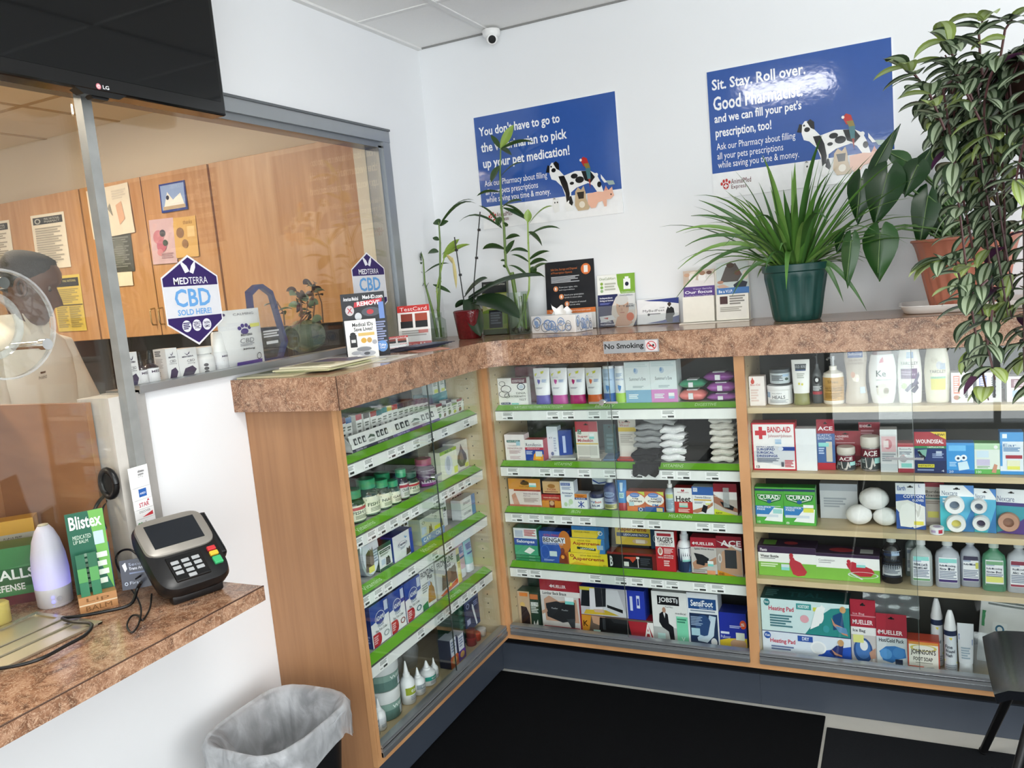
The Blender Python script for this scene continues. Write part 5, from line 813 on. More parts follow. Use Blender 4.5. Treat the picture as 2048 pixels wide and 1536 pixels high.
pill((-1.1922,-1.1063,0.9416,1.0451), 'FISH OIL', 'green-capped bottle with a red-topped label, second from the end panel', band='b8343a')
pill((-1.1180,-1.0254,0.9439,1.0609), 'FISH OIL', 'largest green-capped bottle, third from the end panel')
pill((-1.0285,-0.9610,0.9366,1.0390), 'NIACIN', 'green-capped bottle fourth from the end panel')
pill((-0.9596,-0.9054,0.9334,1.0203), 'GARLIC', 'green-capped bottle fifth from the end panel, just before the darker bottles')
pill((-0.9196,-0.8455,0.9027,1.0324), 'OIL', 'green-capped bottle in the second row behind the fifth', dep=.22)
pill((-0.9002,-0.8519,0.9466,1.0464), 'CRANBERRY', 'dark bottle with a red label band and green cap, sixth in the front row', band='b02f3a', col='2a1f24', lcol='d9d8d2')
pill((-0.8518,-0.7725,0.9295,1.0199), 'NETTLE', 'dark green bottle under the door lock', band='b8343a', cap='2a5a4a')
bottle('L', S2, (-0.7279,-0.6402,0.9298,1.0398), PILL, M('5a2a55', .2), 'supplement_bottle', 'purple bottle with a pink cap between the green bottles and the window boxes', 'bottle', None, caprings=[(76, 74), (98, 74), (100, 70)], capmat=M('b8387a', .3), lab=(4, 60, 2.6, 'r 0 0 100 100 d6c9d8;b 14 60 86 78 4a2a55 PRENATAL;l 20 30 80 54 3 8a6a92;r 0 0 100 16 9a3a8a'), ry=1)
carton('L', S2, (-0.6292,-0.4996,0.9271,1.0469), .05, 'e2e8cf', 'r 0 0 100 100 eef0dc;r 0 88 100 100 9ac23a;e 46 44 24 36 dfe3ee;e 44 50 12 26 b9bfd0;r 76 6 98 30 d9e04a;b 30 90 76 97 3a5a2a NUK', 'window_carton', 'white and lime carton with a pale bottle in its window, second shelf', 'box')
carton('L', S2, (-0.5003,-0.3739,0.9378,1.0533), .05, 'd9d6cc', 'r 0 0 100 100 dcd9cf;p 6a625e 50 92 62 70 84 50 88 30 66 10 34 12 16 32 22 54 40 70;p 8a827c 50 80 56 60 66 34 50 20 34 36;r 70 4 96 18 d3d96a;e 86 84 8 6 e8e4d8', 'window_carton', 'beige carton with a dark teardrop window, far end of the second shelf', 'box', dep=.27)
# third shelf: pet care
t = empty('collar_tin', spot('L', (-1.1883,-1.0861,0.7469,0.8455)[0]+.062, .228, S3+.001), PI/2); tag(t, 'oval silver-blue tin with cat pictures, near end of the third shelf', 'tin')
mb = MB(); mb.loft([(0, .048, .083), (.004, .052, .088), (.05, .052, .088), (.055, .048, .083)], M('c3ccd4', .25, .4), 32)
mb.v = [(x, z-.05, .088+y) for x, y, z in mb.v]; mb.build('tin', t, smooth=40)
mb = MB(); mb.art('e 50 50 46 47 dfe8f0;r 18 66 84 80 22343e;b 24 69 78 77 e6eef2 seresto;p 5a4a3a 14 14 22 48 40 54 52 46 54 20 40 8;p 7a6a5a 40 24 46 56 54 50 60 58 64 30 60 18;r 30 8 62 20 e6e46a;l 62 22 88 50 5 8a9aaa', flat((-.05, -.0505, .002), (1, 0, 0), (0, 0, 1), (0, -1, 0)), .1, .172); mb.build('printed_lid', t)
carton('L', S3, (-1.0886,-1.0116,0.7226,0.8274), .04, '2f4a3c', 'r 0 0 100 100 e9edec;r 0 84 100 100 2f5a44;r 8 68 92 80 23362c;b 14 70 86 78 e6efe8 advantage;l 12 56 80 64 2 7a847c;p 2c2a2c 48 14 52 46 60 42 70 48 80 40 84 14;e 66 32 14 10 3a3638;r 0 0 100 12 2f5a3c;r 14 22 44 44 b9c9dc', 'carton', 'white and dark green carton with a black cat, third shelf', 'box')
carton('L', S3, (-0.9998,-0.8746,0.7194,0.7733), .05, '27409a', 'r 0 0 100 100 eaecf0;p e3e6ea 0 0 40 30 100 0;r 84 0 100 100 2c4aa8;o 46 56 24 12 .9 8a93a8;b 26 50 66 62 3a4460 Capstar;l 34 36 58 44 2 9aa2b4;p 4a3f38 60 4 64 34 72 26 80 36 84 8;p 7fb0d8 56 84 72 76 62 72', 'carton', 'white carton with a blue side stripe and small pets, third shelf', 'box', h=.092)
hangcard('L', S3+.03, (-0.9217,-0.8100,0.7397,0.8486), 'r 0 0 100 100 d9dee6;r 0 84 100 92 23283a;r 12 66 26 78 23262c;r 32 66 46 78 23262c;r 52 66 66 78 23262c;r 72 66 86 78 23262c;l 10 50 80 60 2 8a93a8;p eef2f6 44 4 90 8 84 54 52 46;p aab4c8 58 10 76 12 74 44 60 40', 'syringe_pack', 'pale hang pack with a row of four dark pictograms, third shelf', 'pack', back='d3d9e0', dep=.25)
for ext, lab_, bar in (((-0.8169,-0.7263,0.7364,0.8377), 'behind the glass split', 'r 6 40 44 66 b9cfe6'), ((-0.7270,-0.6488,0.7229,0.8334), 'lime patch, past the glass split', 'r 6 34 60 48 d3dc3a')):
    carton('L', S3, ext, .05, 'a9b49a', 'r 0 0 100 100 c9cfb8;r 0 0 100 30 6a94c8;b 14 8 72 24 e6eef8 CAT;p 5a5040 60 30 66 62 74 54 82 66 90 34;o 24 82 12 6 .6 8a9a80;'+bar, 'carton', 'olive carton with a blue foot and a cat, '+lab_, 'box', 'olive pet cartons on the third shelf')
for ext, lab_, cc, dp in (((-0.6523,-0.5623,0.7277,0.8456), 'behind the small low carton', 'dfe2e2', .245), ((-0.4765,-0.3515,0.6916,0.8497), 'behind the stacked cartons', 'e3d3cf', .22)):
    carton('L', S3, ext, .04, cc, 'r 0 0 100 100 %s;b 12 82 86 92 4a4f58 FrontShield;r 8 58 26 74 3a3d42;r 32 56 50 72 3a3d42;r 56 58 72 74 3a3d42;r 76 56 94 72 3a3d42;l 12 30 80 50 4 8a8f98' % cc, 'carton', 'tall white carton with a row of dark animal shapes, '+lab_, 'box', dep=dp)
carton('L', S3, (-0.6394,-0.5098,0.7235,0.7501), .05, 'cfd0cc', 'r 0 0 100 100 dddeda;r 70 0 100 100 3f4c74;b 20 40 60 70 7a7f80 BOX', 'carton', 'small low white carton with a navy end, front of the third shelf', 'box', h=.042)
for k in range(2):
    carton('L', S3+.042*k, (-0.5095,-0.3878,0.7119,0.7603), .045, 'cfd3d6', 'r 0 0 100 100 e2e5e6;r 74 0 100 100 5f86b8;b 16 40 66 66 6a7078 CATGUARD', 'carton', 'small white carton with a blue end, %s of the stacked pair at the far end' % ('lower', 'upper')[k], 'box', h=.041)
# fourth shelf: flea treatments
AD = 'r 0 0 100 100 eef0f2;p 2a4aa0 0 56 0 100 100 100 100 62;p dfe4ea 34 52 66 52 62 40 38 40;e 50 62 25 15 2a4596;o 50 62 27 17 .92 dfe6f2;b 28 57 72 68 f2f5fa ADAMS;b 34 42 66 51 9aa4b0 PLUS;t 20 32 84 38 3a3f48 Flea Tick Collar;e 34 16 14 15 b82a34;r 4 1 34 31 b82a34;l 7 6 30 26 4 e6b4b8;o 76 18 15 7 .72 %s;r 74 72 94 96 c9d4ea'
ext3 = [((-1.1744,-1.0678,0.4758,0.5823), '9aa4a8', 'beside the wooden end panel'), ((-1.0653,-0.9680,0.4817,0.5949), '8a2a34', 'in the middle of the three'), ((-0.9632,-0.8568,0.4963,0.5982), '2a6a7a', 'touching the tan dog carton')]
for k, (ext, cc, lab_) in enumerate(ext3):
    carton('L', S4+.001, ext, .05, '22306c', AD % cc, 'collar_carton', 'blue and white pet collar carton, '+lab_, 'box', 'blue pet collar cartons', sideart='r 0 0 100 100 24357c;b 20 40 60 60 c9d3ee A;l 14 10 84 30 3 8a9acc', topart='r 0 0 100 100 1d2a5c;r 30 20 70 80 8a94a8', h=.145)
    carton('L', S4+.001, ext, .05, '1e2a5c', '', 'collar_carton', 'dark blue carton in the back row, behind the one '+lab_, 'box', 'blue pet collar cartons', sideart='r 0 0 100 100 24357c;l 14 10 84 30 3 8a9acc', topart='r 0 0 100 100 1a2650;r 30 20 70 80 7a8498', h=.143, dep=.225)
carton('L', S4+.001, (-0.8585,-0.7583,0.4837,0.5825), .045, 'dcdfdc', 'r 0 0 100 100 eef0ee;b 6 80 96 95 1d2024 FRONTLINE;b 50 68 84 80 1d2024 Plus;l 8 40 50 64 4 9aa09c;p b5843e 40 10 50 44 72 54 90 40 96 8;e 66 50 12 10 c08f48;p 3f8a55 0 0 40 0 36 18 0 14;r 48 52 66 64 b9c4e0', 'flea_carton', 'white carton with bold black heading and a tan dog behind the glass split', 'box', h=.15)
carton('L', S4+.001, (-0.7439,-0.5840,0.4902,0.5878), .045, 'c9c9c4', 'r 0 0 100 100 dcdcda;b 6 78 84 95 1d2024 FRONTLINE;b 40 66 70 78 1d2024 Plus;p 7a6a58 20 14 26 56 40 48 60 62 80 56 90 66 96 20;e 52 44 16 14 8f7a62;e 80 50 14 12 6a5a4a;p d8622a 10 6 96 20 96 6 20 0;e 60 16 6 5 e6d44a', 'flea_carton', 'white carton with bold black heading and grey cats past the glass split', 'box', h=.145)
squeeze('L', S4+.001, (-0.6071,-0.5395,0.4833,0.6390), 'e6dfa0', 'd9cf6a', 'r 20 50 80 80 6a7a6a;l 24 20 76 44 4 b9a85a', 'shampoo_tube', 'pale yellow tube past the grey cats carton', 'tube')
for ext, cc, lab_ in (((-0.5405,-0.4665,0.4867,0.6383), 'd6b4c0', 'pink pouch tube at the far end of the fourth shelf'), ((-0.4708,-0.4014,0.4748,0.6328), '9fcfd2', 'aqua pouch tube at the far end of the fourth shelf')):
    squeeze('L', S4+.001, ext, cc, 'dfe6ea', 'r 14 58 86 92 b9c0dc;l 20 62 80 88 5 4a5a8c;r 14 40 86 48 5a6a9c', 'pouch_tube', lab_, 'tube', dep=.265)
# bottom shelf
def lotjar(z, ext, h, lid, art, label, dep=.28):
    y0, y1, z0, z1 = ext; bottle('L', z, (y0, y1, z, z+h), [(0, 92), (4, 100), (58, 100), (62, 94)], M('7f9a90', .25), 'wipes_jar', label, 'jar', None, caprings=[(60, 102), (62, 104), (96, 104), (100, 96)], capmat=M(lid, .35), lab=(4, 58, 2.6, art), ry=1, dep=dep)
JA = 'r 0 0 100 100 5f7f78;r 0 60 100 100 86a49a;b 34 66 84 88 dfeae6 %s;r 56 10 90 56 e6ebf0;l 60 14 86 50 4 5a7090'
lotjar(S5L, (-1.1329,-1.0119,0.2407,0.3166), .105, 'e6e9ea', JA % 'WIPES', 'lower round jar with a white lid in the bottom of the left wall case')
lotjar(S5L+.106, (-1.1348,-1.0027,0.3291,0.4116), .10, 'dfe3e4', JA % 'WIPES', 'upper round jar stacked on the lower one in the left wall case')
NOZ = [(0, 90), (3, 100), (50, 100), (60, 70), (64, 46)]
NCAP = [(62, 50), (70, 46), (72, 34), (88, 20), (98, 10), (100, 6)]
for ext, cc, lab_, dp in (((-1.2263,-1.1813,0.2700,0.3469), '8a929c', 'nozzle bottle with a grey label beside the wooden end panel', .285), ((-1.1854,-1.1344,0.2359,0.3156), 'dfe4ea', 'all-white nozzle bottle in front of the stacked jars', .281),
        ((-1.0143,-0.9467,0.2189,0.3623), '9aa83a', 'nozzle bottle with an olive label band past the stacked jars', .285), ((-0.9332,-0.8840,0.2180,0.3061), '9aa4ac', 'thin nozzle bottle between the olive and teal ones', .285), ((-0.8668,-0.8020,0.2100,0.2962), '2f9a8a', 'nozzle bottle with a teal label band', .285), ((-0.8161,-0.7705,0.2028,0.2845), 'e2e6ea', 'plain white nozzle bottle behind the glass split', .27)):
    bottle('L', S5L, ext, NOZ, M('eceef0', .3), 'nozzle_bottle', lab_, 'bottle', 'nozzle bottles in the bottom of the left wall case', caprings=NCAP, capmat=M('f4f5f6', .3), lab=(6, 50, 2.5, 'r 0 40 100 80 %s;l 24 8 76 34 3 b0b6be;t 30 52 70 68 f2f4f6 ear' % cc), ry=1, dep=dp)
for k in range(5):
    y_ = -1.19+.055*k; mb = MB(); rows = [[(.05*math.sin(2*PI*j/12)*(.8+.2*math.sin(i*2+k)), .028*math.cos(2*PI*j/12)*(1-.8*abs(i/7-.4)), .19*i/7) for j in range(13)] for i in range(8)]
    mb.sheet(rows, thin_glass('crinkled_bag', (.93, .95, .97), 2.2, .16, (.85, .88, .92), .25)); o = mb.build('clear_bag', smooth=80, loc=(.115, -1.17+.11*k, S5L), rz=PI/2); tag(o, 'crinkled clear plastic bag behind the nozzle bottles, %s from the end panel' % ('first', 'second', 'third', 'fourth', 'fifth')[k], 'plastic bag', 'clear bags in the left wall case')
for k, (ext, cc, c2) in enumerate((((-0.7188,-0.6577,0.1898,0.3228), 'd8662f', 'orange'), ((-0.6569,-0.5992,0.1853,0.3126), '6a3fa0', 'purple'))):
    carton('L', S5L, ext, .05, '23263a', 'r 0 0 100 100 2a2f52;r 0 0 100 34 %s;p %s 0 34 50 50 100 34;r 10 40 84 100 dfe3ee;l 20 50 76 90 4 8a93b0;e 50 22 30 12 e6b46a' % (cc, cc), 'carton', 'white and navy carton with a bright %s foot, bottom of the left wall case' % c2, 'box', topart='r 0 0 100 100 c9cfdc', dep=.29)
for k in range(6):
    carton('L', S5L+.03*k, (-0.5289,-0.4348,0.1518,0.1767), .11, '1f4a38', 'r 0 0 100 100 2a5a45;l 14 30 80 70 2 5a9078', 'flat_carton', 'flat dark green carton, %s in the green stack' % ('lowest', 'second', 'third', 'fourth', 'fifth', 'topmost')[k], 'box', 'stacked dark green cartons', h=.029, dep=.23+.002*(k % 2), topart='r 0 0 100 100 2a5a45;r 20 30 70 70 8aa89a')
hangcard('L', S5L+.05, (-0.5077,-0.3148,0.2663,0.4277), 'r 0 0 100 100 23305c;o 56 86 14 8 .7 aab4d0;r 0 70 100 76 4a5a88;o 20 62 12 7 .6 8a98c0;p dfe6ee 50 60 58 56 72 20 78 4 70 2 60 24 48 50;l 60 50 90 64 3 7a8ab8;r 6 16 30 30 aab0d0', 'toothbrush_card', 'navy hang card with a curved white brush, far end of the bottom shelf', 'pack', back='23305c', dep=.25)
for k, (y_, z_, c, r_) in enumerate(((-.50, .0, '8a2f2c', .021), (-.455, .0, 'b84a3a', .018), (-.411, 0, 'c9c3bd', .02), (-.50, .0345, '6a2a28', .02))):
    mb = MB(); mb.loft([(0, r_, r_), (.002, r_*1.05, r_*1.05), (.03, r_*1.05, r_*1.05), (.034, r_*.8, r_*.8)], M(c, .3), 18); o = mb.build('small_tub', smooth=40, loc=(.262+.0*k, y_, S5L+z_)); tag(o, ('dark red tub below the navy brush card', 'red tub beside the dark red one', 'pale tub at the far end below the brush card', 'dark red tub stacked on another')[k], 'tub', 'small red tubs in the corner of the bottom shelf')

# ================================================================== posters, television, camera, signs
HEAD_ = 'r 0 0 100 100 f2f3f4;r 0 20 100 100 3359a3'
PETS = ('p f2f2f0 52 55 54 59 58 58 59 50 62 44 70 47 80 45 84 41 86 34 88 22 86 9 83 9 84 22 81 30 78 33 70 30 66 26 65 10 61 10 62 22 60 33 56 40 53 42 52 48;p 1b1b1d 55 58 57 60 59 57 59 50 57 52;p 1b1b1d 49.5 50 51 57 52.5 56 52 49;e 55 51 1.6 2.2 1b1b1d;e 53.5 55 .6 .9 1b1b1d;e 57 55 .6 .9 1b1b1d;p 1b1b1d 58 44 62 44 64 36 65 25 64 12 62.5 12 62 26 60 34;'
        'e 69 42 2.4 2.6 1b1b1d;e 72.5 37.5 3 3.4 1b1b1d;p 1b1b1d 74 46 80 45 83 38 80 33 76 36;e 67 35 1.5 1.6 1b1b1d;e 85.5 30 1.4 3 1b1b1d;e 84 40 1.2 2 f2f2f0;p f2f2f0 87 40 90 33 92 32 91 31 89 31 87 36;p 9fb3ad 90 33 95 32 96 28 92 28;'
        'p b8302c 74 57 76 60 78.5 58 79.5 52 76 50;p 8a7a3a 76 53 79.5 53 80.5 47 78 45;p 4a7a80 77 48 80.5 48 80 36 78 37;p 9a3a30 78.5 37 79.8 37 79.5 27;e 74.3 57 .8 1.4 f2efe8;'
        'p e9e9e6 53 20 54 23 56 21 57 22 57 8 53.5 7 52.5 13;p 8a8a88 53 21 54 23 55 21;e 54.2 17.5 .5 .9 3a3a3a;e 56 17.5 .5 .9 3a3a3a;p f2f2f0 61 14 64 18 67 15 67 8 62 7;p 1b1b1d 64 15 65 22 66 22 67 15 66 12;'
        'p c4ad8c 69 26 71 30 73 27 75 31 76 24 76 18 78 8 77 6 70 6 68 12;p 2f2a26 70 25 75 25 74.5 18 71 18;e 73 12 2 3.4 e6ddcc;p eab79f 77 22 84 23 88 22 90 27 91.5 23 94 26 94.5 20 95 17 92.5 14 90 14 89.5 7 88 7 87 13 84 12 82 7 79 7 77 12;p d99a86 88.5 23 90 28 91 23;e 93 18.5 .5 .8 3a2a2a;')
def squash(spec, k, y0):
    out = []
    for it in spec.split(';'):
        a = it.split(' ')
        if a[0] == 'p': a = a[:2]+['%g' % (y0+(float(v)-y0)*k) if i % 2 else v for i, v in enumerate(a[2:])]
        elif a[0] == 'e': a[2] = '%g' % (y0+(float(a[2])-y0)*k); a[4] = '%g' % (float(a[4])*k)
        out.append(' '.join(a))
    return ';'.join(out)
PETS = squash(PETS, .83, 7)
LOGO = 'e 7.6 9 1.7 2.6 c0342f;e 5.2 11 .7 1.3 c0342f;e 6.5 13 .7 1.4 c0342f;e 8.2 13.4 .7 1.4 c0342f;e 9.8 11.8 .7 1.3 c0342f;r 6.4 8.5 8.8 9.5 f2f3f4;r 7.3 7.2 7.9 10.8 f2f3f4;t 10.8 10 22.5 14 6a2f2c AnimalMed;t 10.8 5.2 19.5 9.4 6a2f2c Express;'
def poster(x0, x1, z0, z1, lines, label, rel):
    mb = MB(); mb.box(x0, x1, -.005, 0, z0, z1, M('f0f1f2', .15)); w_, h_ = x1-x0, z1-z0
    mb.art(HEAD_+';'+lines+LOGO+PETS, flat((x0, -.005, z0), (1, 0, 0), (0, 0, 1), (0, -1, 0)), w_, h_, rough=rel, eps=.00012, bump=.12, spc=.6)
    tag(mb.build('wall_poster'), label, 'poster')
poster(.246, .889, 1.912, 2.392, "b 3 80.5 62 91 f4f6f8 You don't have to go to;b 3.5 66 66 77 f4f6f8 the veterinarian to pick;b 4 52 67 63 f4f6f8 up your pet medication!;t 3.8 36.5 50 43.5 f4f6f8 Ask our Pharmacy about filling;t 3.9 29 43 36 f4f6f8 all your pets prescriptions;t 4 22 51.5 29 f4f6f8 while saving you time & money.;", 'blue pet medication poster behind the bamboo stalks, closer to the room corner', .1)
poster(1.256, 1.894, 1.922, 2.396, "b 2.6 82.5 55.5 93.5 f4f6f8 Sit. Stay. Roll over.;b 2.8 69 53.5 80 f4f6f8 Good Pharmacist.;b 3 57.5 52.5 66.5 f4f6f8 and we can fill your pet's;b 3.2 46 35.5 55.5 f4f6f8 prescription, too!;t 3.4 36.5 48.5 43.5 f4f6f8 Ask our Pharmacy about filling;t 3.5 29 41.5 36 f4f6f8 all your pets prescriptions;t 3.6 22 50 29 f4f6f8 while saving you time & money.;", 'blue pet prescription poster above the spider plant', .08)
# television hung over the dispensary window
t = empty('television', (.097, -1.79, 2.222), PI/2); tag(t, 'black flat television hung on the wall over the dispensary window', 'television')
mb = MB(); PB = M('08080a', .12, spec=.6); mb.box(-.4225, .4225, -.03, .03, .012, .495, PB, .006); mb.box(-.3, .3, .02, .06, .1, .4, BLACK, .01); mb.build('housing', t)
mb = MB(); mb.box(-.405, .405, -.0312, -.0295, .05, .48, M('0a0c0e', .05, spec=.4, var=.02)); mb.build('screen', t)
mb = MB(); mb.prism([(-.075, .016), (-.05, .002), (.05, .002), (.075, .016)], -.029, .0, PB, 'y'); mb.prism([(-.028, .004), (-.02, -.004), (.02, -.004), (.028, .004)], -.022, 0, BLACK, 'y'); mb.build('sensor_lip', t)
mb = MB(); f = flat((-.02, -.0305, .017), (1, 0, 0), (0, 0, 1), (0, -1, 0)); mb.art('e 28 50 17 44 c8707a;e 28 50 12 30 e6c9cc;r 24 40 34 48 c8707a;b 54 24 96 78 e0e2e4 LG', f, .044, .017); mb.build('logo', t)
mb = MB(); mb.box(-.15, .15, .03, .096, .12, .36, BLACK); mb.build('wall_bracket', t)
# dome camera in the angle of ceiling and wall
t = empty('security_camera', (.386, -.045, 2.7215)); tag(t, 'small white dome security camera at the ceiling edge above the first poster', 'camera')
mb = MB(); mb.loft([(0, .036, .036), (-.004, .038, .038), (-.022, .036, .036), (-.03, .028, .028)], M('f0f0ee', .3), 28); mb.build('mount', t, smooth=40)
mb = MB(); d = Vector((.42, -.82, -.35)).normalized(); mb.ball((0, 0, -.034), .026, M('f2f2f0', .25), 20, 12); b = mb.build('ball', t, smooth=60)
mb = MB(); c0 = Vector((0, 0, -.034)); mb.tube([c0+d*.018, c0+d*.034, c0+d*.035], [.021, .021, .019], M('eeeeec', .3), 20); mb.tube([c0+d*.03, c0+d*.036], .016, M('0a0a0c', .1), 18); mb.build('lens', t, smooth=40)
# no smoking plate on the edge of the tall counter
q0 = (0.8953, -0.3905, 1.4028); q1 = (1.1060, -0.3905, 1.3954)
mb = MB(); w_, h_ = q1[0]-q0[0], .046; mb.box(0, w_, 0, .0015, 0, h_, M('a3a6aa', .35, .3)); f = flat((0, 0, 0), (1, 0, 0), (0, 0, 1), (0, -1, 0))
mb.art('b 2 24 73 80 101012 No Smoking;r 76 6 98 94 d3c9ca;r 78 10 96 90 d9d4d4;o 87 50 8.6 36 .84 c02a34;r 82 44 92 52 1a1a1a;r 89 52 92 62 3a3a3a;p c02a34 80.5 70 82 76 93.5 30 92 24', f, w_, h_)
o = mb.build('no_smoking_plate', loc=(q0[0], -.3925, 1.3775)); tag(o, 'grey no smoking plate stuck on the marbled counter edge', 'sign')
# hexagonal stickers on the dispensary pane
HX = 'p e6e6ea 50 100 100 76 100 25 50 0 0 25 0 76;p 33215f 50 97.5 98 75 98 26 50 2.5 2 26 2 75;r 2 32 98 66 dcdde2;p e9e9ee 42 80 36 90 38 93 46 88 50 82;p e9e9ee 50 81 54 88 62 94 61 86 56 79;b 20 68 46 75.5 efeff4 MED;t 46.5 68 80 75.5 efeff4 TERRA;b 18 43 82 63 6aa4dc CBD;b 20 34 80 40.5 6aa4dc SOLD HERE!;e 32 22 8 6.5 e6e6ec;e 50 22 8 6.5 e6e6ec;e 68 22 8 6.5 e6e6ec;l 26 18 38 26 4 33215f;b 44 22.5 56 26 33215f ZERO;b 44.5 18 55.5 22 33215f THC;b 63 22.5 73 25.5 33215f NON;b 63 18.5 73 21.5 33215f GMO'
def hexs(y0, y1, z0, z1, label):
    w_ = y1-y0; h_ = z1-z0; mb = MB(); P = [(.5, 1), (1, .76), (1, .25), (.5, 0), (0, .25), (0, .76)]
    mb.prism([(y0+a*w_, z0+b*h_) for a, b in P], -.0018, -.0012, M('e6e6ea', .4), 'x'); mb.art(HX, flat((-.0011, y0, z0), (0, 1, 0), (0, 0, 1), (1, 0, 0)), w_, h_, eps=.00012); tag(mb.build('window_sticker'), label, 'sticker')
hexs(-1.578, -1.362, 1.574, 1.842, 'purple and grey hexagonal window sticker above the row of white boxes'); hexs(-.672, -.449, 1.574, 1.842, 'purple and grey hexagonal window sticker partly behind the leaflet stand')
# strip of payment stickers beside the window post
z_ = 1.277
for k, (h_, art, lab_) in enumerate(((.058, 'l 46 50 80 76 2 9a9a9a;t 50 70 74 80 4a4a4a Pay;t 44 42 72 54 8a8a8a G Pay', 'white payment sticker with faint grey marks, uppermost of the strip'), (.034, 'r 36 20 76 84 2f62ae;b 40 40 72 56 dfe8f6 AMEX', 'white payment sticker with a blue square'), (.026, 'b 28 20 80 66 b8344a STAR;p b8344a 70 70 78 96 84 72', 'white payment sticker with a red star word'), (.026, 't 24 60 80 84 3a3a3c DISCOVER;p cf3a44 36 14 92 56 92 14', 'white payment sticker with a red wedge'), (.034, 'e 14 62 7 12 3a8a4a;e 26 62 7 12 3a8a4a;e 14 36 7 12 3a8a4a;e 26 36 7 12 dfe9e0;t 36 32 96 80 3a3a3e clover', 'white payment sticker with a green clover'), (.044, 'r 24 84 76 88 33344a;b 30 56 76 78 33385a VISA;r 24 46 76 49 c84a44;e 42 18 15 16 d9402c;e 60 18 15 16 e8963a', 'white payment sticker with two overlapping discs, lowest of the strip'))):
    mb = MB(); mb.box(-.031, .031, 0, .001, 0, h_-.0008, M('f6f6f6', .35)); mb.art(art, flat((-.031, 0, 0), (1, 0, 0), (0, 0, 1), (0, -1, 0)), .062, h_, eps=.0001)
    z_ -= h_; o = mb.build('payment_sticker', loc=(.0362, -1.778+.0005*k, z_), rz=PI/2); tag(o, lab_+' beside the window post', 'sticker', 'payment stickers')

# ================================================================== things on the tall counter
ZC = 1.4506
def leaflet(name, c, w_, d, h_, rz, col, art, label, cat='leaflet', group=None, tilt=0):
    mb = MB(); mb.box(-w_/2, w_/2, -d/2, d/2, 0, h_, M(col, .3)); mb.art(art, flat((-w_/2, -d/2, h_), (1, 0, 0), (0, 1, 0), (0, 0, 1)), w_, d)
    o = mb.build(name, loc=c); o.rotation_euler = (tilt, 0, rz); tag(o, label, cat, group); return o
leaflet('magazine', (.115, -1.255, ZC), .21, .19, .006, .1, 'b9b493', 'r 0 0 100 100 9c9c78;r 8 40 60 90 5a5f4a;l 8 10 70 34 3 d9d6c2', 'olive magazine lying at the near end of the tall counter', 'magazine')
for k, (dx, dy, rz, c) in enumerate(((.19, -1.17, .12, 'e2dcc0'), (.2, -1.15, .05, 'd9dcae'), (.195, -1.16, .1, 'd3cfae'), (.21, -1.14, .02, 'e6e2c9'))):
    leaflet('booklet', (dx, dy, ZC+.0008+.0052*k+.0062*0), .2, .25, .0045, rz, c, 'r 0 0 100 100 %s;r 6 50 94 96 4a4a6a;l 8 8 90 44 4 8a8a70' % c if k == 3 else '', 'pale booklet %s of the stack on the tall counter, behind the olive magazine' % ('at the bottom', 'second', 'third', 'on top')[k], 'booklet', 'stacked pale booklets') if k else leaflet('booklet', (dx+.02, dy+.11, ZC), .2, .22, .0045, rz, c, '', 'cream booklet spread under the far edge of the pale stack', 'booklet')
leaflet('folded_flyer', (.235, -.93, ZC), .24, .22, .0016, .08, 'f0efe6', 'r 4 6 96 94 f4f3ec;r 12 40 40 80 5a4a7a;l 46 20 90 80 6 c9c4ae', 'open white flyer lying in front of the leaflet stand', 'flyer')
# medical id leaflet stand
t = empty('leaflet_stand', (.138, -.815, ZC), .62); t.scale = (.75, .9, .955); tag(t, 'black and white cardboard leaflet stand for medical tags on the tall counter', 'leaflet stand')
mb = MB(); mb.box(-.105, .105, .0, .004, 0, .245, M('15161c', .3)); f = flat((-.105, 0, 0), (1, 0, 0), (0, 0, 1), (0, -1, 0))
mb.art('r 0 0 100 100 17181f;b 50 90 96 96 f2f2f4 Med-ID.com;b 6 89 40 95 e6e6ea American Medical;p c22a38 28 78 92 84 94 90 30 86;b 36 80 88 87 f6eef0 REMOVE;e 18 74 10 8 c9c2c4;b 12 70 24 78 b02a38 X;e 66 70 22 7 4a4f58;e 64 70 8 4 b8303a;e 36 64 8 6 c9ccd0;r 84 58 96 84 6a8ac8;l 72 20 96 54 9 8a93b8;e 84 15 12 9 6a9ad8;b 76 15 92 19 f2f4fa Take;b 78 11 90 14.5 f2f4fa One!', f, .21, .245); mb.build('back_card', t)
mb = MB(); mb.box(-.098, .05, -.042, -.006, 0, .145, M('efefec', .35)); mb.art('r 0 0 100 100 f2f2ef;b 24 83 90 93 1d1d20 Medical IDs;b 28 71 88 81 1d1d20 Save Lives!;r 12 30 34 62 17181b;e 23 64 9 5 17181b;b 16 42 30 50 d9d9d9 I;r 40 58 92 66 d9b86a;e 56 46 9 7 d9a83a;e 74 46 8 7 c8a058;e 90 40 8 6 a9aab0;e 54 24 24 6 8a8d92;e 64 12 26 7 b9bcc2;e 62 12 10 4 5a5d62;e 28 15 16 5 b0b3b8;l 8 3 30 7 2 8a8a8a', flat((-.098, -.042, 0), (1, 0, 0), (0, 0, 1), (0, -1, 0)), .148, .145); mb.build('leaflet_pocket', t)
for k in range(6):
    leaflet('dark_leaflet', (.165+.012*k, -.585+.008*k, ZC+.0022*k), .20, .11, .002, 1.0+.06*k, '22263a' if k % 2 else '3a4058', 'r 6 6 94 94 2f3a5a;l 10 20 90 80 4 8f98b8', 'dark glossy leaflet in the fanned pile, %s from the bottom' % ('first', 'second', 'third', 'fourth', 'fifth', 'sixth')[k], 'leaflet', 'fanned dark leaflets')
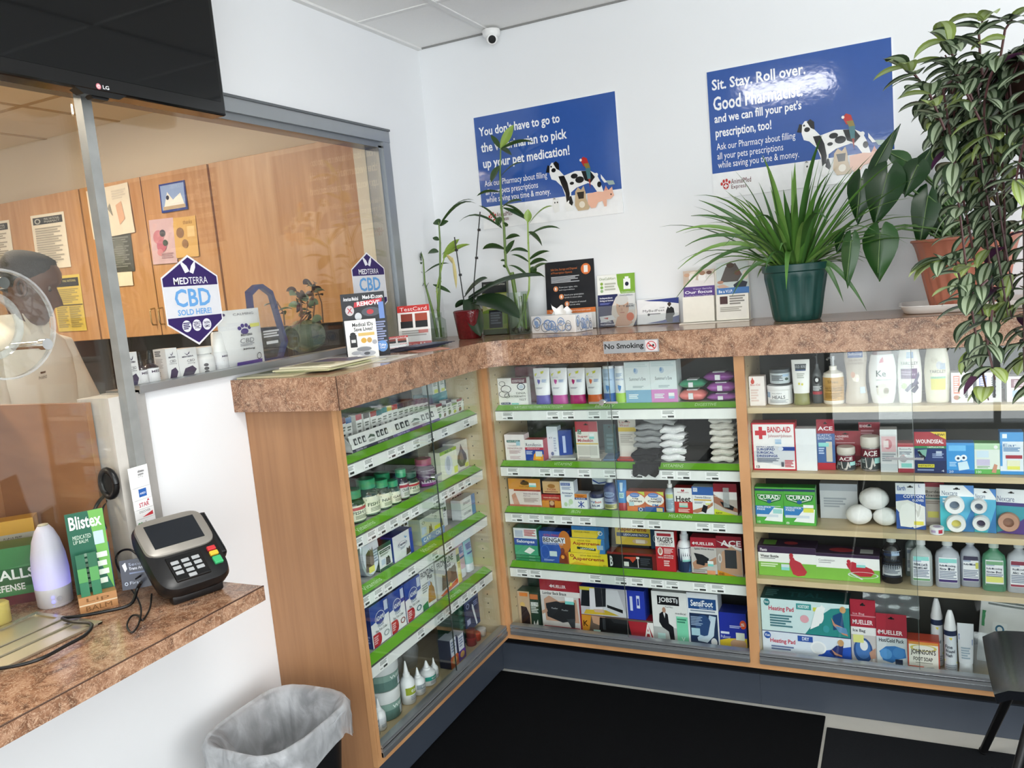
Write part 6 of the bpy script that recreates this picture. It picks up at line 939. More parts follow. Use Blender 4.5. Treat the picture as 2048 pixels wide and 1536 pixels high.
leaflet('postcard', (.30, -.66, ZC), .13, .10, .0016, .9, 'c98a74', 'r 6 6 94 94 d9a08a;l 12 20 88 80 4 8a4a3a', 'salmon card lying by the counter edge in front of the dark leaflets', 'card')
def stand_card(name, ext, y, art, col, label, cat, lean=.12, th=.006, rz=0, h=None, z=ZC, foot=True):
    u0, u1, z0, z1 = ext; w_ = u1-u0; h_ = h or z1-z; t = empty(name, ((u0+u1)/2, y, z+.0018), rz); tag(t, label, cat)
    mb = MB(); mb.X = Matrix.Rotation(-lean, 4, 'X'); mb.box(-w_/2, w_/2, 0, th, 0, h_, M(col, .3)); mb.art(art, flat((-w_/2, 0, 0), (1, 0, 0), (0, 0, 1), (0, -1, 0)), w_, h_); mb.build('card', t)
    if foot:
        mb = MB(); mb.X = Matrix.Rotation(-lean, 4, 'X'); AC = thin_glass('clear_holder', (.96, .97, .97), 1.2, .06); mb.box(-w_/2, w_/2, -.008, -.006, .001, h_*.4, AC); mb.box(-w_/2, w_/2, -.008, .012, .0012, .0025, AC)
        mb.X = Matrix(); mb.box(-w_/2+.001, w_/2-.001, -.005, .026, 0, .002, AC); mb.build('holder', t)
    return t
TESTC = 'r 0 0 100 100 f0ece8;r 0 84 100 100 c8342f;t 8 87 92 96 f6e9e6 TestCard;r 10 62 46 80 8a3a2c;r 54 62 92 80 a84a34;r 8 46 46 62 1d1d20;r 54 46 92 62 1d1d20;l 10 24 90 40 3 a9a29c;r 62 32 92 40 cf5a4a;r 0 0 100 12 c8342f;t 20 2 80 9 f6dcd8 call'
stand_card('leaflet_holder', (0.0790,0.2099,1.4689,1.6165), -.5, TESTC, 'e6e2de', 'upright red and white leaflet holder beside the glass jar of bamboo', 'leaflet holder', rz=.35)
stand_card('card_holder', (0.0503,0.1419,1.4723,1.5212), -.56, TESTC, 'e6e2de', 'little red and white card holder in front of the taller red one', 'card holder', rz=.7, h=.05)
GLV = thin_glass('vessel_glass', (.86, .91, .88), 1.3, .03, (.6, .7, .62)); WATER = thin_glass('vessel_water', (.80, .85, .78), .5)
STALK = M('5f7a34', .4, var=.2, scale=30); BLADE = M('2f4a22', .35, var=.25, scale=25); BLADE_L = M('8aa64a', .35, var=.15, scale=25); BLADE_Y = M('d8c98a', .5, var=.1)
def blade(mb, base, d0, L, W, m, droop=.6, fold=.25, n=9, twist=0, wid=None, roll=0, ymax=9):
    """a strap leaf: starts along d0 and bends down under its weight"""
    d = Vector(d0).normalized(); p = Vector(base); rows = []; up = Vector((0, 0, 1))
    for i in range(n+1):
        s = i/n; side = d.cross(up)
        side = side.normalized() if side.length > .05 else Vector((1, 0, 0))
        nor = side.cross(d).normalized()
        if roll: side = side*math.cos(roll)+nor*math.sin(roll); nor = side.cross(d).normalized()
        if twist: side = (side*math.cos(twist*s)+nor*math.sin(twist*s)); nor = side.cross(d).normalized()
        w_ = W*(wid(s) if wid else (min(1, s*5+.35)*max(0.02, (1-s**2.2))))
        rows.append([tuple(p-side*w_+nor*w_*fold), tuple(p-side*w_*.5+nor*w_*fold*.3), tuple(p), tuple(p+side*w_*.5+nor*w_*fold*.3), tuple(p+side*w_+nor*w_*fold)])
        p = p+d*(L/n); p.y = min(p.y, ymax); d = (d+Vector((0, 0, -droop/n*(.4+1.6*s)))).normalized()
    mb.sheet(rows, m)
def lens(s): return max(.03, math.sin(PI*min(1, s*.96+.04))**.8)
def stalked_plant(stalks, leaves, t):
    mb = MB()
    for P, r, m in stalks:
        mb.tube(P, r, m, 8)
        for k in range(1, len(P)-1): mb.ball(P[k], (r if not isinstance(r, list) else r[k])*1.18, m, 8, 5)
    mb.build('stalks', t, smooth=60)
    mb = MB()
    for (base, d, L, W, m, dr) in leaves: blade(mb, base, d, L, W*1.4, m, dr, .3, 8, wid=lens, roll=random.choice((-1, 1))*random.uniform(.45, 1.0))
    mb.build('leaves', t, smooth=80)
def vessel(mbname, c, r, h, t, water, rings=None):
    mb = MB(); mb.loft(rings or [(0, r*.92, r*.92), (.006, r, r), (h, r, r)], GLV, 26, cap=(True, False)); mb.build(mbname, t, smooth=40)
    mb = MB(); mb.loft([(.004, r*.9, r*.9), (water, r*.94, r*.94)], WATER, 24); mb.build('water', t, smooth=40)
def W3(*a): return Vector(a)
# square jar with two slim bamboo shoots
b = Vector((.048, -.165, ZC)); t = empty('bamboo_jar', b); tag(t, 'clear glass jar holding two slim lucky bamboo shoots in the counter corner', 'plant in jar')
vessel('jar', b, .036, .115, t, .05, [(0, .034, .034, 4), (.005, .038, .038, 4), (.085, .038, .038, 4), (.098, .028, .028), (.118, .029, .029)])
Y0 = -.165
def rel(p, b): return tuple(Vector(p)-b)
C = lambda p: rel(p, b)
s1 = [(0, .0, .01), (-.012, 0, .13), C((0.0120, -0.1650, 1.7013)), C((0.0157, -0.1650, 1.8035)), C((0.0111, -0.1650, 1.8323))]
s2 = [(.012, .01, .01), (.018, .0, .13), C((0.0917, -0.1650, 1.7176)), C((0.1094, -0.1650, 1.8677)), C((0.1132, -0.1650, 1.9563))]
s3 = [(.018, 0, .13), C((0.0701, -0.1650, 1.6739)), C((0.1080, -0.1650, 1.7726)), C((0.1339, -0.1650, 1.8262))]
lv = []
for (x0, y0, x1, y1, L, Wd, m, dr) in ((245, 460, 90, 290, 0, .006, BLADE, .2), (250, 560, 110, 530, 0, .007, BLADE, .6), (248, 480, 190, 560, 0, .007, BLADE, .7), (262, 640, 205, 750, 0, .011, BLADE, .3), (275, 690, 300, 640, 0, .007, BLADE, .5), (268, 560, 440, 515, 0, .006, BLADE, .7), (330, 650, 440, 715, 0, .008, BLADE, .2), (243, 470, 243, 400, 0, .012, BLADE, .1), (372, 400, 285, 430, 0, .010, BLADE, .8), (375, 310, 330, 295, 0, .008, BLADE, .3), (378, 190, 335, 170, 0, .014, BLADE, .8), (385, 200, 440, 170, 0, .010, BLADE, .4), (400, 420, 500, 380, 0, .009, BLADE, .7), (410, 450, 545, 320, 0, .011, BLADE_L, .5), (420, 430, 590, 365, 0, .008, BLADE_L, .6), (430, 420, 480, 500, 0, .010, BLADE_Y, .3), (378, 190, 660, 45, 0, .005, BLADE, 1.2), (380, 200, 720, 90, 0, .005, BLADE, 1.3), (480, 440, 510, 660, 0, .008, BLADE_Y, .2), (350, 700, 375, 745, 0, .007, BLADE_Y, .2), (360, 690, 410, 630, 0, .005, BLADE_L, .6)):
    A = Vector(PX7(x0, y0)); B_ = Vector(PX7(x1, y1)); L = (B_-A).length; d = (B_-A).normalized()+Vector((0, -.25*random.uniform(-1, 1), dr*.55)); lv.append((A-b, d, L*1.1, Wd, m, dr))
stalked_plant([(s1, [.006, .006, .004, .003, .002], STALK), (s2, [.007, .007, .005, .004, .003], STALK), (s3, [.004, .004, .003, .002], BLADE_L)], lv, t)
# orchid in a red pot
b = Vector((.235, -.205, ZC)); t = empty('orchid_pot', b); tag(t, 'dark red textured pot with a leafy orchid and two black support canes', 'potted orchid')
RED = M('5e1218', .18, spec=.7, var=.35, scale=90, bump=.8)
mb = MB(); mb.loft([(0, .043, .042, 3), (.004, .046, .044, 3), (.118, .059, .056, 3), (.122, .055, .052, 3), (.11, .05, .047, 3)], RED, 30); mb.build('pot', t, smooth=50)
mb = MB(); mb.loft([(.1, .049, .046), (.112, .04, .038), (.118, .02, .02)], M('3a2a1e', .9, var=.3, scale=80, bump=1), 16); mb.build('bark', t, smooth=60)
OR = M('20351f', .3, spec=.6, var=.2, scale=12)
mb = MB(); Y0 = -.2
for (x0, y0, x1, y1, Wd, dr, dy) in ((600, 760, 720, 1030, .038, .35, -.25), (650, 780, 1035, 960, .046, .75, -.3), (600, 760, 1190, 640, .024, .5, -.15), (580, 740, 755, 620, .030, .55, -.1), (585, 780, 520, 830, .02, .4, -.2), (620, 780, 880, 650, .022, .6, .15)):
    A = Vector(PX7(x0, y0)); B_ = Vector(PX7(x1, y1)); blade(mb, A-b, (B_-A).normalized()+Vector((0, dy, dr*.55)), (B_-A).length*1.08, Wd, OR, dr, .35, 10, roll=-.55, wid=lambda s: max(.05, math.sin(PI*(.12+.88*s))**.6))
mb.build('leaves', t, smooth=80)
for (x0, y0, x1, y1, kn) in ((560, 730, 495, 285, ((540, 575), (510, 385))), (645, 640, 692, 90, ((665, 445), (684, 230)))):
    mb = MB(); A = Vector(PX7(x0, y0))-b; B_ = Vector(PX7(x1, y1))-b; mb.tube([(A.x*.6, A.y*.6, .1), A, B_], .0026, BLACK, 8)
    for (kx, ky) in kn: k_ = Vector(PX7(kx, ky))-b; mb.box(k_.x-.005, k_.x+.006, k_.y-.006, k_.y+.004, k_.z-.005, k_.z+.005, BLACK, .001)
    mb.build('support_cane', t, smooth=50)
# green brochure holder behind the orchid
stand_card('brochure_holder', (0.2369,0.3572,1.4512,1.6826), -.085, 'r 0 0 100 100 9aa84a;r 0 78 100 100 23282a;t 8 92 94 96 dfe2d8 Home Healthcare Services;r 0 44 100 76 c9c98a;e 42 58 30 12 e6dcc8;e 60 62 16 8 b99a7c;p 7f9a3a 0 44 40 50 100 40 100 20 0 10;r 26 12 80 46 1d2026;l 32 18 74 42 5 6a7078;r 0 0 100 10 4a5a2a', '4a5238', 'clear holder of green brochures between the orchid and the tall glass vase', 'brochure holder', th=.02)
# cylinder vase with two thick bamboo canes
b = Vector((.432, -.12, ZC)); t = empty('bamboo_vase', b); tag(t, 'tall clear cylinder vase with lucky bamboo growing up across the first poster', 'plant in vase'); Y0 = -.12
vessel('vase', b, .046, .178, t, .135)
mb = MB(); rr = random.Random(4)
for k in range(26): a = rr.random()*6.28; q = .034*rr.random()**.5; mb.ball((q*math.cos(a), q*math.sin(a), .012+.012*rr.random()), .009, M(rr.choice(('3a3a34', '5a564a', '2a2c28')), .3), 8, 5)
mb.build('pebbles', t, smooth=60)
C = lambda p: rel(p, b)
s1 = [(.018, 0, .02), C((0.4303, -0.1200, 1.5389)), C((0.4170, -0.1200, 1.7138))]
s1b = [C((0.4095, -0.1200, 1.7007)), C((0.3926, -0.1200, 1.7461)), C((0.3951, -0.1200, 1.8007)), C((0.4000, -0.1200, 1.9092)), C((0.3955, -0.1200, 1.9854)), C((0.4036, -0.1200, 2.1239)), C((0.4173, -0.1200, 2.2282))]
s2 = [(.012, .012, .02), (.01, .01, .16)]
s2b = [(.03, .0, .02), (.03, .005, .12), C((0.4900, -0.1200, 1.6339)), C((0.5012, -0.1200, 1.7256)), C((0.5051, -0.1200, 1.8279)), C((0.5109, -0.1200, 1.9131)), C((0.5163, -0.1200, 1.9445))]
s3 = [(-.01, -.008, .02), C((0.4628, -0.1200, 1.5589)), C((0.4674, -0.1200, 1.6191))]
lv = []
for (x0, y0, x1, y1, Wd, m, dr) in ((850, -400, 945, -560, .013, BLADE_L, .1), (850, -395, 775, -490, .008, BLADE, .2), (852, -390, 930, -340, .011, BLADE, .4), (848, -390, 1090, -395, .006, BLADE, .8), (845, -260, 790, -140, .016, BLADE, .4), (850, -180, 1020, -260, .009, BLADE, .8), (848, -60, 690, 0, .007, BLADE, .8), (855, 60, 1005, 30, .012, BLADE, .7), (868, 60, 1020, 160, .010, BLADE, .4), (850, 130, 835, 190, .014, BLADE, .2), (870, 200, 905, 190, .009, BLADE, .3), (890, 300, 1005, 300, .007, BLADE, .8), (885, 380, 725, 405, .013, BLADE, .8), (888, 420, 955, 320, .009, BLADE, .4), (880, 470, 850, 465, .006, BLADE, .2), (885, 520, 870, 500, .006, BLADE, .2), (860, 220, 700, 60, .005, BLADE, 1.1), (855, 215, 545, 235, .006, BLADE, 1.5),
        (1062, 170, 1060, 80, .012, BLADE_L, .1), (1070, 180, 1265, 75, .011, BLADE_L, .8), (1060, 160, 880, 60, .007, BLADE, .9), (1065, 250, 1160, 360, .018, BLADE, .6), (1068, 270, 1315, 270, .005, BLADE, .9), (1062, 400, 940, 420, .010, BLADE, .9), (1066, 460, 1220, 420, .006, BLADE, .8), (1070, 480, 945, 435, .005, BLADE, .7), (1072, 560, 1210, 510, .007, BLADE, .8), (1072, 600, 920, 520, .005, BLADE, .9), (1075, 560, 1175, 605, .011, BLADE, .5), (1080, 520, 1120, 560, .010, BLADE, .6), (1072, 500, 1210, 500, .009, BLADE, 1.0)):
    A = Vector(PX7(x0, y0)); B_ = Vector(PX7(x1, y1)); L = (B_-A).length; lv.append((A-b, (B_-A).normalized()+Vector((0, .2*random.uniform(-1, .4), dr*.55)), L*1.1, Wd, m, dr))
stalked_plant([(s1, [.009, .009, .0095], STALK), (s1b, [.004, .0055, .006, .0055, .005, .0045, .003], STALK), (s2, .008, STALK), (s2b, [.004, .004, .004, .004, .004, .0035, .002], BLADE_L), (s3, .0075, STALK)], lv, t)
# tissue box
t = empty('tissue_box', (.628, -.128, ZC), -.33); tag(t, 'white tissue box patterned with blue and grey circles, a tissue pulled up', 'tissue box')
mb = MB(); mb.box(-.12, .12, -.055, .055, 0, .072, M('f0f0f0', .4), .002); CIR = ''
rr = random.Random(5)
for k in range(17):
    r = rr.uniform(9, 26); x, y = rr.uniform(12, 88), rr.uniform(r*1.3+2, 98-r*1.3) if r*2.6 < 96 else 50; c = rr.choice(('8fa9cf', '9a9ca0', 'c9c2bc', '7f9fd0')); CIR += 'o %g %g %g %g .78 %s;' % (x, y, r*.4, r*1.25, c)
    if k % 3 == 0: CIR += 'e %g %g %g %g %s;' % (x, y, r*.2, r*.6, rr.choice(('8fa9cf', 'aab8d4')))
for P, U, w_ in (((-.12, -.0552, 0), (1, 0, 0), .24), ((.1202, -.055, 0), (0, 1, 0), .11)):
    CIR_ = CIR
    N = Vector(U).cross(Vector((0, 0, 1)))
    def fb(u, v, n, P=P, U=U, N=N, w_=w_): return tuple(Vector(P)+Vector(U)*u+Vector((0, 0, v))+N*n)
    mb.art(CIR, fb, w_, .072, eps=.00012)
mb.build('carton', t)
mb = MB(); rows = []
for i in range(9):
    s = i/8; rows.append([(-.055+.12*j/10+.01*math.sin(3*s+j), .012*math.sin(j*1.5+2*s)*(1-.4*s), .07+.052*s*(.55+.45*abs(math.sin(j*.9+.6)))-.02*s*(j/10)) for j in range(11)])
mb.sheet(rows, M('f4f4f4', .8, bump=.3, scale=60)); mb.build('tissue', t, smooth=70)
# black prescription safety board
t = stand_card('information_board', (0.5224,0.7443,1.4516,1.7407), -.032, 'r 0 28 100 100 14171e;r 0 0 100 24 e9e9e6;r 0 23 100 30 dd7a3a;t 6 25 90 28.5 f6e4d6 Tips for the safe use storage and disposal of prescription opioids;t 12 86 66 90 c9743f Safe Use, Storage and Disposal;t 12 81 56 85 c9743f of Prescription Opioids;l 12 68 70 78 5 b9bcc0;e 84 86 10 8 d9743a;r 80 81 88 91 f2ece6;e 21 60 5 4 d98a5a;e 32 48 5 4 d98a5a;e 43 37 5 4 d98a5a;r 19.5 58 22.5 62 f2ece6;r 30.5 46 33.5 50 f2ece6;r 41.5 35 44.5 39 f2ece6;t 28 60 66 63 d6d8da Know your rights, risks;t 28 56.5 60 59 d6d8da and responsibilities;t 38 48.5 78 51.5 d6d8da Secure your prescription;t 38 45 74 47.5 d6d8da opioids in a secure place;t 49 37.5 82 40.5 d6d8da Dispose of unused;t 49 34 70 36.5 d6d8da opioids safely;t 8 14 30 18 6a6a70 NO RISK;l 8 4 90 12 3 a9a9a6', '14171e', 'black medicine safety board with orange icons standing behind the tissue box', 'information board', lean=.1, foot=False)
stand_card('leaflet_holder', (0.7563,0.9189,1.4441,1.6662), -.035, 'r 0 0 100 100 20285a;r 0 62 100 100 f1f2ec;p 7fae3a 52 100 100 100 100 62 62 62 54 80;r 70 70 88 90 f4f6f4;r 74 90 84 94 f4f6f4;e 79 80 5 4 1a1f3a;t 6 90 50 95 8a9a6a OneCallAlert;e 12 83 4 3 8fae4a;e 12 76 4 3 7fb04a;e 12 69 4 3 9ab88a;l 20 68 50 84 3 b9bcae;t 64 63 98 66 eaf3dc OneCallAlert.com;b 6 53 40 57 eef0fa Independent;b 6 48 42 52 eef0fa living at home;l 6 42 34 46 2 6a74b8;e 70 26 34 36 dfd6cc;r 54 30 100 62 dcdedd;e 66 36 17 20 d3a88c;e 64 50 18 10 cfcfcc;e 58 38 1.6 1.2 3a3a44;e 70 38 1.6 1.2 3a3a44;e 64 31 2.5 3 c09078;r 59 25 71 26.4 a8584c;p d0a58c 52 18 76 22 92 6 80 0 44 0;p e2e4e6 4 20 38 22 48 14 8 8;p b8484a 14 17 28 18 26 14;e 86 17 10 8 d9622f;t 78 40 94 43 3a3f55 from;b 76 35 96 39 3a3f55 $24.95;b 6 8 36 11 eef0fa 800-ONE-CALL;b 6 3 46 6 eef0fa OneCallAlert.com;t 60 57 94 60 5a6a8a OneCallAlert', 'e9eae4', 'green, white and navy alert leaflet with a grey-haired woman, in a holder', 'leaflet holder')
stand_card('card_holder', (0.9231,1.0965,1.4465,1.5519), -.03, 'r 0 0 100 100 f1f2f4;p 2a3a86 18 96 100 100 100 76 60 88 30 92;p 2a3a86 22 4 60 12 100 30 100 0;e 46 50 40 36 f6f7f8;t 14 46 66 58 4a4a50 MyBadFeet;t 54 60 66 66 6a6a70 .COM;l 30 36 56 42 1 7a7a80;e 28 38 3 5 1a1a1c;e 78 76 4.5 7 3a2a22;p 17181c 68 20 70 50 74 66 78 60 82 66 88 58 90 34 86 28 84 4 72 4;p 3a2a22 70 34 78 30 84 32 78 26;r 76 66 80 72 3a2a22', 'f1f2f4', 'white and navy business card holder with a man in black, between two leaflet holders', 'card holder', lean=.1)
# double white leaflet rack
t = empty('leaflet_rack', ((1.2570, -0.0900, 1.4457)[0], -.09, ZC)); tag(t, 'white two-pocket leaflet rack with leaflets about families and volunteering', 'leaflet rack')
for k, (x0, x1, art, hz) in enumerate(((-.125, -.004, 'r 0 0 100 100 c9b8a8;e 34 88 14 8 e6dccc;e 30 74 12 14 efe9e4;e 62 70 14 20 f2efec;e 62 88 10 8 a07a62;e 86 72 14 18 e2dcd8;e 84 88 9 7 6a4a3c;e 12 84 9 7 c9a084;p e9e4e2 0 40 30 66 60 60 100 70 100 40;r 0 0 100 40 5a3f86;t 30 26 92 34 cfc4e0 Your family;b 4 14 92 25 f2eef6 Our focus;t 4 3 92 9 cfc4e0 Health Partners Medicare', .205), (.004, .125, 'r 0 0 100 100 c9d3d2;p 5a5450 10 40 30 86 60 96 80 60 66 40;e 44 90 12 8 4a3a30;e 66 66 10 8 6a4a3c;p 2a2e3c 52 30 74 44 96 36 90 20 56 18;e 12 40 10 5 b98a72;p cfae9a 0 30 20 34 40 24 10 20;e 90 58 9 14 e2d6cc;r 0 0 100 22 4a7ab8;b 6 7 50 16 f0f4f8 Be a V.I.P.', .225))):
    w_ = x1-x0; mb = MB(); mb.X = Matrix.Rotation(-.1, 4, 'X'); mb.box(x0, x1, .004, .012, .09, hz, M('d9d4cc', .3)); mb.art(art, flat((x0, .004, .1), (1, 0, 0), (0, 0, 1), (0, -1, 0)), w_, hz-.1); mb.build('leaflet', t)
    mb = MB(); mb.X = Matrix.Rotation(-.1, 4, 'X'); mb.box(x0, x1, -.02, .004, .004, .102, M('eeeadf', .35)); 
    if k: mb.art('r 6 6 94 94 ebe8e0;r 12 62 36 92 4a2f30;l 42 56 90 94 4 8a8680;l 12 30 80 50 3 aaa69c', flat((x0, -.02, .004), (1, 0, 0), (0, 0, 1), (0, -1, 0)), w_, .098)
    mb.build('pocket', t)
mb = MB(); mb.box(-.135, .13, -.05, .03, 0, .004, M('eeeadf', .35)); mb.X = Matrix.Rotation(-.1, 4, 'X'); mb.box(-.126, .126, .013, .016, .002, .2, M('eeeadf', .35)); mb.build('stand', t)

# ================================================================== big pot plants
def ribbed_pot(t, H, rb, rt, m, ribs, lip=True):
    mb = MB(); V = []; seg = ribs*4; rows = []
    prof = ((0, rb*.97, 0), (.004, rb, .2), (H*.1, rb+(rt-rb)*.06, 1), (H*.45, rb+(rt-rb)*.38, 1), (H*.76, rb+(rt-rb)*.72, 1), (H*.82, rb+(rt-rb)*.82, 0), (H*.86, rt*.95, 0), (H*.88, rt, 0), (H*.99, rt*1.015, 0), (H, rt, 0), (H, rt*.93, 0), (H*.85, rt*.88, 0))
    if not lip: prof = prof[:4]+((H*.62, rb+(rt-rb)*.5, 1), (H*.8, rb+(rt-rb)*.68, .6), (H*.9, rb+(rt-rb)*.82, .2), (H*.96, rt*.985, 0), (H*.965, rt*1.01, 0))+prof[8:]
    for (z, r, amp) in prof:
        rows.append([((r+amp*.0028*(1 if i % 4 in (0, 1) else -1))*math.cos(2*PI*i/seg), (r+amp*.0028*(1 if i % 4 in (0, 1) else -1))*math.sin(2*PI*i/seg), z) for i in range(seg)])
    mb.sheet(rows, m, True); mb.poly(rows[0][::-1], m); mb.build('pot', t, smooth=35)
    mb = MB(); mb.loft([(H*.84, rt*.9, rt*.9), (H*.9, rt*.6, rt*.6), (H*.92, .01, .01)], M('2e2118', .95, var=.3, scale=90, bump=1), 20); mb.build('soil', t, smooth=60)
b = Vector((1.566, -.215, ZC)); t = empty('spider_plant', b); tag(t, 'spider plant with long arching blades in a dark green ribbed pot', 'potted plant')
ribbed_pot(t, .198, .079, .112, M('16443f', .35, spec=.5, var=.06), 14)
rr = random.Random(11); mb = MB(); GB = [M('58863a', .38, var=.2, scale=20), M('729a4a', .38, var=.2, scale=20), M('40692f', .38, var=.2, scale=20)]
for k in range(135):
    a = rr.random()*2*PI; el = rr.uniform(.35, 1.45); q = .05*rr.random()**.5
    L = rr.uniform(.28, .50)*(1.02 if el < 1.15 else .82); d = (math.cos(a)*math.cos(el), math.sin(a)*math.cos(el)*.75, math.sin(el))
    if d[1] > .1: L *= .55
    blade(mb, (q*math.cos(a), q*math.sin(a), .17), d, L, rr.uniform(.007, .0125), GB[rr.randrange(3)], rr.uniform(.5, 1.5)*(1.45-el*.6), .4, 11, wid=lambda s: max(.03, min(1, .55+s*2)*(1-s**3)), ymax=.195)
Y0 = -.24
for (x0, y0, x1, y1, dr) in ((1400, 440, 440, 760, 1.3), (1300, 470, 445, 250, .9), (1330, 470, 515, 355, 1.0), (1320, 480, 460, 530, 1.2), (1280, 480, 875, 740, 1.5), (1270, 500, 1225, 750, 1.5), (1330, 500, 1345, 910, 1.6), (1560, 460, 1910, 850, .9), (1560, 470, 1730, 780, .9), (1400, 430, 560, 120, .6), (1500, 430, 1490, 660, 1.7), (1300, 440, 620, 0, .4)):
    A = Vector(at(1236+x0/3.84, 400+y0/3.84, Y0)); B_ = Vector(at(1236+x1/3.84, 400+y1/3.84, Y0)); ch = B_-A; L = ch.length
    n = 12; P = []; bow = Vector((0, -.04, .34*dr*L))
    rows = []; wv = .0075
    for i in range(n+1):
        s = i/n; p = A*(1-s)+B_*s+bow*4*s*(1-s)*.5; P.append(p)
    for i in range(n+1):
        s = i/n; d = (P[min(i+1, n)]-P[max(i-1, 0)]).normalized(); sd = d.cross(Vector((0, -1, .3))).normalized(); wv = .0085*max(.04, min(1, .5+2*s)*(1-s**3)); rows.append([tuple(P[i]-sd*wv-b), tuple(P[i]-b+Vector((0, .002, -.001))), tuple(P[i]+sd*wv-b)])
    mb.sheet(rows, GB[(x1) % 3])
mb.build('leaves', t, smooth=80)
# anthurium in a terracotta pot, with its white tray
t = empty('plant_tray', (2.105, -.165, ZC)); tag(t, 'white plastic tray under the terracotta pot on the tall counter', 'tray')
mb = MB(); TW = M('ecebe7', .35); mb.loft([(0, .19, .125, 6), (.003, .196, .13, 6), (.026, .208, .139, 6), (.027, .203, .134, 6), (.006, .19, .123, 6), (.005, .05, .03, 6)], TW, 40); mb.build('dish', t, smooth=40)
mb = MB(); mb.loft([(.026, .2085, .1395, 6), (.0275, .212, .142, 6), (.0255, .212, .142, 6)], TW, 40, cap=(False, False)); mb.build('rim', t, smooth=40)
b = Vector((2.098, -.165, ZC+.0078)); t = empty('anthurium', b); tag(t, 'dark green heart-leaved plant in a terracotta coloured pot on a white tray', 'potted plant')
ribbed_pot(t, .232, .108, .162, M('b5705a', .4, var=.1, scale=14), 22, lip=False)
def heart(mb, base, tip, W, nrm, m, curl=.12):
    B_ = Vector(base); T = Vector(tip); ax = T-B_; L = ax.length; ax.normalize(); n = Vector(nrm).normalized(); sd = ax.cross(n).normalized(); n = sd.cross(ax).normalized()
    prof = [(-.24, .30), (-.17, .62), (-.04, .88), (.12, 1.0), (.30, .95), (.48, .78), (.66, .54), (.82, .29), (.94, .10), (1.0, .015)]
    rows = []
    for (v, w_) in prof:
        r = []
        for j in range(-4, 5):
            u = j/4; vv = v if abs(u) > .01 else max(v, 0); vv = v+(max(0, -v))*(1-min(1, abs(u)*1.7))
            p = B_+ax*(vv*L)+sd*(u*w_*W)+n*(-.35*W*abs(u)**1.6*.6+curl*L*(-(max(0, v)**2))+.012*math.cos(u*PI*2)*W)
            r.append(tuple(p))
        rows.append(r)
    mb.sheet(rows, m)
AN = M('1d3d1c', .3, spec=.5, var=.18, scale=9); AN2 = M('2c5424', .32, spec=.5, var=.15, scale=9); VEIN = M('6d8a4a', .4)
mbl = MB(); mbs = MB()
LV = [(1775, 347, 1748, 452, .062, -.24, AN), (1722, 358, 1712, 448, .045, -.22, AN), (1760, 466, 1755, 562, .058, -.26, AN2), (1749, 335, 1797, 246, .026, -.20, AN), (1835, 330, 1808, 392, .042, -.22, AN), (1856, 392, 1838, 498, .046, -.20, AN), (1702, 482, 1692, 576, .030, -.28, AN2), (1835, 345, 1866, 290, .034, -.14, AN), (1880, 400, 1858, 470, .04, -.12, AN2), (1812, 322, 1770, 300, .03, -.13, AN2), (1900, 440, 1880, 560, .045, -.1, AN), (1920, 340, 1900, 420, .05, -.1, AN), (1688, 470, 1672, 505, .028, -.24, AN), (1960, 300, 1985, 380, .055, -.15, AN)]
for (x0, y0, x1, y1, W_, Y, m) in LV:
    A = Vector(at(x0, y0, Y)); T = Vector(at(x1, y1, Y-.02)); heart(mbl, A-b, T-b, W_, (random.uniform(-.35, .2), -1, random.uniform(.1, .45)), m)
    mbl.tube([A-b+(T-A)*k/6+Vector((0, -.0015-.001*k, 0)) for k in range(6)], [.0012]*5+[.0006], VEIN, 4)
    s0 = Vector((.0+random.uniform(-.05, .02), random.uniform(-.03, .03), .2)); e = A-b; mid = (s0+e)*.5+Vector((0, 0, .05)); mbs.tube([s0, s0*.5+mid*.5+Vector((0, 0, .02)), mid, e], [.0045, .004, .0035, .0028], M('4a6a34', .4), 7)
mbs.build('stems', t, smooth=60); mbl.build('leaves', t, smooth=80)
# hanging wandering-jew basket
cx, cy, zt = (2.2515, -0.8649, 2.0899)
b = Vector((cx, cy, zt-.14)); t = empty('hanging_plant', b); tag(t, 'bushy striped trailing plant in a basket hung from the ceiling by a chain', 'hanging plant')
mb = MB(); BK = M('3b2119', .7, var=.2, scale=60); mb.loft([(0, .07, .07), (.01, .085, .085), (.13, .125, .125), (.14, .13, .13), (.142, .12, .12), (.12, .11, .11)], BK, 28); mb.build('basket', t, smooth=50)
mb = MB(); mb.loft([(.115, .112, .112), (.13, .05, .05)], M('2a1c14', .95, bump=1, scale=80), 18); mb.build('soil', t, smooth=60)
mb = MB()
def link(mb, c, r, rot, m):
    P = [Vector((r*.55*math.cos(a), 0, r*math.sin(a))) for a in [2*PI*i/14 for i in range(15)]]; mb.tube([Matrix.Rotation(rot, 3, 'Z') @ p+Vector(c) for p in P], .0013, m, 5, False)
zc_ = 2.726-b.z; hook = Vector((-.062, -.03, .25))
for s_ in ((.118, 0), (-.059, .102), (-.059, -.102)):
    A = Vector((s_[0], s_[1], .14)); H_ = Vector((-.02, 0, .42)); n = int((H_-A).length/.0155)
    for i in range(n): link(mb, A+(H_-A)*(i+.5)/n, .0105, (i % 2)*PI/2, M('3a3a3c', .35, .8))
n = int((zc_-.42)/.0155)
for i in range(n): link(mb, Vector((-.02, 0, .42+(zc_-.42)*(i+.5)/n)), .0105, (i % 2)*PI/2, M('3a3a3c', .35, .8))
mb.build('chain', t, smooth=60)
DK = M('2b3a27', .35, var=.2, scale=30); SIL = M('93a186', .35, var=.12, scale=30); MIDV = M('46553a', .35, var=.2, scale=30); YG = M('8b9d52', .35, var=.15); YS = M('a9b982', .35, var=.1); PUR = M('45203f', .4, var=.2, scale=30); STM = M('4a2a2a', .5, var=.3, scale=30)
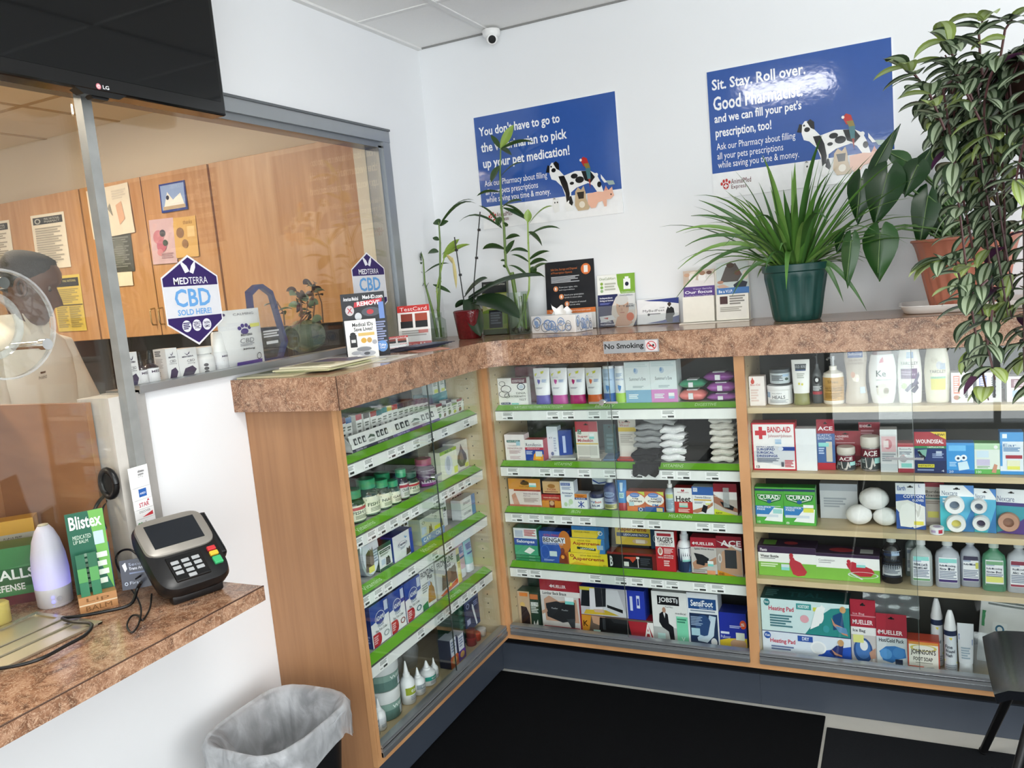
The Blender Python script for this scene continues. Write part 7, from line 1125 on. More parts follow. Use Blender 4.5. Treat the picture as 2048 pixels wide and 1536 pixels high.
def zleaf(mb, base, d0, L, W, young, rr):
    d = Vector(d0).normalized(); p = Vector(base); n = 7; rows = []; up = Vector((0, 0, 1)); bend = rr.uniform(.4, 1.4); fold = rr.uniform(.15, .5)
    for i in range(n+1):
        s = i/n; sd = d.cross(up); sd = sd.normalized() if sd.length > .1 else Vector((1, 0, 0)); nr = sd.cross(d).normalized(); w_ = W*max(.02, (math.sin(PI*min(1, .1+.9*s))**.75) if s < 1 else .02)
        rows.append([tuple(p+sd*w_*u+nr*w_*abs(u)*fold) for u in (-1, -.62, -.14, .14, .62, 1)]); p = p+d*(L/n); d = (d+Vector((0, 0, -bend/n))).normalized()
    cols_ = [DK, SIL, MIDV, SIL, DK] if not young else [YG, YS, YG, YS, YG]
    if rr.random() < .035: cols_ = [PUR]*5
    for j in range(5): mb.sheet([[r[j], r[j+1]] for r in rows], cols_[j])
mbl = MB(); mbs = MB(); rr = random.Random(23)
def vine(P, rr, first=2, dens=1.0):
    mbs.tube(P, [.0028]*(len(P)-2)+[.0022, .0016], STM, 5); acc = 0; side = 1
    for i in range(1, len(P)):
        A, B_ = Vector(P[i-1]), Vector(P[i]); 
        if i < first: continue
        ax = (B_-A).normalized(); out = Vector((A.x, A.y, 0)); out = out.normalized() if out.length > .01 else Vector((1, 0, 0)); tn = Vector((-out.y, out.x, 0)); side = -side
        for k in range((1 if rr.random() < .55 else 2) if i < len(P)-1 else 3):
            d = out*rr.uniform(.25, 1.1)+tn*side*rr.uniform(.3, 1.1)+Vector((0, 0, rr.uniform(-.35, .5)))+ax*.35
            zleaf(mbl, A, d, rr.uniform(.055, .090), rr.uniform(.0155, .0235), rr.random() < .07 or (i == len(P)-1 and rr.random() < .5), rr); side = -side
for k in range(74):
    a = rr.random()*2*PI; r0 = rr.uniform(.07, .12); reach = rr.uniform(.12, .27); drop = rr.choice((.12, .2, .3, .42, .55, .68, .8))*rr.uniform(.85, 1.05)
    if math.cos(a) > .55 and rr.random() < .3: continue
    P = [Vector((r0*math.cos(a)*.8, r0*math.sin(a)*.8, .125)), Vector((r0*math.cos(a)*1.1, r0*math.sin(a)*1.1, .155))]; n = max(3, int(drop/.034)); ph = rr.random()*6
    P.append(Vector((reach*.85*math.cos(a), reach*.85*math.sin(a), .13)))
    for i in range(1, n+1):
        s = i/n; q = reach*(1+.10*math.sin(2.2*s+ph)-.5*s*drop); P.append(Vector((q*math.cos(a+.15*math.sin(3*s+ph)), q*math.sin(a+.15*math.sin(3*s+ph)), .12-drop*s)))
    vine(P, rr)
for (pts, ) in (([(1965, 150), (1960, 110), (1958, 70), (1968, 30)],), ([(1945, 200), (1925, 150), (1905, 110), (1890, 75)],), ([(1890, 260), (1860, 190), (1830, 150), (1800, 130)],), ([(1960, 240), (1935, 190), (1915, 150), (1890, 110)],), ([(1985, 620), (1975, 690), (1990, 760), (2000, 800)][:3],), ([(1975, 560), (1930, 600), (1910, 520), (1870, 525)],), ([(2000, 120), (2010, 60), (2030, 30)],)):
    P = []
    for i, (x, y) in enumerate(pts):
        d = _r2*((x-1024)/1632.08)+_u2*((768-y)/1632.08)+_f; P.append(_c+d*1.85-b)
    Q = []
    for i in range(len(P)-1):
        for k in range(3): Q.append(P[i]*(1-k/3)+P[i+1]*k/3)
    Q.append(P[-1]); vine(Q, rr, 2)
mbs.build('stems', t, smooth=60); o = mbl.build('foliage', t, smooth=80)

# ================================================================== the low service counter
ZS = .9654
t = empty('card_terminal', (.262, -1.852, ZS), 1.22); t.scale = (1.1, 1.1, 1.1); tag(t, 'black and silver card payment terminal on the low marbled ledge', 'card terminal')
TILT = Matrix.Translation((0, 0, .022)) @ Matrix.Rotation(.66, 4, 'X')
BK_ = M('101113', .35, spec=.5); SILV = M('9a958d', .35, .35, var=.04)
mb = MB(); mb.X = TILT; mb.loft([(0, .074, .098, 5), (.012, .083, .106, 5), (.03, .086, .109, 5), (.044, .082, .105, 5), (.05, .07, .095, 5)], BK_, 40, c=(0, .075)); mb.build('body', t, smooth=40)
mb = MB(); mb.X = TILT; mb.loft([(.046, .080, .056, 5), (.054, .079, .055, 5), (.056, .075, .052, 5)], SILV, 36, c=(0, .118)); mb.build('silver_bezel', t, smooth=40)
mb = MB(); mb.X = TILT; mb.box(-.058, .058, .084, .155, .0555, .0572, M('1c2026', .08, spec=.6)); mb.build('screen', t)
mb = MB(); mb.X = TILT; mb.box(-.048, .032, -.016, .056, .047, .0545, M('0b0c0e', .3), .003); kp = mb.build('keypad', t)
for r in range(4):
    for c_ in range(3):
        if r == 3 and c_ != 1: continue
        mb = MB(); mb.X = TILT; x = -.034+.024*c_; y = .034-.0145*r; mb.box(x-.009, x+.009, y-.0048, y+.0048, .0545, .0575, M('a9acae', .35), .0015); mb.build('key', kp)
for k, (c_, hh) in enumerate((('c8363a', .006), ('e0b93a', .006), ('3fae6e', .0105))):
    mb = MB(); mb.X = TILT; y = (.047, .032, .011)[k]; mb.box(.048, .068, y-hh, y+hh, .0475, .056, M(c_, .35), .002); o = mb.build('function_key', t); o['label'] = ('red cancel key', 'yellow clear key', 'green enter key')[k]
mb = MB(); mb.X = TILT; mb.box(.076, .094, .03, .165, .02, .046, BK_, .006); mb.box(.09, .0915, .04, .16, .045, .0475, M('4a4c4e', .3)); mb.build('swipe_slot', t)
mb = MB(); mb.loft([(0, .05, .055, 4), (.005, .052, .058, 4), (.03, .046, .05, 4), (.06, .03, .03, 4)], BK_, 24, c=(0, .055)); mb.box(-.06, .06, -.035, -.01, 0, .03, BK_, .006); mb.build('stand', t, smooth=40)
mb = MB(); mb.X = Matrix.Rotation(-.15, 4, 'X'); mb.box(-.034, .034, 0, .002, 0, .075, M('141b34', .3)); mb.art('p dfe4ee 8 84 20 92 24 70 16 60;t 30 78 92 88 aab4cc Secure;b 30 64 96 74 dfe4f0 Trans Armor;l 30 48 90 56 1 7a86a4;o 16 20 6 6 .6 c9d2e2;t 28 16 66 26 c9d2e2 First', flat((-.034, 0, 0), (1, 0, 0), (0, 0, 1), (0, -1, 0)), .068, .075)
o = mb.build('payment_flag', loc=(.14, -1.915, ZS+.03)); o.rotation_euler.z = .75; tag(o, 'navy card with pale lettering standing against the side of the terminal', 'card')
def cable(P, r, label, name='cable', m=None, group=None):
    # smooth the given points with Catmull-Rom
    P = [Vector(p) for p in P]; Q = []
    for i in range(len(P)-1):
        p0, p1, p2, p3 = P[max(i-1, 0)], P[i], P[i+1], P[min(i+2, len(P)-1)]
        for k in range(6):
            s = k/6; Q.append(.5*((2*p1)+(p2-p0)*s+(2*p0-5*p1+4*p2-p3)*s*s+(-p0+3*p1-3*p2+p3)*s**3))
    Q.append(P[-1]); mb = MB(); mb.tube(Q, r, m or BLACK, 7); o = mb.build(name, smooth=60); tag(o, label, 'cable', group); return o
zc = ZS+.0045
cable([(0.1772, -1.9300, 1.0200), (0.1556, -1.9271, 1.0000), (0.1719, -1.9661, 0.9765), (0.1428, -2.0169, 0.9765), (0.0991, -2.0545, 0.9765), (0.0710, -2.0751, 0.9775), (0.1223, -2.0853, 0.9775), (0.1816, -2.0820, 0.9775), (0.2223, -2.1266, 0.9765), (0.2313, -2.1846, 0.9765), (0.2366, -2.2401, 0.9765), (0.2166, -2.2787, 0.9765), (0.1634, -2.3194, 0.9765)], .0042, 'thick black cable running from the terminal over the steel tray along the ledge')
cable([(0.1596, -1.9153, 1.0300), (0.1099, -1.9106, 1.0000), (0.1589, -1.9323, 0.9750), (0.2393, -1.9903, 0.9765), (0.2910, -2.0443, 0.9695), (0.3106, -2.0785, 0.9695), (0.2625, -2.0513, 0.9695), (0.2255, -2.0080, 0.9695), (0.2393, -2.0009, 0.9695), (0.2757, -2.0186, 0.9695), (0.2311, -1.9597, 0.9695), (0.1905, -1.9161, 0.9850)], .0022, 'thin black cord curled into a loop in front of the terminal')
cable([(0.0894, -1.8588, 1.0600), (0.0554, -1.8532, 1.0700), (0.0069, -1.8437, 1.0600), (-0.0080, -1.8514, 1.0400), (0.0343, -1.8770, 1.0200), (0.0658, -1.8759, 0.9900), (0.0846, -1.8699, 0.9750)], .003, 'black cord arching over the navy card beside the terminal')
cable([(-0.0600, -1.7964, 1.2096), (-0.0500, -1.8434, 1.1942), (-0.0450, -1.8711, 1.1596), (-0.0500, -1.8678, 1.1008), (-0.0600, -1.8439, 1.0557), (-0.0700, -1.8573, 1.0268)], .005, 'black cable hanging from the wooden panel hole behind the counter pane')
cable([(-0.0700, -1.7862, 1.1991), (-0.0600, -1.8277, 1.1711), (-0.0600, -1.8311, 1.1284), (-0.0700, -1.8105, 1.0843), (-0.0800, -1.8144, 1.0404)], .003, 'thin dark wire hanging beside the thick cable behind the counter pane')
# steel deal tray under the pane
t = empty('deal_tray', (.06, -2.51, ZS)); tag(t, 'stainless steel pass-through tray set under the counter pane', 'deal tray')
ST = M('c9c1ac', .3, .85, var=.03, scale=5); mb = MB(); mb.box(-.12, .115, -.45, .45, 0, .0015, ST); mb.build('pan', t)
mb = MB(); mb.box(.10, .118, -.46, .46, 0, .006, ST, .001); mb.box(-.122, -.108, -.46, .46, 0, .006, ST, .001); mb.box(-.12, .118, .446, .46, 0, .005, ST, .001); mb.build('rim', t)
mb = MB(); mb.box(-.028, -.006, -.45, .45, 0.0015, .005, ST, .002); mb.box(.035, .05, -.45, .45, .0015, .006, ST, .001); mb.build('bead', t)
# wooden back panel of the service bay with a grommet
mb = MB(); mb.box(-.50, -.48, -2.75, -1.815, .966, 1.46, wood('bay_panel', '9a6a46', 'ab7a54', (2, 2, 10))); mb.box(-.50, -.06, -1.832, -1.815, .966, 1.46, wood('bay_panel_side', '9a6a46', 'ab7a54', (2, 2, 10)))
t = empty('service_bay_panel', (0, 0, 0)); tag(t, 'brown wood panel enclosing the bay behind the counter pane', 'panel'); o = mb.build('boards', t); mb = MB(); mb.box(-.52, -.45, -2.75, -1.815, 1.46, 1.478, M('d9d0bf', .5)); mb.build('ledge', t)
q = (-0.0090, -1.8350, 1.2433)
mb = MB(); P = [(q[0]+.028*math.cos(a), q[1]-.002, q[2]+.036*math.sin(a)) for a in [2*PI*i/20 for i in range(21)]]; mb.tube(P, .009, BLACK, 8, False); mb.tube([(q[0], q[1]+.0, q[2]), (q[0], q[1]-.002, q[2])], .026, M('1a1a1a', .8), 16); mb.build('grommet', t, smooth=60)
# counter goods seen through the pane
t = empty('lip_balm_display', (.062, -1.975, ZS), 1.0); tag(t, 'green lip balm counter display box beside the white humidifier', 'display box')
mb = MB(); mb.box(-.04, .045, 0, .004, .035, .245, M('2a6a4c', .3)); f = flat((-.04, 0, .035), (1, 0, 0), (0, 0, 1), (0, -1, 0))
mb.art('r 0 0 100 100 1f5f48;p 6fb054 60 100 100 100 100 0 70 40;b 8 80 92 96 eef4ee Blistex;t 12 68 60 73 cfe0d0 MEDICATED;t 12 63 50 67 cfe0d0 LIP BALM;r 66 58 92 74 b9d0dc;l 20 6 62 50 7 a9cbb4;l 66 6 94 48 4 dfeede', f, .085, .21); mb.build('header', t)
mb = MB(); mb.box(-.04, .045, -.035, 0, .0, .04, M('b98a54', .4)); mb.art('r 0 0 100 100 b9885a;r 0 46 100 54 dcc9a8;t 20 60 80 90 7a5530 Lip;t 16 10 84 40 7a5530 BALM', flat((-.04, -.035, 0), (1, 0, 0), (0, 0, 1), (0, -1, 0)), .085, .04); mb.build('tray', t)
for k in range(3):
    for j in range(2): mb = MB(); mb.box(-.012+.026*j-.02, .008+.026*j-.02, -.03+.002*k, -.026+.002*k, .04, .075+.035*k, M(('2f7a56', '58a05a', '2a6a4c')[k], .3)); mb.build('balm_card', t)
t = empty('humidifier', (-.075, -1.99, ZS)); tag(t, 'white bullet-shaped humidifier glowing violet near its base', 'humidifier')
m_, tr_, b_ = nodes('lit_plastic'); b_.inputs['Base Color'].default_value = lin('d9d6e4')+(1,); b_.inputs['Roughness'].default_value = .35
tc = tr_.nodes.new('ShaderNodeTexCoord'); sx = tr_.nodes.new('ShaderNodeSeparateXYZ'); tr_.links.new(tc.outputs['Object'], sx.inputs[0]); mr = tr_.nodes.new('ShaderNodeMapRange'); mr.inputs[1].default_value = .05; mr.inputs[2].default_value = .15; mr.inputs[3].default_value = .55; mr.inputs[4].default_value = .04; tr_.links.new(sx.outputs['Z'], mr.inputs[0]); tr_.links.new(mr.outputs[0], b_.inputs['Emission Strength']); b_.inputs['Emission Color'].default_value = (.32, .28, 1, 1)
mb = MB(); mb.loft([(.05, .042, .042), (.09, .043, .043), (.13, .040, .040), (.17, .032, .032), (.195, .022, .022), (.208, .013, .013)], m_, 32); mb.build('tank', t, smooth=60)
mb = MB(); mb.loft([(0, .038, .038), (.004, .041, .041), (.048, .0425, .0425), (.05, .042, .042)], M('dedbe2', .35), 32); bs = mb.build('base', t, smooth=40)
mb = MB(); mb.loft([(.207, .013, .013), (.211, .012, .012), (.212, .008, .008)], M('b9b29c', .4), 18); mb.build('mist_cap', t, smooth=40)
m2, tr2, b2 = nodes('lit_indicator'); b2.inputs['Base Color'].default_value = (.2, .2, .9, 1); b2.inputs['Emission Color'].default_value = (.2, .2, 1, 1); b2.inputs['Emission Strength'].default_value = 2
mb = MB(); d = Vector((.77, -.63, 0)); sdv = Vector((.63, .77, 0)); 
for (a, z, r) in ((0, .03, .0035), (0, .018, .004)): c = d*.0425+sdv*a+Vector((0, 0, z)); mb.tube([c, c+d*.0015], r, m2, 12)
mb.build('indicator', bs)
mb = MB(); c = d*.041+sdv*.014+Vector((0, 0, .024)); mb.tube([c, c+d*.0018], .006, M('b9b6c2', .3), 14); mb.build('knob', bs, smooth=40)
carton('C', ZS, (-.26, -.12, 0, 0), .09, '2f6a3c', 'r 0 0 100 100 4f8f5a;p 3f7f4a 0 60 40 100 100 100 100 70;r 8 30 92 64 2a5f38;b 12 44 90 62 eef2ee HALLS;b 12 24 70 36 eef2ee DEFENSE;r 0 0 100 16 6a2a38', 'drops_box', 'green throat drop display box behind the white humidifier', 'box', h=.15, dep=2.02, yaw=.75)
carton('C', ZS, (-.37, -.27, 0, 0), .08, '5a2230', 'r 0 0 100 100 6a2836;o 40 50 24 30 .7 e6dcd6;r 0 80 100 100 4f8f5a', 'drops_box', 'maroon throat drop display box beside the green one', 'box', h=.11, dep=2.12, yaw=.75)
carton('C', ZS, (-.36, -.25, 0, 0), .06, 'd09a2a', 'r 0 0 100 100 d9a43a;r 0 60 100 80 b9b3a4;t 30 64 70 76 6a6458 SUGAR FREE;e 70 30 20 16 e6c46a', 'drops_box', 'yellow display box standing behind the green lip balm display', 'box', h=.19, dep=1.93, yaw=.8)
for k, (h0, art) in enumerate(((.125, 'r 0 0 100 100 2f62b0;b 8 66 80 84 cfd8f0 LIP;p c8364a 60 80 100 96 100 70;b 4 34 60 52 e6d68a ALEVE;r 60 22 90 50 a9bcd8;l 8 8 80 24 2 8fb0e0'), (.045, 'r 0 0 100 100 2f6ab8;e 80 46 16 30 d9d25a;l 10 20 60 60 2 9ac0ec'))):
    carton('C', ZS+(.046 if k == 0 else 0), (-.055, .03, 0, 0), .05, '2a56a0', art, 'pain_relief_box', ('upper blue box on the stack between the lip balm display and the terminal', 'lower blue box of the stack between the lip balm display and the terminal')[k], 'box', h=h0, dep=1.915, yaw=1.0)
for k, (x, y, c) in enumerate(((-.10, -2.12, 'd9c46a'), (-.15, -2.16, 'cdb85a'), (-.11, -2.2, 'e0cf86'))):
    mb = MB(); mb.loft([(0, .024, .024), (.003, .026, .026), (.05, .026, .026), (.055, .02, .02)], M(c, .4), 16); o = mb.build('lozenge_tub', smooth=40, loc=(x, y, ZS)); tag(o, 'small yellow tub behind the steel tray, %s from the humidifier' % ('first', 'second', 'third')[k], 'tub', 'small yellow tubs')

# ================================================================== waste bin, chair
bx, by = .262, -1.622; BS = .87
t = empty('waste_bin', (bx, by, .001)); tag(t, 'black rectangular waste bin with a translucent liner, against the white wall', 'waste bin'); t.scale = (BS, BS, 1)
mb = MB(); mb.loft([(0, .105, .13, 3.6), (.01, .115, .14, 3.6), (.46, .158, .192, 3.6), (.485, .17, .205, 3.6), (.495, .17, .205, 3.6), (.495, .162, .197, 3.6), (.46, .15, .184, 3.6), (.02, .105, .13, 3.6), (.018, .02, .02, 3.6)], M('121315', .5), 48); mb.build('body', t, smooth=40)
def liner_mat():
    m = bpy.data.materials.new('bin_liner_film'); m.use_nodes = True; t_ = m.node_tree; t_.nodes.clear(); o = t_.nodes.new('ShaderNodeOutputMaterial')
    tr = t_.nodes.new('ShaderNodeBsdfTransparent'); pb = t_.nodes.new('ShaderNodeBsdfPrincipled'); pb.inputs['Base Color'].default_value = (.82, .85, .88, 1); pb.inputs['Roughness'].default_value = .28
    tl = t_.nodes.new('ShaderNodeBsdfTranslucent'); tl.inputs['Color'].default_value = (.8, .83, .86, 1); a = t_.nodes.new('ShaderNodeMixShader'); a.inputs[0].default_value = .3; t_.links.new(pb.outputs[0], a.inputs[1]); t_.links.new(tl.outputs[0], a.inputs[2])
    n = t_.nodes.new('ShaderNodeTexNoise'); n.inputs['Scale'].default_value = 9; n.inputs['Detail'].default_value = 4; n.inputs['Distortion'].default_value = 1.5; tc_ = t_.nodes.new('ShaderNodeTexCoord'); t_.links.new(tc_.outputs['Object'], n.inputs['Vector']); bp = t_.nodes.new('ShaderNodeBump'); bp.inputs['Strength'].default_value = .6; bp.inputs['Distance'].default_value = .02; t_.links.new(n.outputs['Fac'], bp.inputs['Height']); t_.links.new(bp.outputs[0], pb.inputs['Normal'])
    mr_ = t_.nodes.new('ShaderNodeMapRange'); mr_.inputs[1].default_value = .35; mr_.inputs[2].default_value = .7; mr_.inputs[3].default_value = .45; mr_.inputs[4].default_value = .78; t_.links.new(n.outputs['Fac'], mr_.inputs[0])
    x = t_.nodes.new('ShaderNodeMixShader'); t_.links.new(mr_.outputs[0], x.inputs[0]); t_.links.new(tr.outputs[0], x.inputs[1]); t_.links.new(a.outputs[0], x.inputs[2]); t_.links.new(x.outputs[0], o.inputs[0]); return m
LM = liner_mat(); mb = MB(); rows = []; seg = 72
for k, (z, off) in enumerate(((.10, -.10), (.22, -.085), (.34, -.07), (.44, -.05), (.486, -.022), (.504, .0), (.502, .006), (.485, .009), (.46, .009), (.425, .008), (.395, .010))):
    row = []
    for i in range(seg):
        a = 2*PI*i/seg; ca, sa = math.cos(a), math.sin(a); w_ = .004*math.sin(11*a+k*.6)+.003*math.sin(23*a+k)+.004*math.sin(5*a+1.3*k); dz = 0
        if k > 7: dz = .022*math.sin(3*a+1)+.012*math.sin(7*a)
        if 1 < k < 4: w_ *= 1.3
        if k > 6: w_ = abs(w_)
        if k in (4, 5, 6): w_ *= .3
        rx, ry = .17+off+w_, .205+off+w_; row.append((rx*math.copysign(abs(ca)**.56, ca), ry*math.copysign(abs(sa)**.56, sa), z+dz))
    rows.append(row)
mb.sheet(rows, LM, True); mb.build('bin_liner', t, smooth=80)
t = empty('chair', (2.34, -.64, .006)); tag(t, 'black moulded plastic chair with black splayed legs beside the display case', 'chair')
CHM = M('14161a', .22, spec=.6, var=.1, scale=8); mb = MB(); rows = []
for i in range(15):
    u = i/14; row = []
    for j in range(17):
        v = -1+2*j/16; x = -.235+.47*u if u < .78 else .132+.14*(u-.78)/.22; z = .425+.02*v*v+.012*max(0, .15-u)*4
        if u < .14: z -= (.14-u)**2*1.5
        if u >= .78: z += ((u-.78)/.22)**1.3*.40
        y = v*.205*(1-.18*max(0, .25-u)*abs(v)**3*2); row.append((x, y, z))
    rows.append(row)
bot = [[(x*.97, y*.96, z-.03) for x, y, z in r] for r in rows]
mb.sheet(rows, CHM); mb.sheet([r[::-1] for r in bot], CHM)
edge = [rows[0], [bot[0][j] for j in range(17)]]; mb.sheet(edge[::-1], CHM); mb.sheet([[r[0] for r in rows], [r[0] for r in bot]], CHM); mb.sheet([[r[-1] for r in bot], [r[-1] for r in rows]], CHM); mb.sheet([rows[-1], bot[-1]], CHM); mb.build('seat_shell', t, smooth=60)
for sx, sy in ((-1, 1), (-1, -1), (1, 1), (1, -1)):
    mb = MB(); mb.tube([(sx*.12, sy*.11, .41), (sx*.235, sy*.225, .012)], [.015, .012], BLACK, 12); mb.tube([(sx*.2345, sy*.2245, .013), (sx*.236, sy*.2265, .0085)], .014, BLACK, 12); mb.build('leg', t, smooth=40)
mb = MB(); mb.box(-.15, .15, -.13, .13, .385, .402, BLACK, .003); mb.build('under_frame', t)
mb = MB(); mb.box(-.17, -.13, .03, .06, .37, .40, CHROME, .003); mb.build('bracket', t)


# ================================================================== inside the dispensary
YD = -.282
def wall_unit(x0, x1, doors, label, handles=()):
    t = empty('wall_cabinet', (x0, 0, 1.563)); tag(t, label, 'cabinet'); W = x1-x0; H = .795
    mb = MB(); mb.box(.001, W-.001, YD+.02, -.002, 0, H, WOOD_UP); mb.build('carcass', t)
    for k, (a, b) in enumerate(doors):
        mb = MB(); mb.box(a+.003, b-.003, YD, YD+.0195, .002, H-.002, WOOD_UP, .002); d = mb.build('door', t)
        for hx, s in handles:
            if a < hx < b: mb = MB(); mb.tube([(hx, YD, .055), (hx, YD-.025, .058), (hx, YD-.03, .07), (hx, YD-.03, .125), (hx, YD-.025, .137), (hx, YD, .14)], .004, M('b9a27a', .25, .8), 8); mb.build('handle', d, smooth=60)
    mb = MB(); mb.box(0, W, YD+.005, YD+.02, .0, H, M('6a4424', .6)); mb.build('gap_shadow_strip', t) if False else None
    return t
wall_unit(-2.9, -1.962, [(0, .938)], 'wooden wall cabinet with the posted notices behind the worker')
wall_unit(-1.955, -1.05, [(0, .452), (.453, .905)], 'wooden wall cabinet with two doors and wire handles, cards taped on it', ((.425, 1), (.482, 1)))
wall_unit(-1.043, -.17, [(0, .873)], 'wide plain wooden wall cabinet beside the window frame')
mb = MB(); mb.box(-2.9, -.125, -.012, -.001, 1.22, 1.562, M('3d3733', .6, var=.2, scale=8)); structure(mb.build('trim_3'))
t = empty('work_counter', (-1.5, 0, 0)); tag(t, 'dark dispensary work counter along the back wall under the cabinets', 'counter')
mb = MB(); mb.box(-1.4, 1.37, -.62, -.014, 1.18, 1.22, M('2b2826', .35)); mb.build('worktop', t)
mb = MB(); mb.box(-1.4, 1.37, -.60, -.014, .2505, 1.18, WOOD_UP); mb.build('base_cabinet', t)
mb = MB(); mb.box(-4, -.125, -4.9, -.001, 0, .25, M('8a8078', .6)); structure(mb.build('floor_dispensary'))
def note(ext, art, col, label, rz=0, name='notice', y=YD-.002, cat='notice'):
    u0, u1, z0, z1 = ext; w_, h_ = u1-u0, z1-z0; mb = MB(); nr = 7; rows = [[(-w_/2+w_*j/4, -.006*math.sin(PI*i/nr*.9)*(i/nr)*.6-.003*(j % 2)*(i/nr), h_*(1-i/nr)) for j in range(5)] for i in range(nr+1)]
    mb.sheet(rows, M(col, .6)); mb.art(art, lambda u, v, n: (-w_/2+u, -.006*math.sin(PI*(1-v/h_)*.9)*(1-v/h_)*.6-.0035*(1-v/h_)-n-.0006, v), w_, h_, strips=4, rough=.6)
    o = mb.build(name, loc=((u0+u1)/2, y, z0)); o.rotation_euler.y = rz; tag(o, label, cat); return o
HD = 'r 6 82 94 95 2a2a2a;t 40 89 86 93 c9c9c4 MAIL NATIONAL;t 40 84 86 88 c9c9c4 PHARMACY;o 20 88 9 5 .6 b9b9b4;l 10 8 88 76 16 a9a49a'
note((-2.3745,-2.1018,1.9668,2.2592), HD, 'e6e0d2', 'white notice with a black heading, pinned beside the door seam above the worker', .02)
note((-2.8506,-2.5584,1.9855,2.2661), HD, 'e9e6dc', 'white notice with a black heading, half cut off at the edge of the pane', .02)
note((-2.2857,-2.0557,1.6212,1.9233), 'r 6 80 94 95 2a2a2a;t 40 88 86 92 d9cf8a MAIL NATIONAL;l 8 50 90 76 8 a89a5a;r 0 46 100 48 5a5030;l 8 6 46 44 10 a89a5a;l 52 6 92 44 10 a89a5a', 'd8c25c', 'yellow notice with a black heading beside the face of the worker', .02)
note((-1.8903,-1.5814,2.0888,2.3372), 'p 8a8a80 20 86 34 92 40 80 30 76;p 9a948a 12 60 30 66 26 50;p a39a8c 20 30 34 40 36 20 24 16;p d0a58a 66 60 80 66 84 30 70 20;l 60 70 94 90 4 c9c2b6;p 8f8f88 46 56 52 66 56 40', 'ddd5c6', 'white paper with sketchy drawings taped above the grey cloth', -.02, 'drawing', YD-.006, 'drawing')
note((-1.8157,-1.6261,1.9026,2.1101), 'l 14 10 90 86 14 7f8480;e 50 50 26 34 6a6f6c', '4c4f4c', 'dark grey glittery cloth hanging below the drawing', .03, 'hanging_cloth', YD-.003, 'cloth')
note((-1.7710,-1.6504,1.8311,1.9119), '', 'e6dfc9', 'little white tag hanging under the grey cloth', .03, 'paper_tag', YD-.004, 'tag')
note((-1.3774,-1.2020,2.1624,2.3007), 'r 0 0 100 100 2c3f8a;r 5 8 95 94 8fa8d8;p e9e9e6 10 8 30 70 50 40 80 60 94 8;e 30 50 6 8 2a2a3a;p b9a58a 10 8 94 8 94 20 10 20', '2c3f8a', 'blue bordered photo card taped on the wooden cabinet', .0, 'photo_card', YD-.002, 'card')
note((-1.4861,-1.3189,1.9176,2.1373), 'r 0 0 100 100 cbb0b8;e 34 60 22 16 c07f8c;e 44 40 20 14 b8687c;e 52 68 12 8 4a4a50;e 60 46 10 7 3a4a40;e 36 26 12 8 c98a94;l 40 10 90 24 3 a98a94', 'cbb0b8', 'pink flower card taped on the wooden cabinet', .03, 'greeting_card', YD-.002, 'card')
note((-1.3216,-1.1698,1.9350,2.1295), 'r 0 0 100 100 d2ab66;e 28 62 17 13 8a6a4a;e 46 34 14 11 94714c;t 44 82 84 92 8a6430 thanks;r 60 50 92 76 e0c48a', 'd2ab66', 'tan card with brown stones taped on the wooden cabinet', .03, 'greeting_card', YD-.002, 'card')
# things on the work counter
t = empty('wire_basket', (-1.36, -.22, 1.2205)); tag(t, 'green slotted basket on the dark work counter behind the worker', 'basket')
mb = MB(); GBK = M('6a7a2c', .5); mb.box(-.2, .2, -.1, .1, 0, .006, GBK)
for a in ((-.2, .2, -.104, -.098), (-.2, .2, .098, .104)):
    for k in range(3): mb.box(a[0], a[1], a[2], a[3], .006+.042*k, .024+.042*k, GBK)
    for k in range(14): mb.box(-.2+.0305*k, -.186+.0305*k, a[2], a[3], .006, .11, GBK)
for x in (-.203, .197): mb.box(x, x+.006, -.1, .1, .006, .11, GBK)
mb.build('slotted_sides', t); mb = MB(); mb.box(-.206, .206, -.108, .108, .108, .116, GBK, .003); mb.box(-.19, .19, -.09, .09, .112, .1135, M('2f2f2c', .8)); mb.build('rim', t)
for k in range(6):
    leaflet('paper_sheet', (-1.25+.05*(k % 3), -.49+.006*k, 1.2215+.004*k), .22, .16, .003, .2*k-.3, ('d9d2c4', 'b9b2a6', 'e3ddd0')[k % 3], 'l 10 10 90 90 8 8a857c', 'loose paper on the dark work counter, %s in the pile' % ('lowest', 'second', 'third', 'fourth', 'fifth', 'topmost')[k], 'paper', 'loose papers on the work counter')
mb = MB(); mb.box(-.11, .11, -.09, .09, 0, .25, M('1c1c1e', .35), .01); mb.art('r 10 20 90 92 141416;r 14 8 40 14 3a3a3c', flat((-.11, -.0905, 0), (1, 0, 0), (0, 0, 1), (0, -1, 0)), .22, .25); o = mb.build('label_printer', loc=(-.78, -.4, 1.2205)); tag(o, 'black office machine on the work counter behind the white bottles', 'printer')
mb = MB(); mb.box(-.09, .09, -.08, .08, 0, .13, M('2a2625', .5), .008); mb.box(-.07, .07, -.0815, -.08, .03, .1, M('4a4440', .4)); o = mb.build('dark_box', loc=(-1.05, -.42, 1.2205)); tag(o, 'dark brown box on the work counter by the wire basket', 'box')
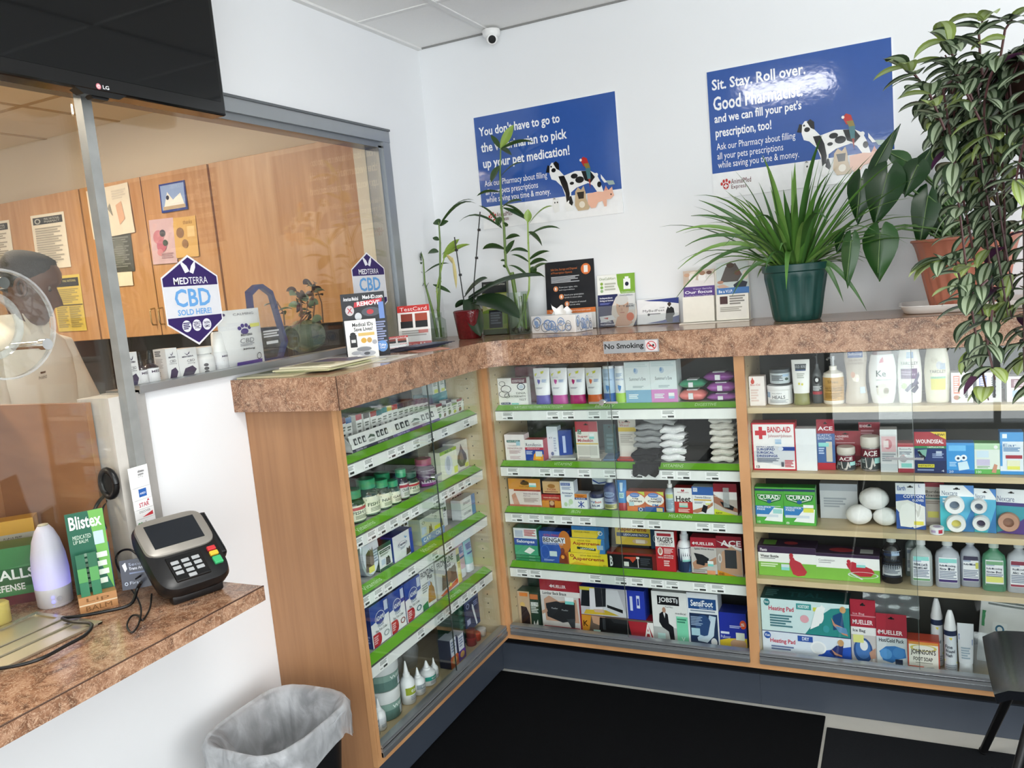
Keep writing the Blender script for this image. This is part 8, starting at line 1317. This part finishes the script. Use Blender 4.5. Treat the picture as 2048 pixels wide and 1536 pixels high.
# row of goods on the window sill
ZW = 1.4768
WL = 'p 2f2550 4 0 60 0 90 26 70 40 30 34;p e9e9ee 36 82 30 92 44 88 50 80;p 2f2550 34 84 50 80 64 90 60 82 48 77;b 20 70 80 75 3a3050 MEDTERRA;'
def sillbox(ext, d, extra, label): carton('L', ZW, ext, d, 'e3e3e6', 'r 0 0 100 100 f0f0f2;'+WL+extra, 'white_carton', label, 'box', dep=-.045, sideart='l 12 76 60 94 3 6a6a70;l 12 40 70 70 7 b9b9be;l 20 8 40 30 4 8a8a90')
sillbox((-1.6988,-1.6605,1.4730,1.5778), .05, 't 30 52 80 60 5a5a64 CBD;t 30 46 80 50 5a5a64 500mg', 'white carton with a purple leaf, beside the window post on the sill')
sillbox((-1.5610,-1.5193,1.4806,1.5733), .05, 't 26 56 80 64 5a5a64 CBD;t 20 50 84 54 5a5a64 1000mg', 'tall white carton with a purple leaf, after the two dropper bottles')
sillbox((-1.5177,-1.4452,1.4831,1.5665), .06, 't 44 54 84 62 5a5a64 CBD;t 44 46 84 51 5a5a64 25mg', 'wider white carton with a large purple leaf, before the white pill bottle')
for ext, lab_ in (((-1.6622,-1.6282,1.4820,1.5737), 'dropper bottle with a black bulb, touching the first white carton'), ((-1.6269,-1.5838,1.4830,1.5752), 'dropper bottle with a black bulb, touching the tall white carton')):
    y0, y1, z0, z1 = ext; bottle('L', ZW, (y0, y1, ZW, z1), [(0, 92), (3, 100), (50, 100), (60, 50), (64, 40)], M('231c2c', .12, spec=.7), 'dropper_bottle', lab_, 'bottle', 'dropper bottles on the sill', caprings=[(62, 52), (74, 52), (75, 34), (96, 26), (100, 14)], capmat=M('141414', .4), lab=(5, 48, 2.5, 'r 0 0 100 100 ececf0;p 4a3a86 0 0 100 0 100 30 0 66;b 24 70 76 86 3a3050 MED'), ry=1, dep=-.04)
bottle('L', ZW, (-1.4274,-1.3542,1.4821,1.5623), PILL, M('eeeeef', .3), 'pill_bottle', 'white pill bottle with a white cap among the sill goods', 'bottle', None, caprings=[(74, 84), (75, 88), (98, 88), (100, 82)], capmat=M('f2f2f2', .35), lab=(5, 55, 2.5, 'r 0 0 100 100 eaeaec;e 30 60 8 12 3a3a44;e 30 34 8 12 3a3a44;e 30 10 8 10 3a3a44;p 3a2f6a 70 0 100 0 100 60 84 40'), ry=1, dep=-.045)
bottle('L', ZW, (-1.3604,-1.2980,1.4792,1.6028), [(0, 90), (2, 96), (46, 100), (50, 96)], M('e6e6e8', .3), 'lotion_pump', 'tall white lotion bottle with a purple leaf and a blunt white cap', 'bottle', None, caprings=[(48, 92), (52, 92), (94, 78), (97, 70), (100, 60)], capmat=M('f1f1f2', .3), lab=(2, 46, 2.6, 'r 0 0 100 100 eaeaee;p 5a4a9a 10 20 40 60 80 60 96 20 60 4;p 3a2f6a 30 14 60 50 86 40 84 16;b 34 76 70 86 4a4460 MED'), ry=.8, dep=-.05)
y0, y1, z0, z1 = -1.3307,-1.1393,1.4859,1.6668; W_ = (y1-y0)/2; mb = MB(); Hh = z1-ZW; rows = []
for i in range(11): rows.append([(-W_+2*W_*j/10, -.022*math.sin(PI*j/10)**.7*math.sin(PI*min(1, .12+.88*(1-i/10)**.8)), Hh*i/10) for j in range(11)])
PM = M('e8e8ea', .35, var=.03, bump=.3, scale=40); mb.sheet(rows, PM); mb.sheet([[(x, -y*.6, z) for x, y, z in r][::-1] for r in rows], PM)
t = mb.build('treat_pouch', smooth=70, loc=(-.06, (y0+y1)/2, ZW), rz=PI/2); tag(t, 'white stand-up pouch with a purple paw print on the sill', 'pouch')
fp = lambda u, v, n: (-W_+u, -.022*max(0, math.sin(PI*u/(2*W_)))**.7*math.sin(PI*min(1, .12+.88*(1-v/Hh)**.8))-.0012-n, v)
mb = MB(); mb.art('e 12 93 3 2.4 4a3a6a;t 30 90 80 94 7a7a84 CALMING;e 48 62 9 5 4a3a80;e 37 68 4 3.4 4a3a80;e 44 72 4 3.4 4a3a80;e 53 72 4 3.4 4a3a80;e 60 68 4 3.4 4a3a80;r 62 68 92 74 e6e47a;b 38 54 66 58 4a4a54 MEDTERRA;t 36 42 70 50 8a8a92 CBD;l 36 36 70 41 2 a9a9b0;b 42 29 72 33 3a3a44 300mg;r 30 0 92 10 5a3f9a;o 84 16 6 6 .8 3a3a44', fp, 2*W_, Hh, strips=8, eps=.00015); mb.build('printed_front', t)
# cut-glass award and the jar with cuttings
y0, y1, z0, z1 = -1.1431,-0.9766,1.4939,1.7455; t = empty('glass_award', (-.10, (y0+y1)/2, ZW), PI/2); tag(t, 'blue-edged clear crystal award between the pouch and the green jar', 'award'); W_ = (y1-y0)/2; Hh = z1-ZW
BE = thin_glass('blue_crystal', (.30, .36, .72), .8, .35, (.06, .09, .30)); O = [(-.55, .03), (-1, .28), (-.93, .92), (-.45, 1), (-.1, 1), (.45, .9), (1, .22), (.6, .03)]; I = [(a*.84, .04+(b-.03)*.93) for a, b in O]; mb = MB()
for i in range(8):
    j = (i+1) % 8; P = [(O[i][0]*W_, O[i][1]*Hh), (O[j][0]*W_, O[j][1]*Hh), (I[j][0]*W_, I[j][1]*Hh), (I[i][0]*W_, I[i][1]*Hh)]; mb.prism(P, -.011, .011, BE, 'y')
mb.build('bevelled_edge', t); mb = MB(); mb.prism([(a*W_, b*Hh) for a, b in I], -.009, .009, thin_glass('crystal', (.96, .97, .98), 1.0, .03), 'y')
mb.art('l 34 20 70 26 1 d9d9dc;l 28 30 76 40 3 c9c9cc', flat((-W_, -.0095, 0), (1, 0, 0), (0, 0, 1), (0, -1, 0)), 2*W_, Hh); mb.build('crystal_body', t); mb = MB(); mb.box(-W_*.7, W_*.7, -.03, .03, 0, .03*Hh, BE, .002); mb.build('foot', t)
c = (-0.1300, -0.7944, 1.4686); t = empty('cutting_jar', (-.17, c[1], ZW-.0)); tag(t, 'green glass jar lying on its side with purple-leaved cuttings growing from it', 'plant in jar')
GG = thin_glass('green_glass', (.58, .70, .57), 1.6, .2, (.30, .42, .30)); mb = MB(); n = 24; rows = []
for (x, r) in ((-.085, .02), (-.08, .056), (-.03, .064), (.04, .06), (.07, .045), (.085, .045), (.086, .038)): rows.append([(x*.5+r*.0, r*math.cos(2*PI*i/n), .064+r*math.sin(2*PI*i/n)) for i in range(n)])
mb.sheet(rows, GG, True); mb.v = [(y, -x*1.6, z) for x, y, z in mb.v]; mb.build('jar', t, smooth=60); mb = MB(); mbs = MB(); PL = M('4b3a3a', .4, var=.3, scale=25); PL2 = M('7d8a6c', .4, var=.3, scale=25)
for (sx, sy, ex, ey) in ((650, 960, 590, 780), (760, 1000, 770, 740), (770, 900, 740, 700), (865, 950, 855, 640), (945, 940, 880, 640), (760, 940, 830, 780), (700, 980, 850, 860)):
    A = Vector(sill_pt(sx, sy)); B_ = Vector(sill_pt(ex, ey)); o_ = Vector((-.17, c[1], ZW)); mbs.tube([A-o_, (A+B_)/2-o_+Vector((.01, .004, 0)), B_-o_], [.003, .0025, .002], M('6a4a38', .5), 6)
    for k in range(5): a = k*1.3+sx; blade(mb, B_-o_-Vector((0, 0, .012*k)), (math.cos(a)*.6, math.sin(a), .25), random.uniform(.035, .055), random.uniform(.013, .02), (PL, PL2)[k % 2], 1.0, .3, 6, wid=lens, roll=random.uniform(-1.2, 1.2))
mbs.build('stems', t, smooth=60); mb.build('leaves', t, smooth=80)

# ================================================================== the worker behind the pane
hc = Vector((-0.8888, -1.3688, 1.8044))
Fd = Vector((.95, .31, 0)).normalized(); Rd = Vector((Fd.y, -Fd.x, 0)); FZ = .2505
foot = Vector((hc.x, hc.y, FZ))-Fd*.11
def J(f, r, z): return foot+Fd*f+Rd*r+Vector((0, 0, z))
pts = []; edg = []; rad = []
def jn(p, r, parent=None):
    pts.append(tuple(p)); rad.append(r); k = len(pts)-1
    if parent is not None: edg.append((parent, k))
    return k
dz = hc.z-FZ-1.586
pel = jn(J(0, 0, .92), .135); sp = jn(J(.0, 0, 1.10), .115, pel); ch = jn(J(.02, 0, 1.27), .13, sp); nb = jn(J(.045, 0, 1.40), .062, ch); nt_ = jn(J(.085, 0, 1.50), .056, nb)
for s in (1, -1):
    hip = jn(J(0, .09*s, .86), .095, pel); kn = jn(J(.03, .1*s, .48), .06, hip); an = jn(J(-.01, .1*s, .10), .042, kn); jn(J(.06, .105*s, .045), .038, an); jn(J(.16, .11*s, .035), .032, len(pts)-1)
    sh = jn(J(.02, .165*s, 1.345), .062, ch); el = jn(J(.09, .23*s, 1.08), .045, sh); wr = jn(J(.31, .13*s, 1.06), .027, el); pm = jn(J(.37, .115*s, 1.055), .030, wr)
    for k, (r_, L) in enumerate(((.028, .066), (.010, .076), (-.009, .072), (-.026, .056))):
        a = jn(J(.405, .11*s+r_, 1.052), .0095, pm); b2_ = jn(J(.405+L*.55, .11*s+r_*1.15, 1.046), .0088, a); jn(J(.405+L, .11*s+r_*1.2, 1.028), .0075, b2_)
    th = jn(J(.365, .115*s-.036*s, 1.05), .0105, pm); jn(J(.40, .115*s-.056*s, 1.045), .009, th)
me = bpy.data.meshes.new('person_skeleton'); me.from_pydata(pts, edg, []); so = bpy.data.objects.new('person_skeleton', me); COL.objects.link(so)
md = so.modifiers.new('skin', 'SKIN'); so.modifiers.new('sub', 'SUBSURF').levels = 2
for i, v in enumerate(me.skin_vertices[0].data): v.radius = (rad[i], rad[i]); v.use_root = (i == 0)
dg = bpy.context.evaluated_depsgraph_get(); dg.update(); ev = bpy.data.meshes.new_from_object(so.evaluated_get(dg))
SKIN = M('5f3d2a', .45, var=.1, scale=25); mb = MB(); mb.add([tuple(v.co) for v in ev.vertices], [tuple(p.vertices) for p in ev.polygons], SKIN)
bpy.data.objects.remove(so); bpy.data.meshes.remove(me); bpy.data.meshes.remove(ev)
HP = [(-.122, .048, .012, .024), (-.112, .074, .03, .042), (-.095, .084, .045, .054), (-.078, .083, .055, .060), (-.062, .087, .062, .063), (-.045, .086, .070, .066), (-.028, .087, .076, .068), (-.01, .086, .084, .070), (.01, .083, .090, .072), (.028, .081, .095, .0735), (.045, .089, .099, .0745), (.062, .092, .1, .0745), (.082, .086, .098, .072), (.1, .072, .088, .064), (.113, .052, .070, .050), (.122, .028, .042, .028), (.126, .006, .01, .006)]
PI_ = Matrix.Rotation(.36, 3, 'Y')
Fh = Vector((.74, .67, 0)).normalized(); Rh = Vector((Fh.y, -Fh.x, 0))
def HW(x, y, z): v = PI_ @ Vector((x, y, z)); return hc+Fh*v.x-Rh*v.y+Vector((0, 0, v.z))
def hp(z, a, f, b, w_, off=0):
    ca, sa = math.cos(a), math.sin(a); x = (f if ca > 0 else b)*math.copysign(abs(ca)**.9, ca); y = w_*math.copysign(abs(sa)**.85, sa); g = lambda c, s: math.exp(-((z-c)/s)**2); ga = math.exp(-(min(abs(a), 2*PI-abs(a))/.17)**2)
    x += ga*(.030*g(-.026, .016)+.016*g(.0, .02)+.006*g(-.066, .008)+.005*g(-.083, .008)-.004*g(-.075, .005)+.004*g(-.105, .012))
    e = math.exp(-((min(abs(a), 2*PI-abs(a))-.42)/.17)**2); x -= .011*e*g(.02, .012); x += .004*e*g(.046, .01)
    n = Vector((x, y, 0)); n = n.normalized() if n.length > 1e-6 else n
    return x+n.x*off, y+n.y*off, z+(off if z > .09 else 0)
seg = 48; rows = [[tuple(HW(*hp(z, 2*PI*i/seg if i <= seg/2 else 2*PI*i/seg-2*PI, f, b, w_))) for i in range(seg)] for z, f, b, w_ in HP]
mb.sheet(rows, SKIN, True); mb.poly(rows[0][::-1], SKIN)
for s in (1, -1):
    c = HW(.061, .031*s, .02); mb.ball(tuple(c), .0125, M('8f867c', .3), 10, 8); c = HW(.0715, .032*s, .016); mb.ball(tuple(c), .006, M('1a1210', .15), 8, 6)
    E = []
    for k in range(13):
        a = 2*PI*k/12; E.append(tuple(HW(-.008+.016*math.cos(a)-.006*math.sin(a), (.074+.008*(1-math.cos(a))*.4)*s, .002+.029*math.sin(a))))
    mb.tube(E, .0062, SKIN, 6, False); mb.ball(tuple(HW(-.006, .073*s, .0)), (.012, .006, .02), SKIN, 8, 6)
mb.tube([tuple(HW(.088, y, -.0735-.25*abs(y)**1.2)) for y in (-.022, -.011, 0, .011, .022)], .0022, M('2a1812', .5), 6)
for s in (1, -1): mb.tube([tuple(HW(.084-.35*abs(y), y, .049-.12*abs(y))) for y in (.016*s, .030*s, .044*s)], .0032, M('17100d', .8), 6)
t = mb.build('person', smooth=80); tag(t, 'person in a cream white coat looking down behind the counter pane, short greying hair', 'person')
HAIR = M('3d3a38', .85, spec=.3, var=.8, scale=220, bump=1); mb = MB(); rows = []
for z, f, b, w_ in HP[6:]:
    row = []
    for i in range(seg):
        a = 2*PI*i/seg; a = a if a <= PI else a-2*PI; lim = 2.2 if z < .0 else 1.75 if z < .03 else 1.45 if z < .06 else 1.25 if z < .08 else .95 if z < .09 else .7 if z < .105 else .0
        off = .007 if abs(a) >= lim+.2 else max(-.0025, .007-(lim+.2-abs(a))*.03); row.append(tuple(HW(*hp(z, a, f, b, w_, off))))
    rows.append(row)
mb.sheet(rows, HAIR, True); mb.poly(rows[-1], HAIR); mb.build('hair', t, smooth=80)
CO = M('f3ecdf', .7, var=.05, scale=10, bump=.25); mb = MB(); rows = []
for z, rx, ry, df in ((.50, .175, .235, 0), (.75, .17, .23, 0), (.95, .165, .215, .0), (1.1, .155, .21, .01), (1.22, .152, .213, .02), (1.30, .142, .214, .025), (1.36, .118, .198, .03), (1.40, .092, .15, .035), (1.425, .075, .092, .045), (1.45, .068, .074, .052), (1.47, .074, .08, .055)):
    row = []
    for i in range(36):
        a = 2*PI*i/36; w_ = 1+.02*math.sin(4*a+z*9)+.012*math.sin(9*a); row.append(tuple(J(df+rx*w_*math.cos(a), ry*w_*math.sin(a), z)))
    rows.append(row)
mb.sheet(rows, CO, True)
for s in (1, -1):
    P = [J(.03, .06*s, 1.345), J(.03, .12*s, 1.35), J(.03, .185*s, 1.325), J(.045, .215*s, 1.22), J(.085, .24*s, 1.08), J(.15, .215*s, 1.06), J(.23, .17*s, 1.062), J(.30, .135*s, 1.062)]; mb.tube([tuple(p) for p in P], [.02, .055, .076, .074, .07, .064, .056, .05], CO, 18, True)
coat = mb.build('white_coat', t, smooth=80)
mb = MB(); 
for s in (1, -1): mb.sheet([[tuple(J(.118+.012*k*(1-k/4)-.052*(k/4)*0+.0, s*(.012+.055*u*(1-.25*k)), 1.46-.055*k+.01*u)) for u in (0, .5, 1)] for k in range(4)], CO)
mb.build('lapels', coat, smooth=60)
mb = MB(); f = lambda u, v, n: tuple(J(.185+.001+n-.9*max(0, u-.02)**1.5*2, .125-u, 1.235+v)); mb.art('l 20 60 80 96 1 6a4a2c;t 4 10 96 46 6a4a2c PHARMACIST', f, .075, .03, strips=4); mb.build('embroidery', coat)
